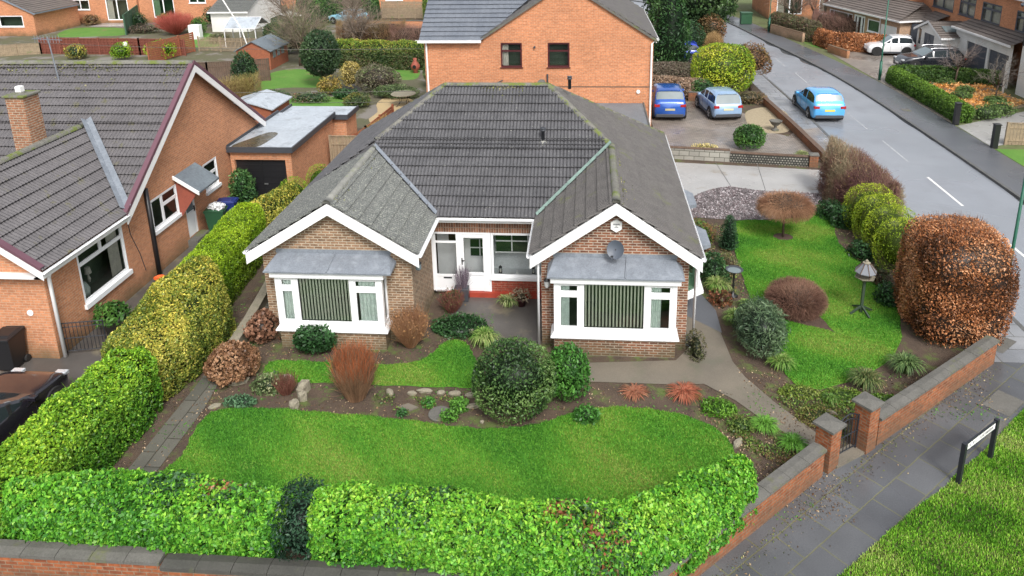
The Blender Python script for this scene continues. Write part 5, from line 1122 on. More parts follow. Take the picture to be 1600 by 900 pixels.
# ------------------------------------------------------------------ far row, top left
def simple_house(nm, label, x0, x1, y0, y1, ez, rz_, mat, tile, wins=(), doors=(), ridge_x=True, cat='house', hole_front=True, frame='upvc', glz='glass'):
    h_ = thing(nm, label, cat, ((x0+x1)/2, (y0+y1)/2, 0)); w = MB(); ov = .25
    hs = [(a-x0, b-x0, c, d) for a, b, c, d, *_ in wins]
    if ridge_x: top_f = ez; 
    else: top_f = [(0, ez), ((x1-x0)/2, rz_), (x1-x0, ez)]
    wall(w, (x0, y0), (x1, y0), top_f, hs, .08); wall(w, (x1, y1), (x0, y1), top_f)
    ts = [(0, ez), ((y1-y0)/2, rz_), (y1-y0, ez)] if ridge_x else ez
    wall(w, (x1, y0), (x1, y1), ts); wall(w, (x0, y1), (x0, y0), ts); w.build('wall', mat, h_)
    F = Fr((x0, y0), (x1, y0))
    for (a, b, c, d, cl) in wins: window(h_, F, a-x0, b-x0, c, d, cells=cl, k=-.03, mat=frame, sill=.06 if c > .5 else 0, gl=glz, cur=[(.0, .3)] if c < .8 else 0)
    m = MB()
    if ridge_x:
        hr = (y1-y0)/2+ov; sl_ = (rz_-ez)/((y1-y0)/2); c_, s_ = 1/math.hypot(1, sl_), sl_/math.hypot(1, sl_)
        roof_slope(m, (0, y0-ov, ez-ov*sl_+.05), (1, 0, 0), (0, c_, s_), [(0, hr/c_, x0-.15, x0-.15, x1+.15, x1+.15)], sub=1, gauge=.33, lift=.05); roof_slope(m, (0, y1+ov, ez-ov*sl_+.05), (-1, 0, 0), (0, -c_, s_), [(0, hr/c_, -x1-.15, -x1-.15, -x0+.15, -x0+.15)], sub=1, gauge=.33)
        ra, rb = (x0-.15, (y0+y1)/2, rz_+.07), (x1+.15, (y0+y1)/2, rz_+.07)
    else:
        hr = (x1-x0)/2+ov; sl_ = (rz_-ez)/((x1-x0)/2); c_, s_ = 1/math.hypot(1, sl_), sl_/math.hypot(1, sl_)
        roof_slope(m, (x1+ov, 0, ez-ov*sl_+.05), (0, 1, 0), (-c_, 0, s_), [(0, hr/c_, y0-.15, y0-.15, y1, y1)], sub=1, gauge=.33, lift=.05); roof_slope(m, (x0-ov, 0, ez-ov*sl_+.05), (0, -1, 0), (c_, 0, s_), [(0, hr/c_, -y1, -y1, -y0+.15, -y0+.15)], sub=1, gauge=.33, lift=.05)
        ra, rb = ((x0+x1)/2, y0-.15, rz_+.07), ((x0+x1)/2, y1, rz_+.07)
    r_ = m.build('roof', tile, h_); m = MB(); ridge(m, ra, rb, .12, .6); m.build('ridge_tiles', 'ridge', r_, True)
    m = MB()
    if ridge_x: m.box(x0-.15, x1+.15, y0-ov-.09, y0-ov-.01, ez-ov*sl_-.1, ez-ov*sl_+.04)
    else:
        for (p, q) in (((x0-ov, ez-ov*sl_), ((x0+x1)/2, rz_+.02)), (((x0+x1)/2, rz_+.02), (x1+ov, ez-ov*sl_))): m.add([(p[0], y0-.17, p[1]-.16), (q[0], y0-.17, q[1]-.16), (q[0], y0-.17, q[1]+.04), (p[0], y0-.17, p[1]+.04)], [(0, 1, 2, 3)])
        m.box(x1+ov, x1+ov+.08, y0-.15, y1, ez-ov*sl_-.1, ez-ov*sl_+.04)
    m.build('gutter', 'white' if ridge_x else 'lead', h_); return h_
C2 = ((0, .5, 0, 1), (.5, 1, 0, 1)); C1 = ((0, 1, 0, 1),)
simple_house('terraced_house', 'brick house at the far left with patio doors above a white step', -55.0, -46.9, 58, 66, 5.2, 7.6, 'brick_far', 'tile_far', [(-54.1, -52.1, 1.4, 2.45, C2), (-50.3, -47.9, .3, 2.5, C2), (-54.1, -52.1, 3.6, 4.8, C2), (-50.3, -48.1, 3.6, 4.8, C2)])
simple_house('terraced_house', 'brick house with blue-tinted french doors, right of the far left house', -46.8, -38.0, 58.2, 66, 5.2, 7.6, 'brick_far', 'tile_far', [(-45.3, -43.0, .5, 2.5, C2), (-41.3, -39.5, 2.0, 3.0, C2), (-45.0, -43.0, 3.6, 4.8, C2), (-41.3, -39.5, 3.6, 4.8, C2)], glz='glass_green')
simple_house('garden_annexe', 'small gabled orange brick annexe with wide window, top left corner', -58.3, -52.4, 50, 56.5, 2.3, 3.7, 'brick_far', 'tile_far', [(-55.9, -53.5, .9, 1.95, C1)], ridge_x=False, cat='annexe')
simple_house('terraced_house', 'distant brick house seen only at its foot, top centre', -36, -14, 68, 76, 5, 7.5, 'brick_far', 'tile_far', [(-33.6+i*5.2, -31.6+i*5.2, .9, 2.0, C2) for i in range(4)])
h_ = simple_house('rendered_garage', 'cream rendered garage with mossy corrugated roof behind the greenhouse', -36.0, -32.3, 52, 60, 2.0, 3.4, 'render', 'tile_lichen', cat='garage')
gh = thing('greenhouse', 'white framed glass greenhouse in front of the cream garage', 'greenhouse', (-29.4, 45, 0)); m = MB(); gx0, gx1, gy0, gy1 = -30.8, -28.1, 43.9, 47
for x in (gx0, (gx0+gx1)/2, gx1):
    for y in (gy0, (gy0+gy1)/2, gy1): m.bar((x, y, 0), (x, y, 1.6), .06, .06)
for y in (gy0, (gy0+gy1)/2, gy1): m.bar((gx0, y, 1.6), (gx1, y, 1.6), .06, .06)
for x in (gx0, gx1): m.bar((x, gy0, 1.6), (x, gy1, 1.6), .06, .06)
for x in np.linspace(gx0, gx1, 5): m.bar((x, gy0, 1.6), (x, (gy0+gy1)/2, 2.35), .05, .05); m.bar((x, gy1, 1.6), (x, (gy0+gy1)/2, 2.35), .05, .05)
m.bar((gx0, (gy0+gy1)/2, 2.35), (gx1, (gy0+gy1)/2, 2.35), .07, .07); m.build('frame', 'white', gh)
m = MB(); ym = (gy0+gy1)/2; m.quad((gx0, gy0, 0), (gx1, gy0, 0), (gx1, gy0, 1.6), (gx0, gy0, 1.6)); m.quad((gx1, gy0, 0), (gx1, gy1, 0), (gx1, gy1, 1.6), (gx1, gy0, 1.6)); m.build('pane', 'glass', gh)
m = MB(); m.quad((gx0, gy0, 1.63), (gx1, gy0, 1.63), (gx1, ym, 2.38), (gx0, ym, 2.38)); m.quad((gx0, gy1, 1.63), (gx1, gy1, 1.63), (gx1, ym, 2.38), (gx0, ym, 2.38)); m.build('roof', 'felt', gh)
# sheds
def shed(nm, label, x0, x1, y0, y1, ez, rz_, mat, rmat, win=True):
    s_ = thing(nm, label, 'shed', ((x0+x1)/2, (y0+y1)/2, 0)); m = MB(); xm = (x0+x1)/2
    for (a, b, tp) in (((x0, y0), (x1, y0), 1), ((x1, y0), (x1, y1), 0), ((x1, y1), (x0, y1), 1), ((x0, y1), (x0, y0), 0)):
        wall(m, a, b, [(0, ez), ((x1-x0)/2, rz_), (x1-x0, ez)] if tp else ez)
    m.build('wall', mat, s_); dz = .03
    for (xa_, xb_) in ((x0-.15, xm), (x1+.15, xm)):
        r = MB()
        zl = ez-.15*(rz_-ez)/(xm-x0)
        r.add([(xa_, y0-.12, zl+dz), (xa_, y1+.12, zl+dz), (xb_, y1+.12, rz_+dz), (xb_, y0-.12, rz_+dz), (xa_, y0-.12, zl-.03), (xa_, y1+.12, zl-.03), (xb_, y1+.12, rz_-.03), (xb_, y0-.12, rz_-.03)], [(0, 1, 2, 3), (7, 6, 5, 4), (0, 3, 7, 4), (1, 5, 6, 2), (0, 4, 5, 1)])
        r.build('roof_slope', rmat, s_)
    if win:
        for k in range(3): g = MB(); yk = y0+.5+k*.8; g.box(x1+.002, x1+.03, yk, yk+.5, .8, 1.35); g.build('window', 'carglass_pale', s_)
    d = MB(); d.box(x0+.25, x0+1.0, y0-.04, y0-.003, .1, 1.45)
    for k in (.35, .9): d.bar((x0+.27, y0-.06, k), (x0+.98, y0-.06, k+.3), .04, .06, (0, 1, 0))
    d.build('door', mat, s_); return s_
shed('garden_shed', 'red stained timber shed with grey felt roof beyond the left ridge', -25.6, -23.1, 34.9, 38.2, 1.45, 2.1, 'timber', 'felt_dark')
shed('garden_shed', 'small orange timber shed with pale roof behind the flat roofed outbuilding', -18.2, -15.8, 17.6, 20.0, 1.8, 2.15, 'timber', 'felt', False)
shed('garden_shed', 'dark green shed with grey roof in the top left corner', -58.5, -54.5, 44.5, 47, 1.5, 1.95, 'bin_green', 'felt', False)
shed('summer_house', 'dark little garden hut with white roof among bare branches', -29.5, -27.4, 50.5, 52.5, 1.5, 1.9, 'bin_green', 'render', False)
# fences
def fence(nm, label, pts, h, mat, style='board', cat='fence', step=1.8):
    f_ = thing(nm, label, cat, (pts[0][0], pts[0][1], 0)); m = MB()
    for a, b in zip(pts, pts[1:]):
        A_, B_ = np.array(a, float), np.array(b, float); L = np.linalg.norm(B_-A_); d = (B_-A_)/L
        n = max(1, round(L/step))
        for i in range(n+1):
            p = A_+d*L*i/n; ps = MB(); ps.box(p[0]-.05, p[0]+.05, p[1]-.05, p[1]+.05, -.1, h+.06); ps.build('post', mat, f_)
        if style == 'board':
            k = int(L/.14)
            for i in range(k):
                p, q = A_+d*(L*i/k), A_+d*(L*(i+1)/k-.012); m.bar((p[0], p[1], h/2), (q[0], q[1], h/2), .02, h+random.uniform(-.01, .01))
            m.bar((*A_, h*.8), (*B_, h*.8), .07, .05); m.bar((*A_, h*.2), (*B_, h*.2), .07, .05); m.bar((*A_, h+.03), (*B_, h+.03), .08, .03)
        elif style == 'picket':
            k = int(L/.12)
            for i in range(k): p = A_+d*(L*(i+.5)/k); m.box(p[0]-.03, p[0]+.03, p[1]-.012, p[1]+.012, .05, h+random.uniform(-.03, .03))
            m.bar((*A_, h*.75), (*B_, h*.75), .05, .05); m.bar((*A_, h*.3), (*B_, h*.3), .05, .05)
        elif style == 'trellis':
            k = int(L/.3)
            for i in range(k): p = A_+d*(L*(i+.5)/k); m.bar((p[0], p[1]-.02, .1), (p[0], p[1]-.02, h), .04, .03)
            for z in np.arange(.2, h, .22): m.bar((*A_, z), (*B_, z), .03, .04)
            m.bar((A_[0], A_[1]+.06, h/2), (B_[0], B_[1]+.06, h/2), .02, h)
        elif style == 'slat':
            for z in np.arange(.12, h, .16): m.bar((*A_, z), (*B_, z), .03, .13)
    m.build('panels', mat, f_); return f_
M['fence_red'] = surf('fence_red_brown', (.22, .07, .045), (.15, .05, .035), 3, .8, fine=20)
M['fence_green'] = surf('fence_green', (.06, .13, .08), (.045, .10, .06), 3, .8)
fence('trellis_fence', 'long dark red trellis fence beyond the left roof ridge', [(-45.5, 41.2), (-36.5, 40.6), (-32.5, 40.3)], 1.35, 'fence_red', 'trellis')
fence('timber_fence', 'pale timber fence running in from the left edge, far garden', [(-52, 38.5), (-45.5, 41.2)], .9, 'timber_old')
fence('timber_fence', 'orange timber panel fence cutting between two back gardens', [(-33.5, 36.8), (-32.6, 42.0)], 1.6, 'timber', 'slat')
fence('timber_fence', 'weathered picket fence in front of the mid back lawn', [(-32.3, 42.2), (-26.3, 41.3)], 1.2, 'timber_old', 'picket')
fence('timber_fence', 'wavy topped green fence panels between the far brick houses', [(-43.6, 50.2), (-46.6, 57.5)], 1.9, 'fence_green')
fence('timber_fence', 'dark board fence across the garden behind the maroon verge', [(-30.5, 30.5), (-25.5, 30.2), (-21.8, 31.5)], 1.5, 'timber_dark')
fence('timber_fence', 'grey brown fence panel between the garage and the bungalow roof', [(-11.3, 13.2), (-9.1, 13.2)], 1.75, 'timber_old')
fence('timber_fence', 'orange rail fence running back from the flat roofed outbuilding', [(-11.0, 13.4), (-10.6, 16.2), (-10.3, 20.2)], 1.3, 'timber', 'slat')
fence('timber_fence', 'grey slatted fence far behind near the clipped top hedge', [(-21.5, 60), (-14.5, 59.6)], 1.8, 'timber_old', 'slat')
fence('timber_fence', 'low pale timber fence at the right edge by the black gatepost', [(19.75, 18.3), (23.5, 18.0)], 1.05, 'timber_old')
lowwall('brick_wall', 'long red brown garden wall behind the bare shrubs, top centre', [(-21.2, 48.5), (-11.5, 48.2)], 1.5, 'brick_far', 'coping', .22, .26, .05)
lowwall('brick_wall', 'tan brick garden wall with twiggy hedge on the far pavement', [(16.0, 50.2), (17.55, 45.6)], .75, 'brick_pale', 'brick_wall', .22, .24, .04)
lowwall('brick_wall', 'short brick wall end under the copper beech hedge across the road', [(18.35, 41.4), (19.0, 38.9)], .55, 'brick_far', 'brick_wall', .22, .24, .04)
for (x, y, lb) in ((19.0, 21.7, 'black gatepost at the end of the long green hedge'), (19.0, 17.8, 'black gatepost nearest the right edge of the picture')):
    P = thing('gatepost', lb, 'gatepost', (x, y, 0)); m = MB(); m.box(x-.12, x+.12, y-.12, y+.12, -.05, 1.12, .01); m.build('post', 'black', P); m = MB(); m.box(x-.15, x+.15, y-.15, y+.15, 1.123, 1.17, .012); m.build('cap', 'black', P)
# ------------------------------------------------------------------ houses across the road
def skew_window(h_, F, a, b, c, d, **k): return window(h_, F, a, b, c, d, **k)
A = thing('brick_house', 'pale brick house with long low front and white door, across the road', 'house', (25, 47, 0))
p0, p1 = (21.1, 51.9), (23.55, 41.75); F = Fr(p0, p1)
w = MB(); dd = F.d; nn = F.n; q = lambda s, k: (p0[0]+dd[0]*s+nn[0]*k, p0[1]+dd[1]*s+nn[1]*k)
wall(w, p0, p1, 2.3, [(.5, 4.1, .45, 1.95), (4.35, 5.9, .1, 2.0), (6.3, 7.9, .9, 1.9)], .08); wall(w, p1, q(F.L, -3.2), 2.3); wall(w, q(0, -3.2), p0, 2.3)
w.build('wall', 'brick_pale', A)
w = MB(); wall(w, q(-1, -2.6), q(7.6, -2.6), 5.2, [(1.2, 3.2, 3.5, 4.6), (5.0, 6.6, 3.5, 4.6)], .08); wall(w, q(7.6, -2.6), q(7.6, -9), [(0, 5.2), (3.2, 7.2), (6.4, 5.2)]); w.build('upper_wall', 'brick_far', A)
window(A, F, .5, 4.1, .45, 1.95, cells=((0, .18, .55, 1), (0, .18, 0, .55), (.18, .8, 0, 1), (.8, 1, .55, 1), (.8, 1, 0, .55)), k=-.03, gl='glass_green', cur=[(.2, .8)])
window(A, F, 4.35, 5.9, .1, 2.0, cells=((0, .3, 0, 1), (.3, .7, 0, 1), (.7, 1, 0, 1)), k=-.03, sill=0, bw=.12)
window(A, F, 6.3, 7.9, .9, 1.9, cells=C1, k=-.03, gl='glass_green', cur=[(0, 1)])
Fu = Fr(q(-1, -2.6), q(7.6, -2.6)); window(A, Fu, 1.2, 3.2, 3.5, 4.6, cells=C2, k=-.03); window(A, Fu, 5.0, 6.6, 3.5, 4.6, cells=C2, k=-.03)
m = MB(); F.box(m, 8.15, 10.1, 0, 1.75, .0, .03); m.build('garage_door', 'white', A)
m = MB(); sl_ = .38; cc, ss = 1/math.hypot(1, sl_), sl_/math.hypot(1, sl_); nb = -nn
roof_slope(m, (*q(0, .25), 2.3), (dd[0], dd[1], 0), (nb[0]*cc, nb[1]*cc, ss), [(0, 2.85/cc, -.2, -.2, F.L+.25, F.L-1.0)], sub=1, gauge=.33, lift=.05)
roof_slope(m, (*q(F.L+.25, 0), 2.3), (nb[0], nb[1], 0), (-dd[0]*cc, -dd[1]*cc, ss), [(0, 2.6/cc, -.25, 2.4, 3.4, 3.4)], sub=1, gauge=.33, lift=.05)
ar = m.build('roof', 'tile_far', A); m = MB(); roof_slope(m, (*q(-1.2, -2.4), 5.2), (dd[0], dd[1], 0), (nb[0]*.87, nb[1]*.87, .5), [(0, 3.9, 0, 0, 9.0, 9.0)], sub=1, gauge=.33, lift=.05); m.build('upper_roof', 'tile_far', ar)
m = MB(); m.bar((*q(-.2, .30), 2.27), (*q(F.L+.3, .30), 2.27), .08, .12); m.build('gutter', 'white', A); m = MB(); m.bar((*q(F.L+.30, .3), 2.27), (*q(F.L+.30, -3), 2.27), .08, .12); m.build('gutter', 'white', A); m = MB(); m.bar((*q(8.0, .05), 0), (*q(8.0, .05), 2.3), .08, .08); m.build('downpipe', 'white', A)
m = MB(); F2 = Fr(q(F.L+.1, -.9), q(F.L+2.3, -2.2)); F2.box(m, 0, F2.L, 0, 2.1, -.05, 0); F2.box(m, .9, 1.7, .02, 1.95, 0.003, .04); m.build('side_gate', 'anthracite', A)
B = thing('brick_house', 'house with white gabled porch and two dark garage doors, across the road', 'house', (28, 36, 0))
w = MB(); FB_ = Fr((25.0, 34.9), (25.0, 28.9)); wall(w, (25.5, 37.0), (25.5, 29.6), 2.70, [(1.7, 4.4, 0, 1.95), (4.65, 7.05, 0, 1.95)], .12); wall(w, (24.4, 40.6), (24.4, 36.5), [(0, 1.95), (2.05, 2.7), (4.1, 1.95)], [(1.2, 2.85, .05, 1.85)], .1); wall(w, (24.4, 36.5), (25.5, 36.5), 1.95); wall(w, (25.5, 41.8), (25.5, 40.6), 2.3); wall(w, (26.5, 40.6), (24.4, 40.6), 1.95); w.build('rendered_wall', 'render', B)
Fg = Fr((25.5, 37.0), (25.5, 29.6))
for (a, b) in ((1.7, 4.4), (4.65, 7.05)):
    m = MB(); Fg.box(m, a, b, 0, 1.95, -.12, -.09)
    for k in range(1, 5): Fg.box(m, a+.02, b-.02, 1.95*k/5-.015, 1.95*k/5+.005, -.088, -.078)
    m.build('garage_door', 'anthracite', B)
Fp = Fr((24.4, 40.6), (24.4, 36.5)); m = MB(); Fp.box(m, 1.2, 2.85, .05, 1.85, -.08, -.04); Fp.box(m, 1.96, 2.04, .05, 1.85, -.038, -.02); pd = m.build('front_door', 'anthracite', B)
m = MB(); Fp.box(m, 1.85, 1.90, .8, 1.4, -.038, .0); Fp.box(m, 2.1, 2.15, .8, 1.4, -.038, .0); m.build('handle', 'chrome', pd)
m = MB(); Fp.box(m, .35, .7, .9, 2.0, .002, .02); m.build('narrow_window', 'carglass', B)
w = MB(); wall(w, (26.5, 45.5), (26.5, 28.7), 5.3, [(2.0, 5.4, 3.2, 4.5), (6.3, 8.6, 3.2, 4.5), (9.5, 12.0, 3.2, 4.5), (13.8, 15.6, 3.2, 4.5)], .08); wall(w, (26.5, 28.7), (34, 28.7), 5.3); wall(w, (34, 45.5), (26.5, 45.5), 5.3); w.build('wall', 'brick_far', B)
Fu = Fr((26.5, 45.5), (26.5, 28.7))
for (a, b) in ((2.0, 5.4), (6.3, 8.6), (9.5, 12.0), (13.8, 15.6)): window(B, Fu, a, b, 3.2, 4.5, cells=((0, .5, 0, .7), (.5, 1, 0, .7), (0, .5, .7, 1), (.5, 1, .7, 1)), k=-.03, mat='anthracite', room='room_pale', cur=[(.1, .9)], bw=.07)
m = MB(); sl_ = .40; cc, ss = 1/math.hypot(1, sl_), sl_/math.hypot(1, sl_)
roof_slope(m, (25.2, 0, 2.68), (0, -1, 0), (cc, 0, ss), [(0, 1.35/cc, -37.0, -37.0, -29.3, -29.3)], sub=1, gauge=.33, lift=.05)
roof_slope(m, (25.2, 0, 2.35), (0, -1, 0), (cc, 0, ss), [(0, 1.35/cc, -43.0, -43.0, -40.4, -40.4)], sub=1, gauge=.33, lift=.05)
B_r = m.build('roof', 'tile_far', B)
m = MB(); pr_ = .75/2.05; cc, ss = 1/math.hypot(1, pr_), pr_/math.hypot(1, pr_)
roof_slope(m, (0, 36.3, 1.92), (1, 0, 0), (0, cc, ss), [(0, 2.25/cc, 24.2, 24.2, 26.5, 26.5)], sub=1, gauge=.33, lift=.05); roof_slope(m, (0, 40.8, 1.92), (-1, 0, 0), (0, -cc, ss), [(0, 2.25/cc, -26.5, -26.5, -24.2, -24.2)], sub=1, gauge=.33, lift=.05); m.build('porch_roof', 'tile_far', B_r)
m = MB(); m.add([(24.8, 37.0, 2.25), (25.8, 37.0, 2.25), (25.8, 37.8, 2.54), (24.8, 37.8, 2.54)], [(0, 1, 2, 3)]); m.build('skylight', 'carglass_pale', B_r)
m = MB(); roof_slope(m, (26.25, 0, 5.25), (0, -1, 0), (.85, 0, .52), [(0, 4.6, -45.7, -45.7, -28.5, -28.5)], sub=1, gauge=.33, lift=.05); m.build('upper_roof', 'tile_blue', B_r)
m = MB(); m.box(26.15, 26.23, 28.5, 45.7, 5.15, 5.28); m.build('gutter', 'white', B); m = MB(); m.box(25.1, 25.18, 29.3, 37.0, 2.58, 2.7); m.build('gutter', 'white', B); m = MB(); m.box(24.2, 25.1, 36.2, 36.28, 1.82, 1.94); m.build('gutter', 'white', B); m = MB()
for (a, b) in (((36.25, 1.92), (38.55, 2.78)), ((38.55, 2.78), (40.85, 1.92))): m.add([(24.18, a[0], a[1]-.12), (24.18, b[0], b[1]-.12), (24.18, b[0], b[1]+.06), (24.18, a[0], a[1]+.06)], [(0, 1, 2, 3)])
m.build('bargeboard', 'white', B)
C = thing('rendered_house', 'white rendered house with black upper storey at the right edge', 'house', (28, 25, 0))
w = MB(); wall(w, (25.3, 28.3), (25.3, 16), 2.9, [(2.2, 4.0, .8, 1.9)], .1); wall(w, (34, 28.3), (25.3, 28.3), 2.9); wall(w, (24.6, 28.45), (24.6, 28.2), 2.0); w.build('wall', 'render', C)
window(C, Fr((25.3, 28.3), (25.3, 16)), 2.2, 4.0, .8, 1.9, cells=C1, k=-.03, mat='anthracite')
M['darkbrick'] = brick('dark_brick', (.05, .05, .055), (.035, .035, .04), (.07, .07, .07), moss=False)
w = MB(); wall(w, (25.28, 28.32), (25.28, 16), 5.3, [(1.6, 3.2, 3.5, 4.6)], .1, 2.9); wall(w, (34, 28.32), (25.28, 28.32), [(0, 5.3), (4.36, 7.8), (8.72, 5.3)], (), .1, 2.9); w.build('upper_wall', 'darkbrick', C)
window(C, Fr((25.28, 28.32), (25.28, 16)), 1.6, 3.2, 3.5, 4.6, cells=C1, k=-.03, mat='anthracite')
m = MB(); roof_slope(m, (25.0, 0, 5.2), (0, -1, 0), (.87, 0, .5), [(0, 5.1, -28.6, -28.6, -15.8, -15.8)], sub=1, gauge=.33, lift=.05); m.build('roof', 'anthracite', C)
m = MB(); m.bar((25.0, 28.62, 5.2), (29.4, 28.62, 7.75), .06, .2); m.build('bargeboard', 'anthracite', C)
hs = simple_house('brick_house', 'brick house with white bay glimpsed behind bare hedges, top right', 17.5, 24.5, 58, 66, 5.2, 7.5, 'brick_far', 'tile_far', [(18.2, 20.6, .5, 2.2, C2), (22.2, 24.0, .5, 2.1, C2), (18.2, 20.6, 3.5, 4.7, C2)])
# ------------------------------------------------------------------ hedges
LAUREL = [(.035, .15, .016), (.075, .27, .022), (.12, .37, .028), (.19, .46, .04), (.28, .52, .055)]
def hedge(nm, label, path, hw, h, pal_, lf, dens, mat='leaf', pw=3.2, rough=.07, seed=1, z0=.02, aspect=.55, layers=2, core=None, up=.25, jit=.35, cat='hedge', group=None, bias=.9, topc=None, bottomc=None, inset=.1, spikes=0, patch=None, droop=0, amp=.35):
    fb = FB(); P = np.array(path, float); L = np.linalg.norm(np.diff(P, axis=0), axis=1).sum()+2*np.mean(hw); hm = np.mean(h); area = L*(2*hm+2*np.mean(hw))
    n = int(area*dens)
    for k in range(layers):
        p, no = surf_hedge(path, (np.array(hw)-.05*k).tolist() if not np.isscalar(hw) else hw-.05*k, z0, (np.array(h)-.05*k).tolist() if not np.isscalar(h) else h-.05*k, n if k == 0 else n//2, pw, rough, seed)
        if k == 0 and lf < .1: g_ = nz(p, 9/max(lf*14, .8), seed+8)+.4*nz(p, 20, seed+2); kp = (g_ > -.42) | (RNG.uniform(0, 1, len(p)) < .3); p, no = p[kp], no[kp]
        c = pal(p, pal_, 1.8, seed, amp=amp, rnd=.3)
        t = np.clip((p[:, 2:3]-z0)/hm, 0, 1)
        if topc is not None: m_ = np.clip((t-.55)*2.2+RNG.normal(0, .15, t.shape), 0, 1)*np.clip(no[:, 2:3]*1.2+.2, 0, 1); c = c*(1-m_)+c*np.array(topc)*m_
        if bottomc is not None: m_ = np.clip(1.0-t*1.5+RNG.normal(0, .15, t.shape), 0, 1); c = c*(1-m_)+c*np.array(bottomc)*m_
        if patch is not None:
            for (cx, cy, r, pc, pr_) in patch:
                dd = np.hypot(p[:, 0]-cx, p[:, 1]-cy)+RNG.normal(0, .12, len(p)); m_ = (dd < r) & (RNG.uniform(0, 1, len(p)) < pr_); c[m_] = pal(p[m_], pc, 5, 3)
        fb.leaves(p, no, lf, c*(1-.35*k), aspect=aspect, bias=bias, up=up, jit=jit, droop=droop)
    if spikes:
        p, no = surf_hedge(path, hw, z0, h, spikes, pw, rough, seed+1); k = no[:, 2] > .2; p = p[k]; no = no[k]
        e = p+no*RNG.uniform(.06, .2, (len(p), 1))+RNG.normal(0, .03, p.shape); fb.tubes(np.stack([p, (p+e)/2, e], 1), .004, .002, pal(p, pal_, 3, 2))
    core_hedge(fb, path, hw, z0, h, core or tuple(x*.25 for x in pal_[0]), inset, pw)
    return fb.build(nm, mat, None, label=label, cat=cat, group=group)
RED = [(.30, .10, .05), (.42, .16, .08), (.16, .12, .04)]; DKG = [(.02, .065, .018), (.035, .10, .03), (.06, .15, .05)]
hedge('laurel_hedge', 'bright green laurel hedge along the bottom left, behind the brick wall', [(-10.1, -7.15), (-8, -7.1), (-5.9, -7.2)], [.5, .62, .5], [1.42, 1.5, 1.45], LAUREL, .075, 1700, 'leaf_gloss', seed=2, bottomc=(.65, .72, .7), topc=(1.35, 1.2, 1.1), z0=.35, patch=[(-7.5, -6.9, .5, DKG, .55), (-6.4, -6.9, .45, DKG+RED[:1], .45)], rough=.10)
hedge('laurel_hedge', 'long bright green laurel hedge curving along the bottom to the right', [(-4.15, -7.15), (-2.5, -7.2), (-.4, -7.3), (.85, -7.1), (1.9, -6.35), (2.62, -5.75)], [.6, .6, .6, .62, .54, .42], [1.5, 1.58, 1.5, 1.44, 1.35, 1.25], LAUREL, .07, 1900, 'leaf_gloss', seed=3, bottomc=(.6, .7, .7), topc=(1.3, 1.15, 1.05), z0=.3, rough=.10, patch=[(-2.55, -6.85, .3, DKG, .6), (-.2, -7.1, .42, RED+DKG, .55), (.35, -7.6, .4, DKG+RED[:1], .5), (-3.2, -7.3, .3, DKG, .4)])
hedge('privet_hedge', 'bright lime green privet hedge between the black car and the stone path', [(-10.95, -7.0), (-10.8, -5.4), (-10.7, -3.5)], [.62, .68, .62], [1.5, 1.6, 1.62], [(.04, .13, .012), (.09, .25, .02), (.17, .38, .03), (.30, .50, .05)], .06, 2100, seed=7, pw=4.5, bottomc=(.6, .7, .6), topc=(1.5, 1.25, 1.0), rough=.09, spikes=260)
EUO = [(.06, .11, .02), (.14, .20, .03), (.34, .36, .06), (.62, .55, .11)]
hedge('variegated_shrub', 'large yellow variegated clipped shrub between lime hedges, left of the path', [(-10.9, -2.2), (-10.75, -1.2), (-10.75, -.2)], [.85, .98, .92], [1.8, 2.1, 2.1], EUO, .062, 2300, seed=9, pw=3, amp=.5, topc=(1.25, 1.15, 1.0), bottomc=(.75, .75, .7), cat='shrub')
LIME = [(.09, .20, .012), (.19, .36, .018), (.32, .52, .025), (.42, .60, .05)]
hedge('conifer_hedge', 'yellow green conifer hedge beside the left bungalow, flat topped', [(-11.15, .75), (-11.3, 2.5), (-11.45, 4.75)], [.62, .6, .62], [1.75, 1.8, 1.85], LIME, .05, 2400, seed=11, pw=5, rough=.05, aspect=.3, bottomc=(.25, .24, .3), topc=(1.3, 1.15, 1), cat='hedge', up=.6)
hedge('variegated_shrub', 'rounded yellow variegated shrub by the garage, behind the conifer hedge', [(-11.3, 6.0), (-10.95, 7.0)], .62, 1.75, EUO, .065, 1600, seed=12, pw=2.4, cat='shrub', topc=(1.2, 1.1, 1))
def blobshrub(nm, label, x, y, rx, ry, h, pal_, lf, n, zc=None, seed=1, rough=.14, mat='leaf', aspect=.5, cat='shrub', group=None, f=2.2, up=.2, z0=0, trunk=0, core=None, k=.8, pw=2., topc=None, bias=.8, lo=-.75):
    fb = FB(); zc = h*.5 if zc is None else zc; rz = h-zc
    p, no = surf_blob((x, y, zc), (rx, ry, rz), n, rough, seed, lo=lo, f=f, pw=pw); p[:, 2] = np.maximum(p[:, 2], z0+.02)
    p2, no2 = surf_blob((x, y, zc), (rx*.86, ry*.86, rz*.86), n//2, rough*1.3, seed+3, lo=lo, f=f, pw=pw); p2[:, 2] = np.maximum(p2[:, 2], z0+.02)
    c = pal(p, pal_, 2.2/max(rx, .4), seed)
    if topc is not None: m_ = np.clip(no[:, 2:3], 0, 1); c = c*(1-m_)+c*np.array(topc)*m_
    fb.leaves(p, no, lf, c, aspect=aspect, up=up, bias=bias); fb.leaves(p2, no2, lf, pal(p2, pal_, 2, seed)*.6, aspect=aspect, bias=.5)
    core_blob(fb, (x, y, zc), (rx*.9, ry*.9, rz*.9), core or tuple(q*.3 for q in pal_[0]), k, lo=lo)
    if trunk:
        T = thing(nm, label, cat, (x, y, 0), group); fb.build('crown', mat, T); m = MB(); m.tube([(x, y, 0), (x+.02, y, zc)], trunk, 8, r1=trunk*.7); m.build('trunk', 'bark', T, True); return T
    return fb.build(nm, mat, None, label=label, cat=cat, group=group)
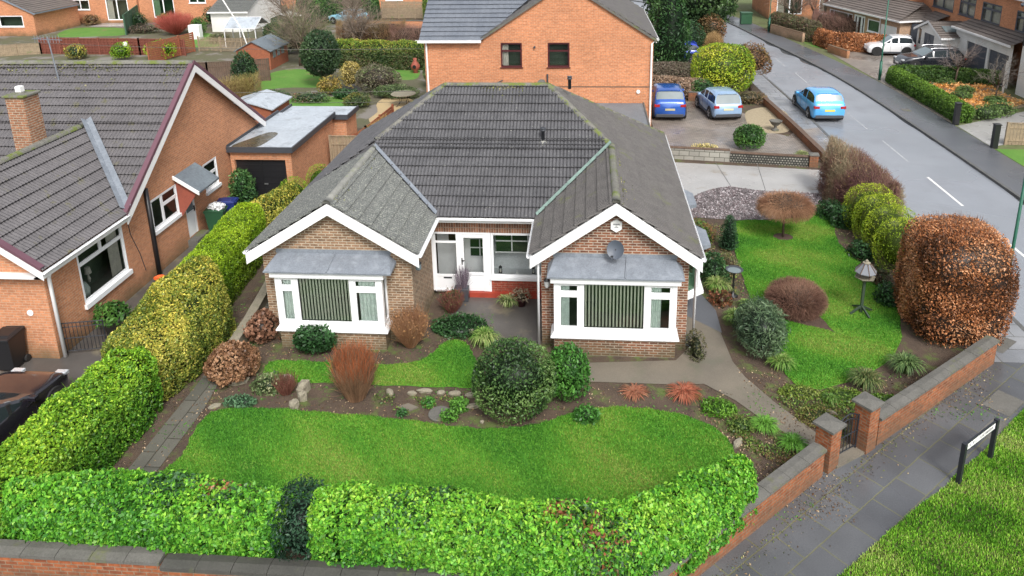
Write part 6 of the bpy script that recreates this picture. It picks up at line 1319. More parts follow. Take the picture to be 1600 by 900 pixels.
blobshrub('dark_conifer', 'dark blue green conifer filling the gap in the front hedge', -5.05, -7.12, .5, .62, 1.55, [(.012, .035, .018), (.022, .065, .035), (.045, .11, .055)], .065, 4200, seed=5, rough=.22, aspect=.35, cat='conifer', z0=.35, f=4, zc=.8, pw=2.4, k=.7)
blobshrub('conifer_dome', 'small bright green dome conifer nearest the garage, front one of two', -11.05, 8.1, .62, .6, 1.75, LIME, .05, 2600, aspect=.3, seed=3, rough=.08, cat='conifer')
blobshrub('conifer_dome', 'small bright green dome conifer nearest the fence panel, rear one of two', -10.45, 9.4, .62, .6, 1.8, LIME, .05, 2600, aspect=.3, seed=4, rough=.08, cat='conifer')
# golden conifer domes on the right
for i, (y, lb) in enumerate(((8.15, 'furthest of the four joined yellow green conifer domes'), (7.15, 'second yellow green conifer dome from the driveway end'), (6.15, 'third yellow green conifer dome from the driveway end'), (5.1, 'yellow green conifer dome nearest the copper beech hedge'))):
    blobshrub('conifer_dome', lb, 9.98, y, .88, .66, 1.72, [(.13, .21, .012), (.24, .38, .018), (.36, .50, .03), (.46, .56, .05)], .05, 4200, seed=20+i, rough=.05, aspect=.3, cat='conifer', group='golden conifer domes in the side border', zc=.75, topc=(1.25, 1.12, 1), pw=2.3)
COP = [(.12, .05, .02), (.24, .09, .035), (.42, .16, .06), (.58, .25, .10), (.66, .36, .19)]
fb = FB()
for q_, cc_ in ((1.0, 1.), (.93, .6)):
    p, no = surf_blob((9.95, 1.75, 1.32), (1.17*q_, 1.32*q_, 1.64*q_), int(38000*q_), .06, 31, lo=-.93, f=2.2, pw=4.2); k = p[:, 2] > .06; p, no = p[k], no[k]
    th_ = nz(p, 1.6, 7.)+nz(p, 4., 2.)*.5; keep = (th_ > -.22) | (RNG.uniform(0, 1, len(p)) < .45); p, no = p[keep], no[keep]
    fb.leaves(p, no, .058, pal(p, COP, 2, 31)*cc_, aspect=.5, bias=.45, up=-.2, jit=.5)
p, no = surf_blob((9.95, 1.75, 1.32), (1.15, 1.3, 1.64), 2600, .07, 31, lo=-.2, f=2.2, pw=3.4); e = p+unit(no+np.array([0, 0, .9]))*RNG.uniform(.08, .24, (len(p), 1)); fb.tubes(np.stack([p-no*.15, (p+e)/2, e], 1), .005, .002, pal(p, [(.20, .13, .10), (.3, .2, .15)], 3, 2))
p, no = surf_blob((9.95, 1.75, 1.32), (1.12, 1.27, 1.6), 3500, .07, 31, lo=-.9, f=2.2, pw=4.2); e = p-no*.35; fb.tubes(np.stack([e, (p+e)/2+RNG.normal(0, .04, p.shape), p], 1), .006, .003, pal(p, [(.10, .07, .055), (.2, .15, .12)], 3, 2))
core_blob(fb, (9.95, 1.75, 1.32), (1.05, 1.2, 1.52), (.05, .036, .028), 1, lo=-.95, pw=4.2, nu=24, nv=12)
fb.build('beech_hedge', 'leaf', None, label='tall copper brown beech hedge block at the corner of the garden', cat='hedge')
# leafless twiggy shrubs
def twiggy(nm, label, x, y, r, h, n, cols, r0=.006, r1=.002, flare=1.0, base=.12, tipc=None, seg=5, droop=0., wig=.05, branch=2, cat='shrub', group=None, leaf=None, z0=0, sy=1.):
    fb = FB(); a = RNG.uniform(0, 6.283, n); rr = np.sqrt(RNG.uniform(0, 1, n)); t = np.linspace(0, 1, seg)[None, :, None]
    b = np.c_[x+base*rr*np.cos(a), y+base*rr*np.sin(a)*sy, np.full(n, z0)]
    e = np.c_[x+r*rr*np.cos(a), y+r*rr*np.sin(a)*sy, z0+h*(1-.28*rr**2)*RNG.uniform(.8, 1.05, n)]
    mid = (b+e)/2+np.c_[np.cos(a)*r*.12*flare, np.sin(a)*r*.12*flare, np.zeros(n)]
    paths = b[:, None]*(1-t)**2+2*mid[:, None]*t*(1-t)+e[:, None]*t**2+RNG.normal(0, wig, (n, seg, 3))*t*r
    c = pal(e, cols, 3, 1)
    fb.tubes(paths, r0, r1, c)
    if branch:
        for k in range(branch):
            st = RNG.integers(1, seg-1, n); s0 = paths[np.arange(n), st]; d = unit(paths[np.arange(n), st+1]-s0+RNG.normal(0, .35, (n, 3))*np.linalg.norm(e-b, axis=1)[:, None]/seg)
            L = h*RNG.uniform(.15, .4, (n, 1)); q = np.stack([s0, s0+d*L*.5, s0+d*L+np.array([0, 0, L.mean()*.15])], 1); cc = pal(q[:, -1], cols, 3, 1) if tipc is None else np.where((q[:, -1, 2:3]-z0 > h*RNG.uniform(.62, .9, (n, 1))), pal(q[:, -1], tipc, 3, 1), pal(q[:, -1], cols, 3, 1))
            fb.tubes(q, r0*.6, r1, cc)
    if leaf is not None:
        lc, ln, ls = leaf; i = RNG.integers(0, n, ln); k = RNG.uniform(.45, 1.02, (ln, 1)); pp = b[i]+(e[i]-b[i])*k+RNG.normal(0, .05*r+.02, (ln, 3)); pp[:, 2] = np.maximum(pp[:, 2], .03); fb.leaves(pp, unit(pp-np.array([x, y, h*.3])), ls, pal(pp, lc, 3, 2), bias=.3)
    return fb.build(nm, 'twig', None, label=label, cat=cat, group=group)
DOG = [(.15, .09, .055), (.24, .14, .08), (.34, .20, .12)]
fbn = twiggy('dogwood_shrub', 'upright leafless shrub with orange red tips between the two front lawns', -5.58, -2.36, .52, 1.36, 1300, DOG, .006, .003, flare=.9, base=.22, tipc=[(.30, .10, .045), (.42, .13, .05)], branch=2, wig=.04)
TW = [(.14, .075, .055), (.22, .12, .075), (.30, .18, .11)]
MVE = [(.14, .07, .065), (.22, .11, .10), (.26, .15, .11)]
def twighedge(nm, label, path, hw, h, cols, n, L=.35, r0=.005, leafc=None, seed=1, cat='hedge', lf=.05, ln=0, core=(.05, .035, .025), inset=.25):
    fb = FB(); p, no = surf_hedge(path, hw, 0.05, h, n, 2.8, .1, seed); d = unit(no+np.array([0, 0, .5])+RNG.normal(0, .55, p.shape))
    s = p-d*L*.7; paths = np.stack([s, s+d*L*.5+RNG.normal(0, .02, p.shape), s+d*L*RNG.uniform(.8, 1.15, (n, 1))], 1); fb.tubes(paths, r0, .0022, pal(p, cols, 2, seed))
    if ln: p, no = surf_hedge(path, hw, 0.05, h, ln, 2.8, .15, seed); fb.leaves(p, no, lf, pal(p, leafc, 2, seed), bias=.4)
    core_hedge(fb, path, hw, 0.05, h, core, inset); return fb.build(nm, 'twig', None, label=label, cat=cat)
twighedge('twiggy_hedge', 'bare mauve brown twiggy hedge between driveway and road', [(9.95, 11.5), (10.25, 10.4), (10.6, 9.2)], [.66, .9, .85], [2.15, 2.0, 1.6], MVE+[(.30, .25, .15), (.34, .28, .18)], 9500, .48, leafc=[(.20, .13, .06), (.30, .22, .10), (.28, .12, .09)], ln=3500, lf=.045)
# garden shrubs: big round ones near the front
HOL = [(.025, .06, .018), (.05, .11, .03), (.085, .17, .04), (.15, .24, .07)]
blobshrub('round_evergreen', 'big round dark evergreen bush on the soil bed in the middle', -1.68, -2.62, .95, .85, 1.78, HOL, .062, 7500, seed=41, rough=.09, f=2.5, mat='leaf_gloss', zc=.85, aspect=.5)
blobshrub('green_shrub', 'mid green shrub touching the right side of the big round evergreen', -.45, -2.05, .52, .5, 1.35, [(.03, .10, .02), (.06, .19, .03), (.11, .29, .05)], .085, 2300, seed=42, rough=.2, f=3.5, up=.5)
blobshrub('grey_green_shrub', 'large bushy blue green shrub right of the concrete path', 4.55, .3, .62, .85, 1.3, [(.025, .055, .03), (.055, .10, .05), (.10, .16, .08), (.17, .25, .13)], .13, 4200, seed=43, rough=.2, f=2.6, aspect=.14, up=.1, bias=.35)
blobshrub('dark_shrub', 'low dark green shrub under the left bay window', -7.25, -.52, .55, .32, .75, DKG, .085, 1600, seed=44, rough=.25, f=4)
for i, (x, y, lb) in enumerate(((-11.5, 9.6, 'leafy green shrub against the black garage door'),)):
    blobshrub('leafy_shrub', lb, -13.35, 8.75, .42, .42, 1.75, [(.03, .09, .03), (.07, .17, .05), (.14, .27, .08)], .12, 1500, seed=45, rough=.25, f=3, aspect=.4)
def strappy(nm, label, x, y, r, h, n, cols, w=.018, seg=5, cat='plant', sag=.5, group=None, k=.35):
    fb = FB(); a = RNG.uniform(0, 6.283, n); rr = RNG.uniform(.15, 1, n); t = np.linspace(0, 1, seg)[None, :, None]
    b = np.c_[x+r*.25*rr*np.cos(a), y+r*.25*rr*np.sin(a), np.full(n, .01)]
    m_ = np.c_[x+r*.55*rr*np.cos(a), y+r*.55*rr*np.sin(a), h*RNG.uniform(.8, 1.25, n)]
    e = np.c_[x+r*1.05*rr*np.cos(a), y+r*1.05*rr*np.sin(a), h*(1-sag*rr)*RNG.uniform(.5, 1.0, n)]
    fb.ribbons(b[:, None]*(1-t)**2+2*m_[:, None]*t*(1-t)+e[:, None]*t**2, w, pal(b, cols, 4, 1))
    return fb.build(nm, 'leaf', None, label=label, cat=cat, group=group)
ST = [(.05, .12, .02), (.10, .22, .035), (.20, .33, .07), (.34, .40, .14)]
strappy('strappy_plant', 'light green strappy clump at the tip of the narrow lawn', -2.75, .05, .5, .55, 420, ST)
strappy('strappy_plant', 'strappy green clump by the diagonal wall under the copper hedge', 7.95, -.55, .55, .5, 420, [(.04, .08, .03), (.09, .16, .05), (.2, .28, .1)])
strappy('strappy_plant', 'brownish strappy clump just above the right gate pillar wall', 6.75, -1.25, .52, .5, 420, [(.06, .10, .03), (.12, .17, .05), (.30, .24, .11)])
strappy('strappy_plant', 'spiky grass clump at the foot of the blue green shrub', 4.9, -.55, .45, .4, 300, ST)
strappy('strappy_plant', 'upright strappy clump beside the bird bath, nearest the house', 3.95, 3.3, .5, .55, 330, ST)
strappy('strappy_plant', 'light green sword leaved clump left of the blue green shrub', 4.15, 1.5, .42, .5, 330, ST)
strappy('strappy_plant', 'tiny grassy tuft right of the bird bath post', 4.6, 2.4, .3, .3, 160, ST)
strappy('strappy_plant', 'small iris clump on the porch, leaning from a maroon pot', -2.35, 2.15, .42, .4, 170, [(.10, .2, .04), (.26, .34, .12), (.42, .40, .22)])
strappy('grass_tuft', 'low green tuft between the path and the side lawn tip', 5.75, -1.9, .25, .22, 220, ST, .01)
strappy('grass_tuft', 'bright green grass tuft beside the left gate pillar', 4.45, -3.55, .4, .3, 420, [(.05, .16, .015), (.10, .27, .03), (.16, .36, .05)], .012)
strappy('grass_tuft', 'longer green grass tuft on the soil up from the gate', 4.0, -2.95, .4, .28, 420, [(.05, .16, .015), (.10, .27, .03), (.16, .36, .05)], .012)
strappy('ornamental_grass', 'flat russet dead grass clump at the end of the front slab', 2.35, -1.75, .5, .16, 420, [(.30, .075, .04), (.42, .14, .08), (.30, .16, .09)], .014, sag=.9)
strappy('ornamental_grass', 'smaller russet dead grass clump left of the other, on the bed', 1.15, -1.8, .42, .12, 260, [(.26, .09, .05), (.40, .17, .10), (.30, .18, .10)], .014, sag=.9)
# weeping standard tree and dome of twigs
W_ = thing('weeping_tree', 'small weeping tree with mop of brown twigs on the side lawn', 'tree', (6.86, 7.4, 0))
m = MB(); m.tube([(6.86, 7.4, 0), (6.84, 7.4, .5), (6.87, 7.41, 1.1)], .045, 8, r1=.035); m.build('trunk', 'bark', W_, True)
def mop(x, y, zt_, r, n, cols, drop, zb, out):
    fb = FB(); a = RNG.uniform(0, 6.283, n); k = RNG.uniform(.15, 1, n)**.7; seg = 6; t = np.linspace(0, 1, seg)[None, :, None]
    rad = r*k; b = np.c_[np.full(n, x), np.full(n, y), np.full(n, zb)]+RNG.normal(0, .05, (n, 3))
    m_ = np.c_[x+rad*.72*np.cos(a), y+rad*.72*np.sin(a), zt_+.5*(1-k)+RNG.normal(0, .05, n)+.28]
    e = np.c_[x+rad*1.03*np.cos(a), y+rad*1.03*np.sin(a), zt_-drop*(k**2.2)*RNG.uniform(.6, 1.1, n)]
    P_ = b[:, None]*(1-t)**2+2*m_[:, None]*t*(1-t)+e[:, None]*t**2+RNG.normal(0, .015, (n, seg, 3)); fb.tubes(P_, .006, .003, pal(e, cols, 3, 1))
    i = RNG.integers(1, seg-1, n); s0 = P_[np.arange(n), i]; d = P_[np.arange(n), i+1]-s0; e2 = s0+d*1.6+RNG.normal(0, .09, (n, 3)); fb.tubes(np.stack([s0, (s0+e2)/2, e2], 1), .004, .002, pal(e2, cols, 3, 1)); return fb
def twigball(c, r, n, cols, L, core, lo=-.4, droop=0.):
    f_ = FB(); p, no = surf_blob(c, r, n, .07, 5, lo=lo, f=3); d = unit(no+RNG.normal(0, .35, p.shape)+np.array([0, 0, -droop])); s_ = p-no*L*.5; f_.tubes(np.stack([s_, s_+d*L*.5+RNG.normal(0, .015, p.shape), s_+d*L*RNG.uniform(.8, 1.2, (len(p), 1))+np.array([0, 0, -droop*.06])], 1), .005, .0025, pal(p, cols, 3, 1))
    if core: core_blob(f_, c, [q*.84 for q in r], core, 1, lo=lo)
    return f_
cb = twigball((6.86, 7.4, 1.2), (.86, .8, .42), 6500, [(.20, .10, .06), (.32, .17, .095), (.42, .25, .15)], .30, (.06, .04, .028), -.35, .8); cb.build('crown', 'twig', W_)
fb = twigball((5.98, 2.25, .42), (.76, .7, .46), 6500, [(.15, .08, .06), (.25, .135, .095), (.33, .20, .14)], .24, (.05, .033, .027), -.8)
fb.build('twig_mound', 'twig', None, label='low dome of mauve brown twigs sitting on the side lawn', cat='shrub')
M['mulch_shade'] = surf('mulch_shade', (.09, .055, .04), (.06, .04, .03), 6, .9, bmp=.8, bd=.02)  # mulch brown, its dark colour also standing in for shadow on the lawn
sheet('mulch_shade_ring', MULCH_SHADE[0], .009, 'mulch_shade')
sheet('mulch_shade_tail', MULCH_SHADE[1], .009, 'mulch_shade')
# upright dwarf conifer
def cone(nm, label, x, y, r, h, cols, lf, n, seed=1, trunk=0, rough=.2, cat='conifer', aspect=.3, z0=.05, mat='leaf', pwr=.75, group=None):
    fb = FB(); z = RNG.uniform(0, 1, n)**1.15; a = RNG.uniform(0, 6.283, n); rad = r*np.power(1-z, pwr)*(np.minimum(1, .55+z*4))
    p = np.c_[x+rad*np.cos(a), y+rad*np.sin(a), z0+z*(h-z0)]; no = unit(np.c_[np.cos(a), np.sin(a), np.full(n, .35)]); p += no*(nz(p, 2.5/max(r, .3), seed)*rough*r)[:, None]; p -= no*(RNG.uniform(0, .35, (n, 1))**2*r)
    fb.leaves(p, no, lf, pal(p, cols, 2/max(r, .4), seed), aspect=aspect, up=.7, bias=.5)
    v = []; f = []; K = 10
    for j, (zz, kk) in enumerate(((0, .7), (.15, .8), (.5, .62), (.8, .35), (.97, .05))):
        for k in range(K): v.append((x+r*kk*math.cos(2*math.pi*k/K)*.85, y+r*kk*math.sin(2*math.pi*k/K)*.85, z0+zz*(h-z0)))
    for j in range(4):
        for k in range(K): f.append((j*K+k, j*K+(k+1) % K, (j+1)*K+(k+1) % K, (j+1)*K+k))
    fb.raw(np.array(v), np.array(f), np.tile([[q*.25 for q in cols[0]]], (len(v), 1)))
    if trunk:
        T = thing(nm, label, cat, (x, y, 0), group); fb.build('crown', mat, T); m = MB(); m.tube([(x, y, 0), (x, y, h*.5)], trunk, 8, r1=trunk*.6); m.build('trunk', 'bark', T, True); return T
    return fb.build(nm, mat, None, label=label, cat=cat, group=group)
cone('upright_conifer', 'narrow dark green upright conifer beside the gravel and side lawn', 4.78, 6.3, .35, 1.25, [(.015, .05, .02), (.03, .085, .035), (.05, .12, .05)], .06, 2200, pwr=.4)
# loose mixed border shrubs
def border(items):
    for it in items:
        kind, nm, lb = it[:3]
        if kind == 'b': blobshrub(nm, lb, *it[3:8], **it[8])
        elif kind == 't': twiggy(nm, lb, *it[3:8], **it[8])
BR = [(.14, .07, .04), (.26, .13, .08), (.40, .22, .14)]
def sh(nm, lb, x, y, rx, ry, h, cols, lf, n, **k): return blobshrub(nm, lb, x, y, rx, ry, h, cols, lf, n, **k)
PINKB = [(.18, .09, .045), (.32, .17, .09), (.44, .27, .15)]
sh('faded_hydrangea', 'brown faded hydrangea with papery heads left of the front lawns', -8.95, -1.75, .62, .55, .85, PINKB, .06, 5200, rough=.4, f=4, aspect=.85, core=(.04, .025, .015), seed=51)
sh('faded_hydrangea', 'small straggly brown hydrangea left of the left bay window', -8.9, .1, .4, .5, .8, BR, .09, 900, rough=.4, f=4, aspect=.8, core=(.03, .02, .015), seed=52)
twiggy('orange_twig_shrub', 'orange brown twiggy shrub against the wall right of the left bay', -4.75, -.1, .55, 1.15, 420, [(.26, .13, .07), (.38, .20, .10), (.42, .27, .16)], .006, .002, branch=3, leaf=([(.24, .13, .05), (.38, .20, .09)], 500, .05))
twiggy('red_twig_shrub', 'thin red twigged shrub in the porch corner', -3.95, 1.75, .4, .7, 160, [(.16, .06, .05), (.26, .11, .08)], .005, .002, branch=3, leaf=([(.05, .10, .03), (.20, .10, .05)], 260, .05))
sh('ground_cover', 'low dark ivy ground cover between the porch and narrow lawn', -3.6, .85, .75, .55, .28, DKG, .075, 1500, rough=.3, f=4, zc=.05, seed=53)
sh('small_shrub', 'dark little shrub behind the door side planter', -3.95, 2.05, .22, .22, .5, DKG, .07, 400, seed=54)
for (x, y, rx, ry, h, nm, lb, cc, lf, n) in (
  (3.95, 4.3, .45, .75, .75, 'dark_shrub', 'glossy dark shrub below the nearer side bay hood', DKG+[(.12, .22, .08)], .085, 1500),
  (3.8, 7.2, .55, .8, .55, 'mixed_shrub', 'low green and red shrub between gravel and side hoods', [(.05, .13, .02), (.12, .25, .04), (.25, .12, .05)], .07, 1600),
  (3.75, 5.9, .35, .6, .5, 'mixed_shrub', 'reddish brown low shrub left of the upright conifer', [(.16, .08, .05), (.22, .14, .07), (.10, .16, .05)], .07, 900),
  (4.55, 4.9, .3, .7, .4, 'mixed_shrub', 'thin straw coloured border plant at the lawn edge by the conifer', [(.22, .15, .08), (.12, .17, .06), (.30, .22, .12)], .06, 700),
  (3.95, 2.75, .3, .35, .3, 'mixed_shrub', 'low red leaved plant in front of the bird bath', [(.16, .06, .03), (.28, .10, .05), (.10, .12, .04)], .07, 500),
  (9.05, 9.3, .45, .55, .6, 'dark_shrub', 'dark spreading shrub at the driveway end of the side border', DKG, .08, 1200),
  (9.3, 8.5, .5, .4, .75, 'dark_shrub', 'dark shrub under the twiggy hedge, left of the golden domes', DKG, .08, 1200),
  (9.05, 6.0, .35, .5, .45, 'dark_shrub', 'dark low shrub at the foot of the second golden dome', DKG, .08, 800),
  (8.8, 3.0, .3, .45, .55, 'dark_shrub', 'dark shrub squeezed between golden domes and copper hedge', DKG, .08, 800),
  (9.0, 4.3, .3, .4, .4, 'dark_shrub', 'brown and green low plant near the bird table side border', [(.10, .06, .03), (.05, .10, .03)], .07, 600),
  (2.85, .0, .22, .5, .6, 'mixed_shrub', 'straggly bush at the corner of the right bay by the path', [(.06, .08, .03), (.14, .12, .06)], .06, 500),
  (.0, -2.85, .3, .22, .32, 'green_plant', 'bright green low plant at the foot of the mid green shrub', [(.05, .16, .03), (.10, .30, .05)], .075, 500),
  (-3.0, -2.65, .22, .2, .3, 'green_plant', 'bright green leafy clump left of the big round evergreen', [(.08, .22, .03), (.16, .38, .06)], .07, 450),
  (-3.2, -3.02, .2, .16, .2, 'green_plant', 'small bright weed clump below the flat stones', [(.08, .22, .03), (.16, .38, .06)], .06, 300),
  (-3.75, -2.55, .15, .15, .2, 'green_plant', 'tiny green clump above the round stepping stone', [(.06, .2, .03), (.12, .32, .05)], .06, 260),
  (-4.3, -2.95, .12, .1, .14, 'green_plant', 'tiny dark green rosette between the two stepping stones', [(.05, .15, .04), (.08, .22, .06)], .06, 160),
  (-7.85, -2.15, .42, .3, .4, 'mixed_shrub', 'pale green trailing plant over the rockery stones', [(.08, .14, .05), (.20, .27, .11), (.36, .36, .2)], .065, 900),
  (-8.3, -2.75, .4, .2, .2, 'mixed_shrub', 'low bluish green mat left of the rockery', [(.05, .13, .06), (.12, .24, .12)], .055, 600),
  (3.1, -2.35, .4, .3, .22, 'mixed_shrub', 'bright green low weeds along the near edge of the concrete path', [(.08, .22, .02), (.18, .36, .04)], .06, 900),
  (3.5, -2.9, .3, .3, .2, 'mixed_shrub', 'scrubby weeds on the bed halfway down to the gate', [(.08, .18, .03), (.2, .26, .06)], .05, 600),
  (5.1, -1.6, .5, .25, .14, 'ground_cover', 'yellow green ground cover along the far side of the path', [(.12, .20, .03), (.24, .33, .05), (.3, .34, .1)], .05, 900),
  (6.1, -1.75, .55, .35, .16, 'ground_cover', 'patch of yellow green weeds by the tip of the side lawn', [(.10, .20, .03), (.24, .34, .05)], .05, 1100),
  (5.3, -2.5, .5, .4, .13, 'ground_cover', 'mixed weeds and leaves behind the gate pillars', [(.10, .14, .03), (.24, .26, .07), (.2, .12, .05)], .05, 1000),
  (7.0, -1.85, .5, .3, .12, 'ground_cover', 'low bright weeds along the inside of the diagonal wall', [(.10, .22, .03), (.22, .36, .05)], .05, 900)):
    sh(nm, lb, x, y, rx, ry, h, cc, lf, n, rough=.35, f=4, zc=h*.25, seed=int(x*10) % 17+60, k=.7)
twiggy('twiggy_plant', 'dead reddish stalks behind the rockery stones', -7.35, -2.3, .32, .55, 160, [(.14, .06, .045), (.24, .10, .07)], .005, .002, branch=2)
twiggy('twiggy_plant', 'purple twigs in the black planter beside the door', -3.75, 2.45, .28, .75, 90, [(.16, .12, .16), (.25, .2, .24)], .005, .002, branch=2, z0=.35)
m = MB(); m.box(-3.98, -3.55, 2.3, 2.6, .01, .42, .01); m.build('planter', 'dkgrey', None, label='square dark planter box standing left of the front door', cat='planter')
pot('porch_pot', 'maroon pot with faded flowers on the porch paving', -1.95, 2.2, .16, .25, 'maroonw', 300, [(.24, .2, .12), (.4, .34, .24)], .26, .18, 3, .08)
# scattered leaf litter and small weeds over the soil
fb = FB()
for (x0, x1, y0, y1, n) in ((-9.3, 3.5, -3.9, -1.6, 2600), (-9.2, -4, -1.3, .1, 900), (3.8, 9.6, -2.4, -.6, 1600), (3.7, 5.0, 2.5, 8.5, 1100), (8.3, 9.8, 2, 9.5, 1300), (-10.4, -8.9, -7, 3, 1500), (2.8, 5.2, -5.6, -2.3, 1600), (-4, -2.6, -.2, 1.7, 500)):
    p = np.c_[RNG.uniform(x0, x1, n), RNG.uniform(y0, y1, n), RNG.uniform(.0, .02, n)]; keep = ~(inpoly(FL, p[:, 0], p[:, 1]) | inpoly(UL, p[:, 0], p[:, 1]) | inpoly(RL, p[:, 0], p[:, 1]))
    p = p[keep]; g_ = nz(p, 2.0, 4.)[:, None] > .12; c = np.where(g_, pal(p, [(.04, .12, .02), (.10, .24, .04)], 3), pal(p, [(.10, .06, .035), (.24, .15, .09), (.15, .12, .05), (.38, .28, .18)], 3, rnd=.6)); fb.leaves(p, np.tile([[0, 0, 1.]], (len(p), 1)), .045, c, bias=.8, jit=.1)
fb.build('leaf_litter', 'twig', None, kind='stuff', label='fallen leaves and small weeds scattered on the bare soil beds', cat='leaf litter')
fb = FB()
for (poly_, n) in (([(4.9, -1.6), (7.6, -1.7), (6.3, -2.9), (5.6, -3.2), (5.2, -2.8), (4.5, -1.9)], 3800), ([(2.6, -1.9), (3.3, -2.4), (4.7, -3.9), (4.3, -4.3), (3.4, -3.6), (2.9, -2.6)], 2200), ([(-5.2, -2.3), (-2.8, -2.3), (-2.8, -2.9), (-4.8, -2.9)], 900), ([(3.6, 3.2), (4.8, 3.0), (4.8, 8.2), (3.6, 8.4)], 1600)):
    q = polypts(poly_, n); p = np.c_[q, RNG.uniform(.02, .09, n)]; k = nz(p, 2.6, 9.) > -.15; p = p[k]; k2 = ~(inpoly(RL, p[:, 0], p[:, 1]) | inpoly(FL, p[:, 0], p[:, 1]) | inpoly(UL, p[:, 0], p[:, 1])); p = p[k2]
    fb.leaves(p, np.tile([[0, 0, 1.]], (len(p), 1)), .05, pal(p, [(.06, .11, .025), (.11, .20, .03), (.20, .31, .05), (.26, .24, .09), (.20, .12, .06)], 2.5, rnd=.5), bias=.6, jit=.3)
fb.build('bed_weeds', 'leaf', None, kind='stuff', label='low mixed weeds and ground cover over the garden beds', cat='weeds')
fb = FB(); n = 800
t = RNG.uniform(0, 1, n); a = np.array([1.4, -7.65]); b = np.array([10.2, .0]); q = a+(b-a)*t[:, None]+np.c_[RNG.exponential(.14, n), -RNG.exponential(.14, n)]; p = np.c_[q, np.full(n, .012)]
fb.leaves(p, np.tile([[0, 0, 1.]], (n, 1)), .04, pal(p, [(.10, .07, .05), (.22, .15, .09), (.30, .24, .14), (.12, .15, .04)], 3, rnd=.6), bias=.9, jit=.05); fb.build('pavement_litter', 'twig', None, kind='stuff', label='dead leaves collected on the pavement below the diagonal wall', cat='leaf litter')

# moss clinging below the ridges
def moss(par, a, b, dn, n, w=.45):
    a, b, dn = np.array(a), np.array(b), unit(np.array([dn]))[0]; t = RNG.uniform(0, 1, n); k = nz(a+(b-a)*t[:, None], 1.3, 2.); t = t[k > -.25]; n = len(t)
    p = a+(b-a)*t[:, None]+dn*(RNG.exponential(.13, (n, 1))+.06)*w/.35; f_ = FB(); f_.leaves(p+np.array([0, 0, .06]), np.tile([[0, 0, 1.]], (n, 1)), .05, pal(p, [(.07, .07, .03), (.13, .15, .035), (.20, .21, .07), (.24, .22, .13)], 3, rnd=.5), aspect=.9, bias=1.2, jit=.15)
    return f_.build('moss', 'twig', par, kind='stuff')
moss(roof, (hx0, YM, ZM), (hx1, YM, ZM), (0, -cs, -sn), 900)
moss(roof, (XN, 0, ZRR), (XN, 4.4, ZRR), (cs, 0, -sn), 700, .3)
moss(roof, (XM, 0, ZRL), (XM, 4.2, ZRL), (csl, 0, -snl), 500, .25)
moss(nr, (-27, yAp, nz1), (-13.9, yAp, nz1), (0, -.81, -.58), 2200, .6)
# ------------------------------------------------------------------ trees and hedges further back
def bare_tree(nm, label, x, y, h, r, cols, n1=9, seed=1, tr=.12, dens=1., group=None, leafc=None, lf=.06, ln=0, cat='tree'):
    T = thing(nm, label, cat, (x, y, 0), group); rs = np.random.default_rng(seed); m = MB(); fb = FB()
    th = h*.28; m.tube([(x, y, -.02), (x+.05, y, th*.5), (x+.1, y+.03, th)], tr, 8, r1=tr*.75)
    segs = []
    for i in range(n1):
        a = 6.283*i/n1+rs.uniform(-.3, .3); el = rs.uniform(.5, 1.25); p = np.array([x+.1, y+.03, th*rs.uniform(.7, 1)]); d = np.array([math.cos(a)*math.cos(el), math.sin(a)*math.cos(el), math.sin(el)]); L = min(h-th, r/max(.3, math.cos(el)))*rs.uniform(.55, .8)
        q = p+d*L*.5+rs.normal(0, .08, 3)*L; e = q+unit((d+rs.normal(0, .3, 3))[None])[0]*L*.55
        m.tube([tuple(p), tuple(q), tuple(e)], tr*.42, 6, r1=tr*.12); segs += [(p+(q-p)*.5, q), (q, e), (q, e)]
    m.build('trunk', 'bark', T, True)
    S_ = np.array([[a_, b_] for a_, b_ in segs]); lvl = S_; Lb = r*.5
    for lv, (cnt, rad) in enumerate(((int(6*dens), tr*.09), (int(4*dens), tr*.05))):
        i = np.repeat(np.arange(len(lvl)), cnt); t = RNG.uniform(.2, 1, (len(i), 1)); s0 = lvl[i, 0]+(lvl[i, 1]-lvl[i, 0])*t
        d = unit(unit(lvl[i, 1]-lvl[i, 0])+RNG.normal(0, .6, (len(i), 3))+np.array([0, 0, .15])); Lx = Lb*RNG.uniform(.4, 1, (len(i), 1)); e = s0+d*Lx+RNG.normal(0, .05, (len(i), 3)); e[:, 2] = np.clip(e[:, 2], .15, h)
        fb.tubes(np.stack([s0, (s0+e)/2+RNG.normal(0, .04, s0.shape), e], 1), rad, rad*.5, pal(e, cols, 2, seed)); lvl = np.stack([s0, e], 1); Lb *= .5
    if ln: i = RNG.integers(0, len(lvl), ln); p = lvl[i, 1]+RNG.normal(0, .12, (ln, 3)); fb.leaves(p, unit(p-np.array([x, y, h*.5])), lf, pal(p, leafc, 2, seed), bias=.3)
    fb.build('crown', 'twig', T); return T
TWG = [(.16, .125, .10), (.24, .19, .15), (.30, .24, .18)]
bare_tree('bare_tree', 'wide tangled leafless tree beside the red shed in the far garden', -21.5, 36.5, 4.6, 3.6, TWG+[(.16, .19, .08)], 11, 3, .16, 1.5, leafc=[(.12, .15, .05), (.2, .18, .08)], ln=1500)
bare_tree('bare_tree', 'second leafless tree right behind the wide tangled one', -18.6, 42, 4.6, 3.2, TWG, 9, 4, .14, 1.5)
bare_tree('bare_tree', 'leafless tree at the top edge above the shed roof', -27.0, 49, 5.5, 3.6, TWG, 9, 5, .16, 1.4)
bare_tree('bare_tree', 'leafless tree at the top edge near the covered boat', -22.5, 53, 5.0, 3.2, TWG, 9, 6, .16, 1.4)
bare_tree('bare_tree', 'slim leafless tree in front of the dark garage doors', 23.0, 30.9, 4.0, 1.3, [(.25, .20, .19), (.36, .30, .27)], 8, 7, .06, 1.2)
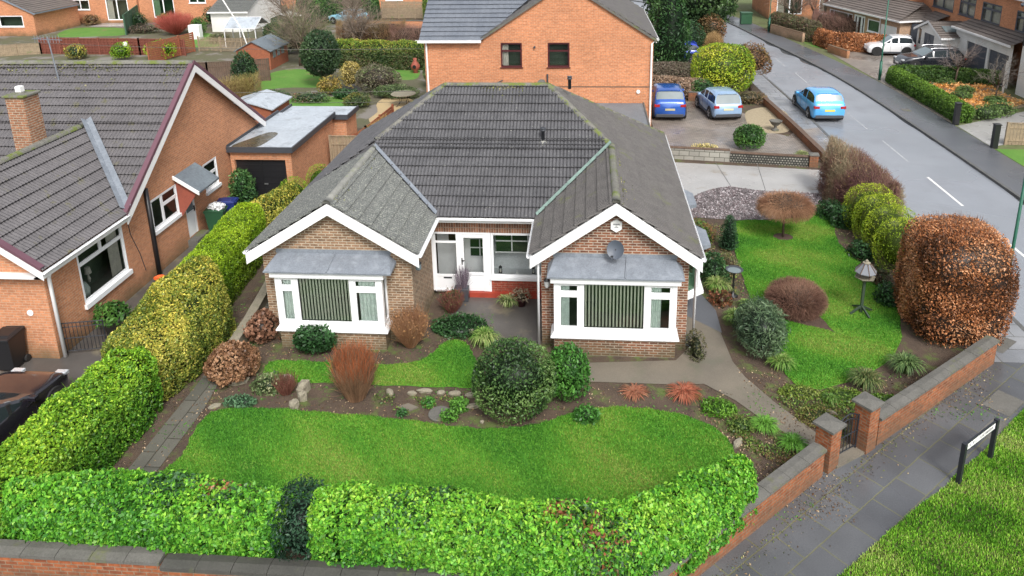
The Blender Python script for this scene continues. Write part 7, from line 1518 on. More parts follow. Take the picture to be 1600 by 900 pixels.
bare_tree('bare_tree', 'slim leafless tree by the bark bed at the right edge', 23.2, 26.4, 3.6, 1.3, [(.25, .22, .19), (.36, .32, .27)], 8, 8, .05, 1.2)
bare_tree('bare_tree', 'leafless tree behind the tan wall on the far pavement', 18.5, 53.5, 4.8, 2.3, TWG+[(.3, .15, .12)], 9, 9, .12, 1.4)
bare_tree('bare_tree', 'leafless reddish tree before the white bay, top right', 20.8, 55.0, 4.5, 2.2, [(.22, .11, .09), (.3, .17, .13)], 9, 10, .1, 1.4)
EVG = [(.02, .05, .02), (.035, .085, .032), (.065, .13, .045)]
T_ = sh('round_evergreen_tree', 'round topped dark evergreen tree on the back lawn', -17.5, 29.9, 1.2, 1.2, 3.6, [(.025, .055, .025), (.05, .10, .04), (.09, .15, .06)], .13, 6500, trunk=.13, cat='tree', zc=2.15, rough=.12, seed=71, lo=-.95, pw=2.2)
sh('evergreen_shrub', 'dark glossy evergreen column behind the maroon verge', -22.0, 28.3, .75, .75, 2.6, EVG, .12, 2600, seed=72, rough=.15, cat='shrub')
sh('yellow_shrub', 'straw yellow shrub right of the round evergreen tree', -15.2, 29.0, .75, .6, 1.9, [(.30, .24, .06), (.50, .40, .10), (.62, .50, .2)], .10, 1300, seed=73, rough=.4, f=3, core=(.10, .08, .02))
sh('yellow_shrub', 'low orange yellow shrub at the foot of the round evergreen tree', -16.3, 27.6, .7, .5, 1.1, [(.28, .20, .05), (.46, .32, .08), (.25, .28, .06)], .10, 1100, seed=74, rough=.4, f=3, core=(.10, .08, .02))
sh('grey_shrub', 'large greyish purple domed shrub in the middle of the back garden', -13.3, 28.2, 1.45, 1.1, 1.75, [(.13, .10, .08), (.20, .17, .11), (.16, .20, .09), (.28, .24, .17)], .10, 3600, seed=75, rough=.25, f=2.5, core=(.05, .04, .03))
sh('green_shrub', 'pale green bushy row below the grey purple shrub', -11.8, 26.8, 1.4, .6, .8, [(.10, .16, .06), (.18, .26, .10), (.26, .30, .15)], .09, 2200, seed=76, rough=.35, f=3)
sh('green_shrub', 'dark leafy border bush at the near end of the back patio', -13.6, 24.6, .8, .55, .8, [(.06, .10, .04), (.13, .20, .06), (.3, .25, .06)], .09, 1500, seed=77, rough=.35, f=3)
sh('evergreen_shrub', 'rounded dark shrub beside the white pipe of the brick house', -9.8, 29.8, .9, .9, 2.2, [(.04, .09, .03), (.09, .17, .04), (.16, .24, .06)], .10, 2600, seed=78)
hedge('clipped_hedge', 'long clipped hedge with yellow green top across the back garden', [(-19.5, 36.2), (-15, 35.6), (-9.6, 35.4)], .7, 2.0, [(.03, .06, .02), (.06, .11, .03), (.12, .15, .05), (.16, .11, .06)], .09, 620, seed=80, topc=(3.2, 3.0, 1.2), rough=.1)
hedge('clipped_hedge', 'dark green clipped hedge at the top edge of the photo', [(-29, 58.5), (-22.2, 58.0)], .9, 2.4, EVG+[(.08, .19, .04)], .13, 330, seed=81, topc=(1.8, 1.8, 1.2))
hedge('clipped_hedge', 'lime topped hedge block right of the far slatted fence', [(-15.5, 57), (-14.2, 56.8)], .9, 3.2, [(.06, .12, .03), (.13, .22, .04), (.3, .32, .05)], .13, 330, seed=82, topc=(1.8, 1.8, 1.2))
twighedge('twiggy_hedge', 'orange brown leafless shrubs before the long garden wall', [(-20.5, 45.5), (-16.5, 45.2)], 1.0, 2.0, [(.26, .15, .08), (.36, .22, .11), (.24, .2, .1)], 4200, .7, .008, ln=700, leafc=[(.3, .2, .08), (.2, .2, .08)])
twighedge('twiggy_hedge', 'reddish purple leafless shrubs before the long garden wall', [(-15.8, 44.8), (-12.6, 44.6)], .9, 1.7, [(.22, .12, .10), (.32, .19, .15), (.3, .2, .16)], 3200, .7, .008, ln=600, leafc=[(.3, .2, .15), (.2, .2, .08)])
twighedge('twiggy_hedge', 'golden olive shrubs against the brick house, far garden', [(-12.2, 43), (-10.0, 42.4)], 1.1, 2.3, [(.26, .22, .06), (.36, .30, .08), (.24, .17, .08)], 3000, .7, .008, ln=1200, leafc=[(.36, .32, .06), (.2, .2, .06)])
sh('dark_shrub', 'little dark blue green shrub by the white garden figure', -13.4, 41.0, 1.0, .6, .9, DKG, .1, 900, seed=84)
for i, (x, y, w_, h_, c_, lb) in enumerate(((-36.9, 38.6, .8, 1.3, LIME, 'yellow green shrub before the red trellis fence, right one'), (-40.8, 38.9, .8, 1.2, [(.05, .12, .05), (.5, .42, .06)], 'green shrub with yellow flowers before the red trellis'), (-33.8, 39.0, 1.2, 1.5, LIME, 'yellow green bush climbing over the fence corner'), (-44.6, 54.2, .7, 1.5, EVG, 'dark green bush behind the wavy green fence'), (-41.7, 53.8, .7, 1.6, [(.1, .16, .03), (.25, .3, .05)], 'variegated bush in front of the second terraced house'), (-36.3, 50.0, .7, 1.7, [(.05, .13, .03), (.12, .25, .04)], 'small bright conical bush on the mid back lawn'))):
    sh('garden_shrub', lb, x, y, w_, w_*.8, h_, c_, .12, 900, seed=90+i, rough=.3)
twiggy('red_twig_shrub', 'bright red twigged dogwood below the second terraced house', -38.8, 50.5, 1.9, 2.1, 900, [(.42, .09, .07), (.52, .15, .11)], .014, .007, branch=1)
sh('garden_shrub', 'ragged green climber on the wall beside the cream garage', -37.6, 55.5, .9, .7, 2.0, EVG+[(.12, .18, .06)], .14, 900, seed=161, rough=.35)
sh('garden_shrub', 'rusty red bush between the brick annexe and the patio doors', -51.2, 56.6, .8, .6, 1.1, [(.18, .09, .05), (.24, .18, .07)], .12, 700, seed=162, rough=.35)
sh('garden_shrub', 'low heathery bush on the mid back lawn beside the greenhouse', -32.4, 46.0, .9, .8, .8, [(.10, .12, .05), (.2, .16, .1), (.2, .26, .08)], .12, 900, seed=163, rough=.35)
hedge('clipped_hedge', 'dark overgrown hedge between the greenhouse and bare trees', [(-27.2, 45.5), (-26.2, 50.5)], .7, 1.7, EVG+[(.12, .11, .06)], .13, 420, seed=164, rough=.15)
sh('garden_shrub', 'dark ivy clad bush behind the red shed', -24.3, 41.0, 1.6, 1.2, 1.9, EVG+[(.13, .12, .06)], .13, 1500, seed=165, rough=.35)
sh('rock_border', 'dark heathery planting below the blue french doors', -42.5, 51.5, 1.6, .8, .8, [(.12, .09, .07), (.2, .14, .1), (.1, .14, .06)], .12, 900, seed=97, rough=.4)
twighedge('twiggy_hedge', 'straw coloured reeds beside the orange rail fence', [(-10.4, 13.9), (-10.1, 17.5)], .38, 1.4, [(.36, .25, .08), (.46, .33, .12), (.3, .2, .08)], 1800, .5, .007, core=(.12, .08, .03))
twighedge('twiggy_hedge', 'reddish plants growing along the near patio edge', [(-9.7, 17.8), (-9.2, 20.3)], .5, .7, [(.24, .07, .07), (.3, .15, .12), (.3, .25, .15)], 1400, .4, .007, core=(.1, .05, .04))
twighedge('twiggy_hedge', 'yellowish climbing stems on the slope behind the maroon verge', [(-22.4, 25.5), (-21.0, 27.0)], .5, 1.5, [(.3, .26, .08), (.36, .3, .12), (.3, .2, .1)], 1500, .5, .007, core=(.12, .08, .03))
for i, (x, y, w_, h_, c_, lb) in enumerate(((-19.5, 26.0, 1.2, .6, DKG, 'low dark planting at the near edge of the left back lawn'), (-16.9, 25.8, 1.2, .55, [(.06, .12, .05), (.15, .2, .08), (.22, .12, .08)], 'mixed low planting below the left back lawn'), (-14.9, 26.6, .8, .6, DKG, 'dark low bush between the yellow shrub and the patio'), (-24.0, 27.3, 1.3, .9, [(.18, .2, .06), (.28, .24, .09)], 'yellowish bush behind the maroon verge of the left roof'))):
    sh('garden_shrub', lb, x, y, w_, w_*.5, h_, c_, .10, 900, seed=110+i, rough=.4)
# by the road
cone('tall_conifer', 'tall dark green conifer close to the corner of the brick house', 5.6, 35.5, 1.7, 7.8, [(.02, .06, .02), (.04, .11, .03), (.08, .17, .045)], .22, 6500, trunk=.2, cat='tree', pwr=.55, seed=3)
sh('evergreen_tree', 'broad dark evergreen tree at the top edge by the road bend', 8.4, 47, 3.6, 3.0, 6.5, [(.018, .045, .016), (.04, .085, .028), (.075, .14, .04)], .26, 8000, trunk=.25, cat='tree', zc=3.4, rough=.25, seed=101, lo=-.95)
sh('evergreen_tree', 'dark evergreen tree closing the far end of the road', 12.2, 62.5, 3.0, 2.5, 5.0, [(.015, .04, .016), (.035, .075, .028), (.06, .11, .04)], .26, 4500, trunk=.2, cat='tree', zc=2.2, rough=.25, seed=102)
sh('evergreen_shrub', 'round dark green bush above the dark blue car', 7.4, 40.5, 1.4, 1.2, 2.6, [(.03, .07, .03), (.05, .11, .04)], .13, 2600, seed=103)
sh('copper_shrub', 'copper tinted bush at the inside of the road bend', 9.8, 44.0, 1.1, 1.0, 2.6, [(.10, .09, .03), (.24, .12, .06)], .13, 2200, seed=104)
twighedge('twiggy_hedge', 'orange brown bush by the inside kerb of the bend', [(9.4, 40.0), (9.6, 41.2)], .7, 1.5, [(.30, .19, .08), (.40, .26, .12)], 2200, .5, .008, ln=500, leafc=[(.3, .2, .08)])
twighedge('twiggy_hedge', 'mauve leafless hedge between the blue car and the road', [(8.5, 35.5), (9.4, 33.0)], .9, 1.3, [(.20, .11, .10), (.28, .16, .13)], 2800, .5, .008, ln=500, leafc=[(.16, .14, .07)])
hedge('beech_hedge', 'low faded grey brown hedge beyond the parked cars', [(3.9, 33.2), (7.5, 33.2)], .5, .85, [(.16, .13, .10), (.22, .17, .13), (.16, .17, .10)], .08, 800, seed=105, core=(.05, .04, .03))
hedge('beech_hedge', 'faded tan leaved hedge behind the two blue parked cars', [(4.2, 28.2), (5.4, 27.5), (6.4, 27.2)], .6, 1.1, [(.22, .14, .09), (.36, .25, .17), (.44, .33, .24)], .09, 800, seed=106, core=(.05, .04, .03))
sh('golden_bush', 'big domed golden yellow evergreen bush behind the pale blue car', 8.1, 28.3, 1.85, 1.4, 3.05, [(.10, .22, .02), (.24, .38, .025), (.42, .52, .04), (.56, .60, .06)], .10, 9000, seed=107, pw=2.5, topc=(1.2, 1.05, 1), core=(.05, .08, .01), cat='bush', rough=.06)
sh('brown_tree', 'small brownish orange tree right of the golden bush', 10.0, 29.0, 1.15, 1.0, 2.9, [(.12, .07, .04), (.26, .13, .06), (.20, .16, .05)], .11, 2600, trunk=.09, cat='tree', zc=1.9, rough=.3, seed=108)
sh('red_shrub', 'dark red twiggy crown behind the small brown tree', 9.4, 31.4, .7, .6, 2.4, [(.12, .04, .04), (.22, .09, .06)], .09, 900, seed=109, rough=.35)
sh('green_shrub', 'dark shrubby growth at the foot of the golden bush', 6.7, 26.9, .7, .5, 1.2, DKG+[(.1, .2, .05)], .10, 1300, seed=120)
sh('mixed_shrub', 'low scrubby planting along the planter by the pavement', 9.3, 25.9, 1.0, .5, .65, [(.10, .10, .05), (.18, .17, .08), (.24, .15, .08)], .08, 1200, seed=121, rough=.35)
sh('round_bush', 'small round green bush on the paved drive above the block wall', 7.65, 17.4, .72, .68, 1.15, [(.03, .09, .02), (.06, .16, .03), (.12, .26, .05)], .09, 2400, seed=122, rough=.07, cat='bush')
sh('yellow_plant', 'pale yellow low plant behind the block wall', 5.4, 16.5, .62, .25, .5, [(.6, .5, .15), (.72, .62, .28)], .08, 500, seed=123)
strappy('strappy_plant', 'pale grassy clump inside the brick pillar by the pavement', 9.7, 15.9, .45, .45, 300, [(.18, .22, .08), (.34, .36, .16)])
# across the road
hedge('clipped_hedge', 'long green clipped hedge edging the far pavement', [(19.45, 31.3), (19.5, 27), (19.55, 22.3)], .45, .95, [(.04, .10, .015), (.09, .19, .025), (.15, .28, .04)], .08, 1000, seed=130, topc=(1.35, 1.2, 1))
hedge('clipped_hedge', 'green clipped hedge running from the lamp towards the dark garage doors', [(20.1, 31.8), (22.5, 31.6), (25.0, 30.4)], .42, .95, [(.03, .075, .018), (.06, .13, .025), (.11, .20, .035)], .08, 900, seed=131, topc=(1.3, 1.2, 1))
hedge('beech_hedge', 'copper beech hedge in front of the pale brick house', [(19.3, 42.6), (20.5, 42.1), (22.9, 41.0)], .75, 1.25, COP, .12, 800, seed=132, core=(.07, .03, .02))
hedge('beech_hedge', 'copper beech hedge returning along the far pavement', [(18.9, 43.3), (18.7, 44.3)], .6, 1.2, COP, .12, 700, seed=133, core=(.07, .03, .02))
hedge('bramble_hedge', 'greenish brown hedge overhanging the tan wall across the road', [(16.9, 51.0), (18.3, 46.5)], .85, 1.6, [(.10, .08, .05), (.16, .12, .08), (.12, .16, .06), (.2, .1, .07)], .12, 500, seed=134, core=(.04, .03, .02))
twighedge('twiggy_hedge', 'purple brown bare hedge beside the small far lawn', [(20.6, 50.5), (22.6, 47.8)], 1.0, 1.8, [(.22, .12, .10), (.3, .18, .14)], 3200, .6, .009, ln=600, leafc=[(.2, .1, .07)])
fb = FB()
bedp = [(19.9, 23.6), (19.9, 30.6), (24.4, 30.2), (24.6, 25.4)]; q = polypts(bedp, 5200); p = np.c_[q, np.abs(nz(np.c_[q, q[:, 0]*0], 2., 3.))*.28+.03]
fb.leaves(p, np.tile([[0, 0, 1.]], (len(p), 1)), .16, pal(p, [(.55, .24, .06), (.72, .36, .12), (.80, .48, .2)], 1.5, rnd=.5), aspect=.3, bias=.5); fb.build('orange_bracken', 'twig', None, kind='stuff', label='orange brown bracken and bark covering the bed across the road', cat='bracken')
for i, (x, y, r_, lb) in enumerate(((22.4, 28.2, .55, 'green heather clump in the middle of the orange bed'), (21.6, 26.9, .6, 'low green clump on the near side of the orange bed'), (22.9, 25.8, .6, 'green clump at the right of the orange bed'), (22.2, 30.2, .5, 'dark clump by the slim leafless tree'), (20.9, 22.6, .8, 'green bush behind the middle black gatepost'), (21.9, 23.3, .8, 'spreading green bush towards the right edge, orange bed'))):
    sh('garden_shrub', lb, x, y, r_, r_*.7, .5 if i < 4 else .8, [(.08, .15, .04), (.18, .28, .08)], .09, 700, seed=140+i, rough=.3)
# ------------------------------------------------------------------ cars
def car(nm, label, x, y, rz, L, W, H_, col, kind='hatch', glassm='carglass', z=0., roofc=None, tail=True, rim='chrome', trim='dkgrey', plate=(.75, .6, .12), seg=44, group=None):
    """local x runs from the tail (0) to the nose (L); origin at the middle of the car"""
    T = thing(nm, label, 'car', (x, y, z), group, rz, local=True)
    PR = {'hatch': dict(hood=.70, ws=.22, roof0=.10, belt=.60, tail=.03, hz=.60, tz=.66),
          'mpv': dict(hood=.78, ws=.25, roof0=.07, belt=.60, tail=.025, hz=.60, tz=.62),
          'suv': dict(hood=.72, ws=.19, roof0=.12, belt=.61, tail=.03, hz=.63, tz=.66),
          'coupe': dict(hood=.70, ws=.24, roof0=.20, belt=.62, tail=.05, hz=.60, tz=.66)}[kind]
    u = np.linspace(0, 1, seg); belt = H_*PR['belt']; r0, r1 = PR['roof0'], PR['hood']-PR['ws']
    def top(t):
        pts = [(0, H_*PR['tz']*.93), (.012, H_*PR['tz']), (PR['tail'], H_*(PR['tz']+.02)), (r0, H_*.955), (r0+.12, H_*.995), ((r0+r1)/2+.04, H_), (r1, H_*.965), (PR['hood'], H_*(PR['hz']+.035)), (.90, H_*(PR['hz']-.03)), (.97, H_*(PR['hz']-.12)), (1, H_*(PR['hz']-.22))]
        return np.interp(t, [a for a, b in pts], [b for a, b in pts])
    tops = top(u)
    k = np.array([.15, .7, .15]); 
    wid = W/2*np.interp(u, [0, .03, .12, .5, .85, .96, 1], [.84, .93, .99, 1, .97, .86, .70])
    lowz = np.interp(u, [0, .05, .5, .95, 1], [.32, .2, .17, .2, .28])
    rings = []; isw = []
    for i, t in enumerate(u):
        zt_ = tops[i]; w_ = wid[i]; bz = min(belt+.04*H_*(1-t), zt_-.035*H_)
        gh = max(0, zt_-bz); tum = .30*gh*1.0
        cabin = gh > .12*H_
        wr = w_*.985-tum if cabin else w_*.93
        rg = [(w_*.90, lowz[i]), (w_*.985, lowz[i]+.13), (w_, H_*.36), (w_*.99, H_*.46), (w_*.965, bz-.02), (w_*.945-.02, bz+.02)]
        if cabin: rg += [(wr+.012, zt_-.075*H_), (wr-.05, zt_-.03*H_), (wr*.72, zt_-.006*H_), (wr*.36, zt_), (0, zt_+.003)]
        else: rg += [(w_*.90, bz+(zt_-bz)*.5), (w_*.84, bz+(zt_-bz)*.8), (w_*.62, zt_-.004), (w_*.3, zt_), (0, zt_+.003)]
        rings.append(rg); isw.append(cabin)
    m_ = len(rings[0]); V = []
    for i, rg in enumerate(rings):
        xx = (u[i]-.5)*L
        for (a, b) in rg: V.append((xx, -a, b))
        for (a, b) in reversed(rg[:-1]): V.append((xx, a, b))
    K = 2*m_-1; faces = {'body': [], 'side_window': [], 'windscreen': [], 'rear_window': []}
    steep = np.abs(np.gradient(tops, u*L)) > .22
    for i in range(seg-1):
        um = (u[i]+u[i+1])/2
        for j in range(K-1):
            f = (i*K+j, i*K+j+1, (i+1)*K+j+1, (i+1)*K+j); jj = j if j < m_-1 else K-2-j; key = 'body'
            cab = isw[i] and isw[i+1]
            if cab and jj == 5 and r0-.03 < um < PR['hood']-.07 and not any(abs(um-q) < .009 for q in ((.36 if kind != 'suv' else .32), .53)): key = 'side_window'
            if jj >= 7 and r1+.01 < um < PR['hood']-.012: key = 'windscreen'
            if jj >= 7 and PR['tail']+.008 < um < r0+.0: key = 'rear_window'
            faces[key].append(f)
    n0 = len(V)
    def sub(fs, name, mat, par, sm=True):
        used = sorted({q for f in fs for q in f}); mp = {q: i for i, q in enumerate(used)}; b = MB(); b.add([V[q] for q in used], [tuple(mp[q] for q in f) for f in fs]); return b.build(name, mat, par, sm)
    bf = faces['body']+[tuple(range(K))[::-1], tuple(range((seg-1)*K, seg*K))]
    pm = paint('car_paint_'+nm, col, .22, .15, .8, var=.05); body = sub(bf, 'body', pm, T)
    for kx, nn_ in (('windscreen', 'windscreen'), ('rear_window', 'rear_window')):
        if faces[kx]: sub(faces[kx], nn_, glassm, T)
    for sg in (-1, 1):
        fs2 = [f for f in faces['side_window'] if V[f[0]][1]*sg > 0]
        if fs2: sub(fs2, 'side_window', 'carglass', T)
    X = lambda t: (t-.5)*L
    for tt in (.30, .53, .70) if kind != 'coupe' else (.36, .68):
        i = int(round(tt*(seg-1)))
        for sg in (-1, 1):
            q = MB(); pp_ = [(V[i*K+(j if sg < 0 else K-1-j)]) for j in (1, 2, 3, 4, 5)]; q.tube([(x_, y_+sg*.001, z_) for x_, y_, z_ in pp_], .007, 4); q.build('door_seam', 'black', T)
            if tt > .3: q = MB(); x_, y_, z_ = pp_[3]; q.box(x_-.24, x_-.08, min(y_-.0*sg, y_+sg*.025), max(y_-.0*sg, y_+sg*.025), z_-.09, z_-.055, .005); q.build('door_handle', pm, T)
    q = MB(); q.box(X(.06), X(.94), -W*.40, W*.40, .15, .32); q.build('underbody_shade_box', 'black', T)  # dark underbody box, added to block light beneath the car
    b = MB()
    for s in (-1, 1):
        b.bar((X(.2), s*(W/2-.0), .26), (X(.8), s*(W/2-.0), .26), .035, .12)
    b.box(X(0)-.015, X(.03), -W*.40, W*.40, .26, .42, .01); b.box(X(.985), X(1)+.012, -W*.30, W*.30, .28, .44, .01); b.build('trim', trim, T)
    r_ = .315 if kind != 'suv' else .35
    for t in (.185, .81):
        for s in (-1, 1):
            a = MB(); a.disc((X(t), s*(W/2-.09), r_+.02), (0, 1, 0), r_+.055, .20, 24); a.build('wheel_arch', 'rubber', T)
            wh = MB(); K2 = 24; yc = s*(W/2-.08); wh.disc((X(t), yc, r_), (0, 1, 0), r_, .22, 24); wo = wh.build('wheel', 'rubber', T)
            rm = MB(); yo = s*(W/2+.034)
            for q in range(5): an = 2*math.pi*q/5+.3; rm.bar((X(t), yo, r_), (X(t)+math.cos(an)*r_*.66, yo, r_+math.sin(an)*r_*.66), .02, .07, (math.sin(an), 0, -math.cos(an)))
            rm.disc((X(t), yo-s*.012, r_), (0, 1, 0), r_*.2, .03, 12); rm.disc((X(t), yo-s*.02, r_), (0, 1, 0), r_*.70, .006, 20) if rim == 'chrome' else None
            rm.build('rim', rim, wo)
    M.setdefault('taillamp', paint('tail_lamp', (.35, .01, .012), .2)); M.setdefault('headlamp', paint('head_lamp', (.62, .64, .66), .1, .3))
    zt_ = H_*.50
    for s in (-1, 1):
        b = MB(); b.box(X(0)-.012, X(.035), min(s*W*.30, s*W*.455), max(s*W*.30, s*W*.455), zt_-.02, zt_+.13, .015); b.build('tail_lamp', 'taillamp', T)
        b = MB(); hz = H_*(PR['hz']-.14); b.box(X(.955), X(.992), min(s*W*.24, s*W*.40), max(s*W*.24, s*W*.40), hz-.07, hz+.04, .02); b.build('headlight', 'headlamp', T)
        b = MB(); b.box(X(.635), X(.665), min(s*W*.48, s*W*.575), max(s*W*.48, s*W*.575), belt+.0, belt+.12, .02); b.build('mirror', pm, T)
    b = MB(); b.box(X(0)-.022, X(0)-.013, -.26, .26, .62, .73); b.build('number_plate', paint('plate_'+nm, plate, .5), T)
    b = MB(); b.box(X(1)+.013, X(1)+.022, -.26, .26, .42, .53); b.build('number_plate', 'white', T)
    b = MB(); b.box(X(r0)-.05, X(r0)+.05, -W*.30, W*.30, H_*.965, H_*.985, .008); b.build('spoiler', pm, T)
    if kind in ('suv',):
        b = MB()
        for s in (-1, 1): b.tube([(X(.2), s*W*.36, H_*.985), (X(.22), s*W*.36, H_*1.02), (X(.5), s*W*.36, H_*1.025), (X(.56), s*W*.36, H_*.99)], .016, 6)
        b.build('roof_rail', 'chrome', T)
    return T
car('electric_hatchback', 'bright sky blue hatchback parked on the road by the kerb', 12.72, 24.3, R(91), 4.25, 1.8, 1.56, (.10, .42, .82), 'hatch', 'carglass_pale', z=-.1, plate=(.7, .55, .1))
car('family_suv', 'royal blue estate car with roof rails parked beside the brick house', 4.36, 24.1, R(90), 4.4, 1.82, 1.64, (.015, .09, .40), 'suv', 'carglass_pale', plate=(.45, .42, .25))
car('small_mpv', 'pale ice blue hatchback parked on the block paving', 7.18, 23.85, R(98), 3.8, 1.68, 1.5, (.26, .40, .60), 'mpv', 'carglass_pale', plate=(.62, .58, .36))
car('white_hatchback', 'small white hatchback on the forecourt behind the lamp post', 22.45, 40.6, R(176), 3.3, 1.65, 1.46, (.82, .83, .84), 'hatch', 'carglass_pale', rim='rubber')
car('black_suv', 'black estate car with pale windscreen on the far forecourt', 23.2, 35.4, R(182), 4.2, 1.85, 1.5, (.018, .02, .026), 'suv', 'carglass_pale')
car('blue_hatchback', 'dark blue car half hidden by the tall conifer', 6.1, 38.0, R(186), 4.1, 1.7, 1.42, (.02, .05, .42), 'hatch', 'carglass_pale')
car('black_saloon', 'black car cut off by the left edge, nose by the lime hedge', -13.36, -4.72, R(90), 4.3, 1.76, 1.42, (.016, .014, .02), 'coupe', 'carglass')
car('pale_blue_car', 'pale blue covered car beyond the bare trees, top left of centre', -24.2, 57.0, R(160), 4.0, 1.7, 1.5, (.25, .50, .62), 'hatch', 'carglass')
car('dark_car', 'green dark car glimpsed between the conifer and the brick house', 4.15, 37.2, R(90), 4.0, 1.7, 1.4, (.02, .07, .06), 'hatch', 'carglass_pale')
# ------------------------------------------------------------------ street things
M['lampgreen'] = paint('lamp_green', (.01, .10, .06), .45)
def lamp(label, x, y, h, z=0, grp=None, sd=1):
    T = thing('street_lamp', label, 'street lamp', (x, y, z), grp); m = MB(); m.tube([(x, y, z), (x, y, z+1.25)], .085, 10); m.tube([(x, y, z+1.25), (x, y, z+1.32), (x, y, z+h)], .05, 10, r1=.038); m.box(x-.07, x+.07, y-.092, y-.084, z+.3, z+.9); m.build('column', 'lampgreen', T, True)
    m = MB(); m.tube([(x, y, z+h), (x-.25*sd, y, z+h+.18), (x-.55*sd, y, z+h+.2)], .03, 8); T2 = m.build('bracket', 'lampgreen', T); m = MB(); m.box(min(x-1.0*sd, x-.5*sd), max(x-1.0*sd, x-.5*sd), y-.1, y+.1, z+h+.14, z+h+.24, .03); m.build('lantern', 'headlamp', T)
lamp('green street lamp column standing on the far pavement by the clipped hedge', 18.75, 31.85, 5.4)
lamp('green street lamp column behind the copper beech hedge at the right edge', 11.55, 2.1, 5.4, sd=-1)
lamp('distant green lamp column with white band by the tan wall', 15.95, 50.9, 5.0)
S_ = thing('street_sign', 'low black framed street name sign on the corner verge', 'street sign', (8.0, -4.05, 0))
a, b = Vector((7.52, -4.42, 0)), Vector((8.52, -3.62, 0)); d = (b-a).normalized(); n = Vector((d.y, -d.x, 0))
for p in (a, b):
    m = MB(); p2 = p+d*(.07 if p is a else .07)*0; ang = math.atan2(d.y, d.x); c_, s_ = math.cos(ang), math.sin(ang); w_ = .042
    q = [(p.x+(u_*c_-v_*s_)*w_, p.y+(u_*s_+v_*c_)*w_) for u_, v_ in ((-1, -1), (1, -1), (1, 1), (-1, 1))]; m.extrude(q, -.05, .98); m.build('post', 'blackmetal', S_)
m = MB(); m.bar(a+d*.05+Vector((0, 0, .86)), b-d*.05+Vector((0, 0, .86)), .035, .20); bd = m.build('board', 'blackmetal', S_)
m = MB(); pa = a+d*.08+n*.02+Vector((0, 0, .79)); pb = b-d*.08+n*.02+Vector((0, 0, .79)); m.quad(pa, pb, pb+Vector((0, 0, .14)), pa+Vector((0, 0, .14))); m.build('name_plate', 'white', bd)
rs = random.Random(5); m = MB(); t = .14; Lb = (b-a).length
while t < Lb-.14:      # the lettering is too small in the photograph to read: strokes of its height and colour
    wl_ = rs.choice((.035, .042, .05, .03)); 
    if rs.random() < .12 or .46 < t < .52: t += .05; continue
    o_ = a+d*t+n*.0225; 
    m.quad(o_+Vector((0, 0, .83)), o_+d*.011+Vector((0, 0, .83)), o_+d*.011+Vector((0, 0, .895)), o_+Vector((0, 0, .895)))
    zz = rs.choice((.83, .858, .884)); m.quad(o_+d*.012+Vector((0, 0, zz)), o_+d*wl_*.7+Vector((0, 0, zz)), o_+d*wl_*.7+Vector((0, 0, zz+.011)), o_+d*.012+Vector((0, 0, zz+.011)))
    if rs.random() < .6: m.quad(o_+d*(wl_*.7+.001)+Vector((0, 0, .83)), o_+d*(wl_*.7+.011)+Vector((0, 0, .83)), o_+d*(wl_*.7+.011)+Vector((0, 0, .895)), o_+d*(wl_*.7+.001)+Vector((0, 0, .895)))
    t += wl_+.018
m.build('lettering', 'black', bd)
# bird table
T = thing('bird_table', 'green legged bird table with grey faceted roof on the side lawn', 'bird table', (7.83, 2.3, 0)); x, y = 7.83, 2.3
m = MB(); m.bar((x, y, 0), (x, y, 1.1), .07, .07, (0, 1, 0))
for k in range(4): an = R(20+90*k); m.bar((x, y, .22), (x+.36*math.cos(an), y+.36*math.sin(an), .02), .05, .05)
M['btroof'] = paint('weathered_grey_wood', (.20, .21, .23), .9, spec=.1); M['bt_green'] = paint('dark_green_wood', (.035, .06, .035), .7); m.build('stand', 'bt_green', T)
m = MB(); m.lathe((x, y, 1.08), [(.05, 0), (.25, .02), (.29, .06), (.27, .06), (.25, .04)], 6); m.build('tray', 'stone', T)
m = MB(); m.lathe((x, y, 1.3), [(.30, 0), (.30, .015), (.09, .26), (.07, .26)], 8); ro = m.build('roof', 'btroof', T)
m = MB()
for k in range(8): an = 2*math.pi*k/8; m.tube([(x+.305*math.cos(an), y+.305*math.sin(an), 1.31), (x+.09*math.cos(an), y+.09*math.sin(an), 1.575)], .012, 5)
for k in range(4): an = 2*math.pi*k/4+.4; m.tube([(x+.17*math.cos(an), y+.17*math.sin(an), 1.12), (x+.17*math.cos(an), y+.17*math.sin(an), 1.33)], .015, 5)
m.build('battens', 'timber_dark', T); m = MB(); m.lathe((x, y, 1.56), [(.10, 0), (.11, .02), (.04, .04), (.045, .08), (.01, .12)], 8); m.build('finial', 'stone', ro)
T = thing('bird_bath', 'dark metal bird bath on a thin stem among the border plants', 'bird bath', (4.36, 3.1, 0)); x, y = 4.36, 3.1
m = MB(); m.lathe((x, y, 0), [(.16, 0), (.14, .03), (.04, .06), (.03, .3), (.04, .35), (.028, .4), (.028, .78), (.07, .82)], 12); m.build('stem', 'black', T, True); m = MB(); m.lathe((x, y, .80), [(.06, 0), (.2, .03), (.26, .08), (.25, .085), (.19, .045), (.0, .03)], 20); m.build('bowl', 'dkgrey', T, True); m = MB(); m.lathe((x, y, .845), [(.21, 0), (.205, .004)], 20); m.build('water', 'carglass_pale', T)
# garden table
T = thing('garden_table', 'round cream topped garden table with bent iron legs on the patio', 'table', (-10.9, 25, 0)); x, y = -10.9, 25.0
m = MB(); m.lathe((x, y, .70), [(.0, 0), (.72, .0), (.74, .02), (.74, .045), (.72, .05)], 28); m.build('table_top', 'stone', T)
for k in range(4): an = R(45+90*k); m = MB(); c_, s_ = math.cos(an), math.sin(an); m.tube([(x+.5*c_, y+.5*s_, .695), (x+.28*c_, y+.28*s_, .45), (x+.3*c_, y+.3*s_, .22), (x+.52*c_, y+.52*s_, .01)], .018, 6); m.build('leg', 'black', T)
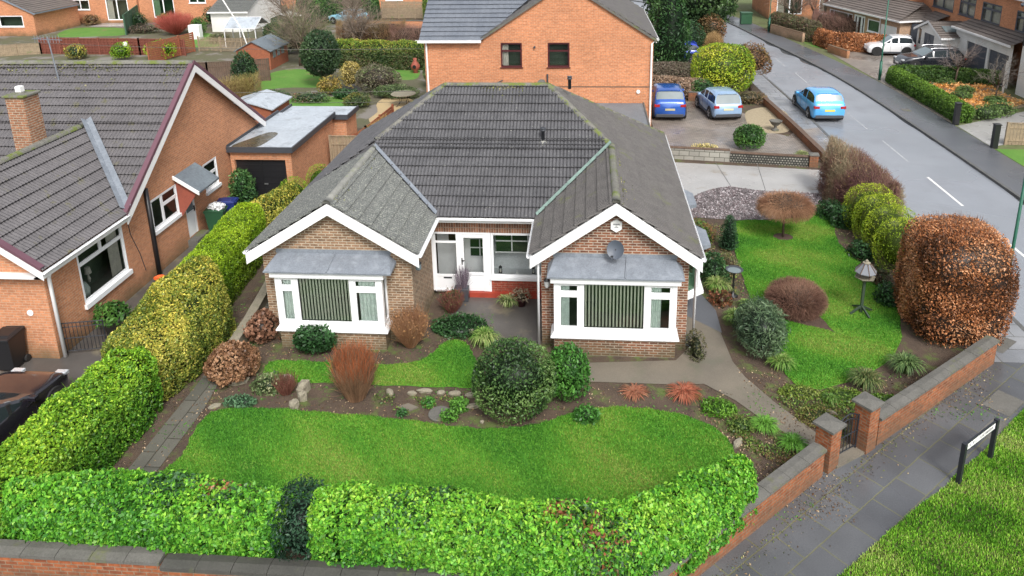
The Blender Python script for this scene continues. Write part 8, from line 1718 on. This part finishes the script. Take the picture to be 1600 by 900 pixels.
# rockery stones and stepping stones
def stone(label, x, y, sx, sy, sz, rz, nm='rockery_stone', grp='rockery stones edging the narrow lawn', mat='stone'):
    m = MB(); rs_ = random.Random(int(x*100)+int(y*37)); vs = []; K = 9; c_, s_ = math.cos(rz), math.sin(rz)
    for (z, k) in ((0, .92), (.55, 1), (.85, .85), (1, .5)):
        for i in range(K): an = 2*math.pi*i/K; rr = k*(.82+.3*rs_.random()); u_, v_ = math.cos(an)*sx*rr, math.sin(an)*sy*rr; vs.append((x+u_*c_-v_*s_, y+u_*s_+v_*c_, -.01+sz*z*(.9+.2*rs_.random())))
    fs = [tuple(range(3*K, 4*K))]
    for r_ in range(3):
        for i in range(K): fs.append((r_*K+i, r_*K+(i+1) % K, (r_+1)*K+(i+1) % K, (r_+1)*K+i))
    m.add(vs, fs); return m.build(nm, mat, None, label=label, cat='stone', group=grp)
ROCK = [(-8.75, -1.95, .28, .14, .16, .4, 'flat mossy rock leftmost in the rockery row'), (-7.5, -1.9, .22, .13, .22, .2, 'cream rock behind the dead reddish stalks'), (-6.95, -2.18, .2, .12, .28, 1.1, 'tallest cream rock left of the red tipped shrub'), (-6.85, -2.5, .13, .11, .22, .3, 'cream rock stacked just below the tallest one'), (-6.95, -2.82, .13, .13, .2, .8, 'lowest cream rock of the little stack'), (-4.78, -2.2, .14, .09, .12, 2.2, 'grey rock touching the right side of the red tipped shrub'), (-4.25, -2.15, .12, .07, .07, 0, 'small flat tan rock right of the red tipped shrub'), (-3.95, -2.05, .2, .07, .09, 0, 'longest flat rock in the row above the round stepping stone'), (-3.55, -2.1, .11, .08, .08, .2, 'round little rock between the two longer flat rocks'), (-3.2, -2.1, .17, .08, .08, 0, 'flat grey rock above the bright green clump'), (-2.8, -2.15, .15, .08, .09, .1, 'rock nearly under the big round evergreen'), (-2.68, -2.55, .2, .09, .07, .3, 'slanting slab left of the big round evergreen'), (-2.4, -3.1, .05, .05, .06, 0, 'tiny pale pebble at the lawn edge by the evergreen'), (-8.9, -2.9, .16, .1, .05, .7, 'flat brown stone at the left end of the soil bed'), (3.3, -3.5, .2, .08, .1, .9, 'tan stone where the big lawn meets the soil near the gate'), (5.65, -2.35, .14, .07, .1, -.6, 'pale stone among the weeds behind the gate pillars'), (-3.3, .65, .2, .1, .14, .2, 'pinkish rock by the porch edge')]
for (x, y, sx, sy, sz, rz, lb) in ROCK: stone(lb, x, y, sx, sy, sz, rz)
m = MB(); m.lathe((-3.42, -2.88, 0), [(.27, 0), (.275, .03), (.26, .045), (.0, .047)], 22); m.build('stepping_stone', 'coping', None, label='round grey stepping stone on the soil bed', cat='stone')
m = MB(); m.extrude([(-5.05+.8-.25*math.cos(R(15)), -2.7), (-4.22, -2.88), (-3.98, -2.68), (-4.25, -2.55)], 0, .035); m.build('stepping_stone', 'concrete', None, label='square tan stepping stone left of the round one', cat='stone')
# little things
T = thing('chiminea', 'small terracotta chiminea by the clipped back garden hedge', 'chiminea', (-12.2, 34.0, 0)); m = MB(); m.lathe((-12.2, 34.0, 0), [(.2, 0), (.12, .12), (.3, .3), (.34, .5), (.2, .75), (.12, .85), (.15, 1.05)], 14); m.build('pot', 'redwood', T, True); m = MB(); m.disc((-12.2, 33.68, .48), (0, 1, 0), .13, .04, 12); m.build('mouth', 'black', T)
for (x, y, lb) in ((-17.0, 17.75, 'terracotta box planter beside the small orange shed'),):
    m = MB(); m.box(-16.9+1.5, -15.4+.5, 18.6, 19.1, 0, .5, .02); m.build('planter', 'timber', None, label=lb, cat='planter')
T = thing('stone_urn', 'stone urn planter on the tan gravel bed by the cars', 'urn', (9.55, 20.4, 0)); m = MB(); m.lathe((9.55, 20.4, 0), [(.2, 0), (.2, .05), (.08, .1), (.07, .22), (.22, .35), (.3, .5), (.33, .52), (.28, .53), (.2, .45)], 16); m.build('bowl', 'coping', T, True)
m = MB(); m.lathe((-13.9, 42.0, 0), [(.22, 0), (.25, .3), (.18, .55), (.1, .65), (.14, .8), (.04, .9)], 10); m.build('garden_figure', 'white', None, True, label='white garden figure in front of the long far wall', cat='figure')
m = MB(); m.box(-36.1, -35.1, 47.8, 48.4, 0, 1.3, .02); m.build('water_butt', 'white', None, label='white box standing on the mid back lawn edge', cat='box')
T = thing('clothes_post', 'thin leaning grey pole rising beside the cream garage', 'pole', (-31.9, 43, 0)); m = MB(); m.tube([(-27.4, 41.0, 0), (-28.0, 41.2, 2.0), (-29.6, 42, 4.2), (-30.9, 43, 6.0)], .05, 6); m.build('pole', 'render', T)
mb_ = MB(); mb_.disc((-37.6, 40.45, .95), (0, 1, 0), .2, .05, 14); mb_.build('wall_plate', 'white', None, label='round white plate hung on the red trellis fence', cat='plate')
def wire(label, a, b, sag, r=.012):
    A_, B_ = np.array(a, float), np.array(b, float); pts = [tuple(A_+(B_-A_)*t-np.array([0, 0, sag*4*t*(1-t)])) for t in np.linspace(0, 1, 14)]; m = MB(); m.tube(pts, r, 4); m.build('overhead_wire', 'coping', None, label=label, cat='wire')
wire('upper thin wire crossing the back gardens to the brick house', (-34, 24, 4.1), (-7.85, 18.2, 4.7), .2)
wire('middle thin wire crossing above the yellow shrubs to the brick house', (-34, 22, 1.6), (-7.85, 17.7, 2.7), .1)
wire('lowest thin wire just above the near back lawn', (-30, 21, 1.4), (-9.2, 19.0, 1.8), .1)
for (x, y, lb, yy) in ((16.75, 29.7, 'dark drain cover by the far kerb', -.0965), (17.6, 24.5, 'brown inspection cover on the far pavement', .004), (11.0, 5.6, 'pale repaired square in the pavement flags', .004)):
    m = MB(); m.box(x-.22 if yy > 0 else x-.2, x+.22 if yy > 0 else x+.0, y-.25, y+.25, yy-.01, yy+.004); m.build('drain_cover', 'dkgrey' if yy < 0 else 'coping', None, label=lb, cat='drain cover')
# pale replacement flags in the corner pavement
for i, (px_, py_) in enumerate(((9.15, -2.75), (9.75, -1.7), (10.9, .9))):
    c_, s_ = math.cos(R(42)), math.sin(R(42)); q = [(px_+u_*c_-v_*s_, py_+u_*s_+v_*c_) for u_, v_ in ((-.44, -.29), (.44, -.29), (.44, .29), (-.44, .29))]
    sheet('pale_flag', q, .005, 'coping')
T = thing('litter_bin', 'green salt bin on the far pavement at the road bend', 'bin', (14.6, 55.5, 0)); m = MB(); m.box(14.3, 15.3, 55.0, 55.8, 0, 1.0, .05); m.build('box', 'bin_green', T); m = MB(); m.box(14.25, 15.35, 54.95, 55.85, 1.003, 1.12, .04); m.build('lid', 'bin_green', T)
# ------------------------------------------------------------------ camera and light
cam = bpy.data.cameras.new('camera'); co = bpy.data.objects.new('camera', cam); COL.objects.link(co)
f_px, ppx, ppy, pi_, ya_, ro_ = 1186.789, 820.943, 194.067, R(16.335), R(4.934), R(-1.042)
cam.sensor_width = 36; cam.lens = f_px/1600*36; cam.shift_x = (800-ppx)/1600; cam.shift_y = -(450-ppy)/1600
cam.clip_start = .1; cam.clip_end = 1500
from mathutils import Matrix
f0 = Vector((-math.sin(ya_), math.cos(ya_), 0)); r0 = Vector((math.cos(ya_), math.sin(ya_), 0)); u0 = Vector((0, 0, 1))
fw_ = f0*math.cos(pi_)-u0*math.sin(pi_); up_ = u0*math.cos(pi_)+f0*math.sin(pi_)
rr_ = r0*math.cos(ro_)+up_*math.sin(ro_); uu_ = up_*math.cos(ro_)-r0*math.sin(ro_)
co.matrix_world = Matrix(((rr_.x, uu_.x, -fw_.x, 0), (rr_.y, uu_.y, -fw_.y, -17.807), (rr_.z, uu_.z, -fw_.z, 11.489), (0, 0, 0, 1)))
SC.camera = co
w = bpy.data.worlds.new('World'); SC.world = w; w.use_nodes = True; nt = w.node_tree; bg = nt.nodes['Background']
sk = nt.nodes.new('ShaderNodeTexSky'); sk.sky_type = 'NISHITA'; sk.sun_disc = False; sk.sun_elevation = R(48); sk.sun_rotation = R(158); sk.air_density = 1.0; sk.dust_density = 4; sk.ozone_density = .6
hs = nt.nodes.new('ShaderNodeHueSaturation'); hs.inputs['Saturation'].default_value = .30; hs.inputs['Value'].default_value = 1.6
nt.links.new(sk.outputs[0], hs.inputs['Color']); nt.links.new(hs.outputs[0], bg.inputs[0]); bg.inputs[1].default_value = .15
sl = bpy.data.lights.new('sun', 'SUN'); sl.energy = 2.6; sl.angle = R(14); sl.color = (1, .98, .95); so_ = bpy.data.objects.new('sun', sl); COL.objects.link(so_)
az = R(158); el = R(48); dv = Vector((math.sin(az)*math.cos(el), math.cos(az)*math.cos(el), math.sin(el))); so_.rotation_euler = dv.to_track_quat('Z', 'Y').to_euler()
SC.view_settings.view_transform = 'Standard'; SC.view_settings.look = 'None'; SC.view_settings.exposure = 0
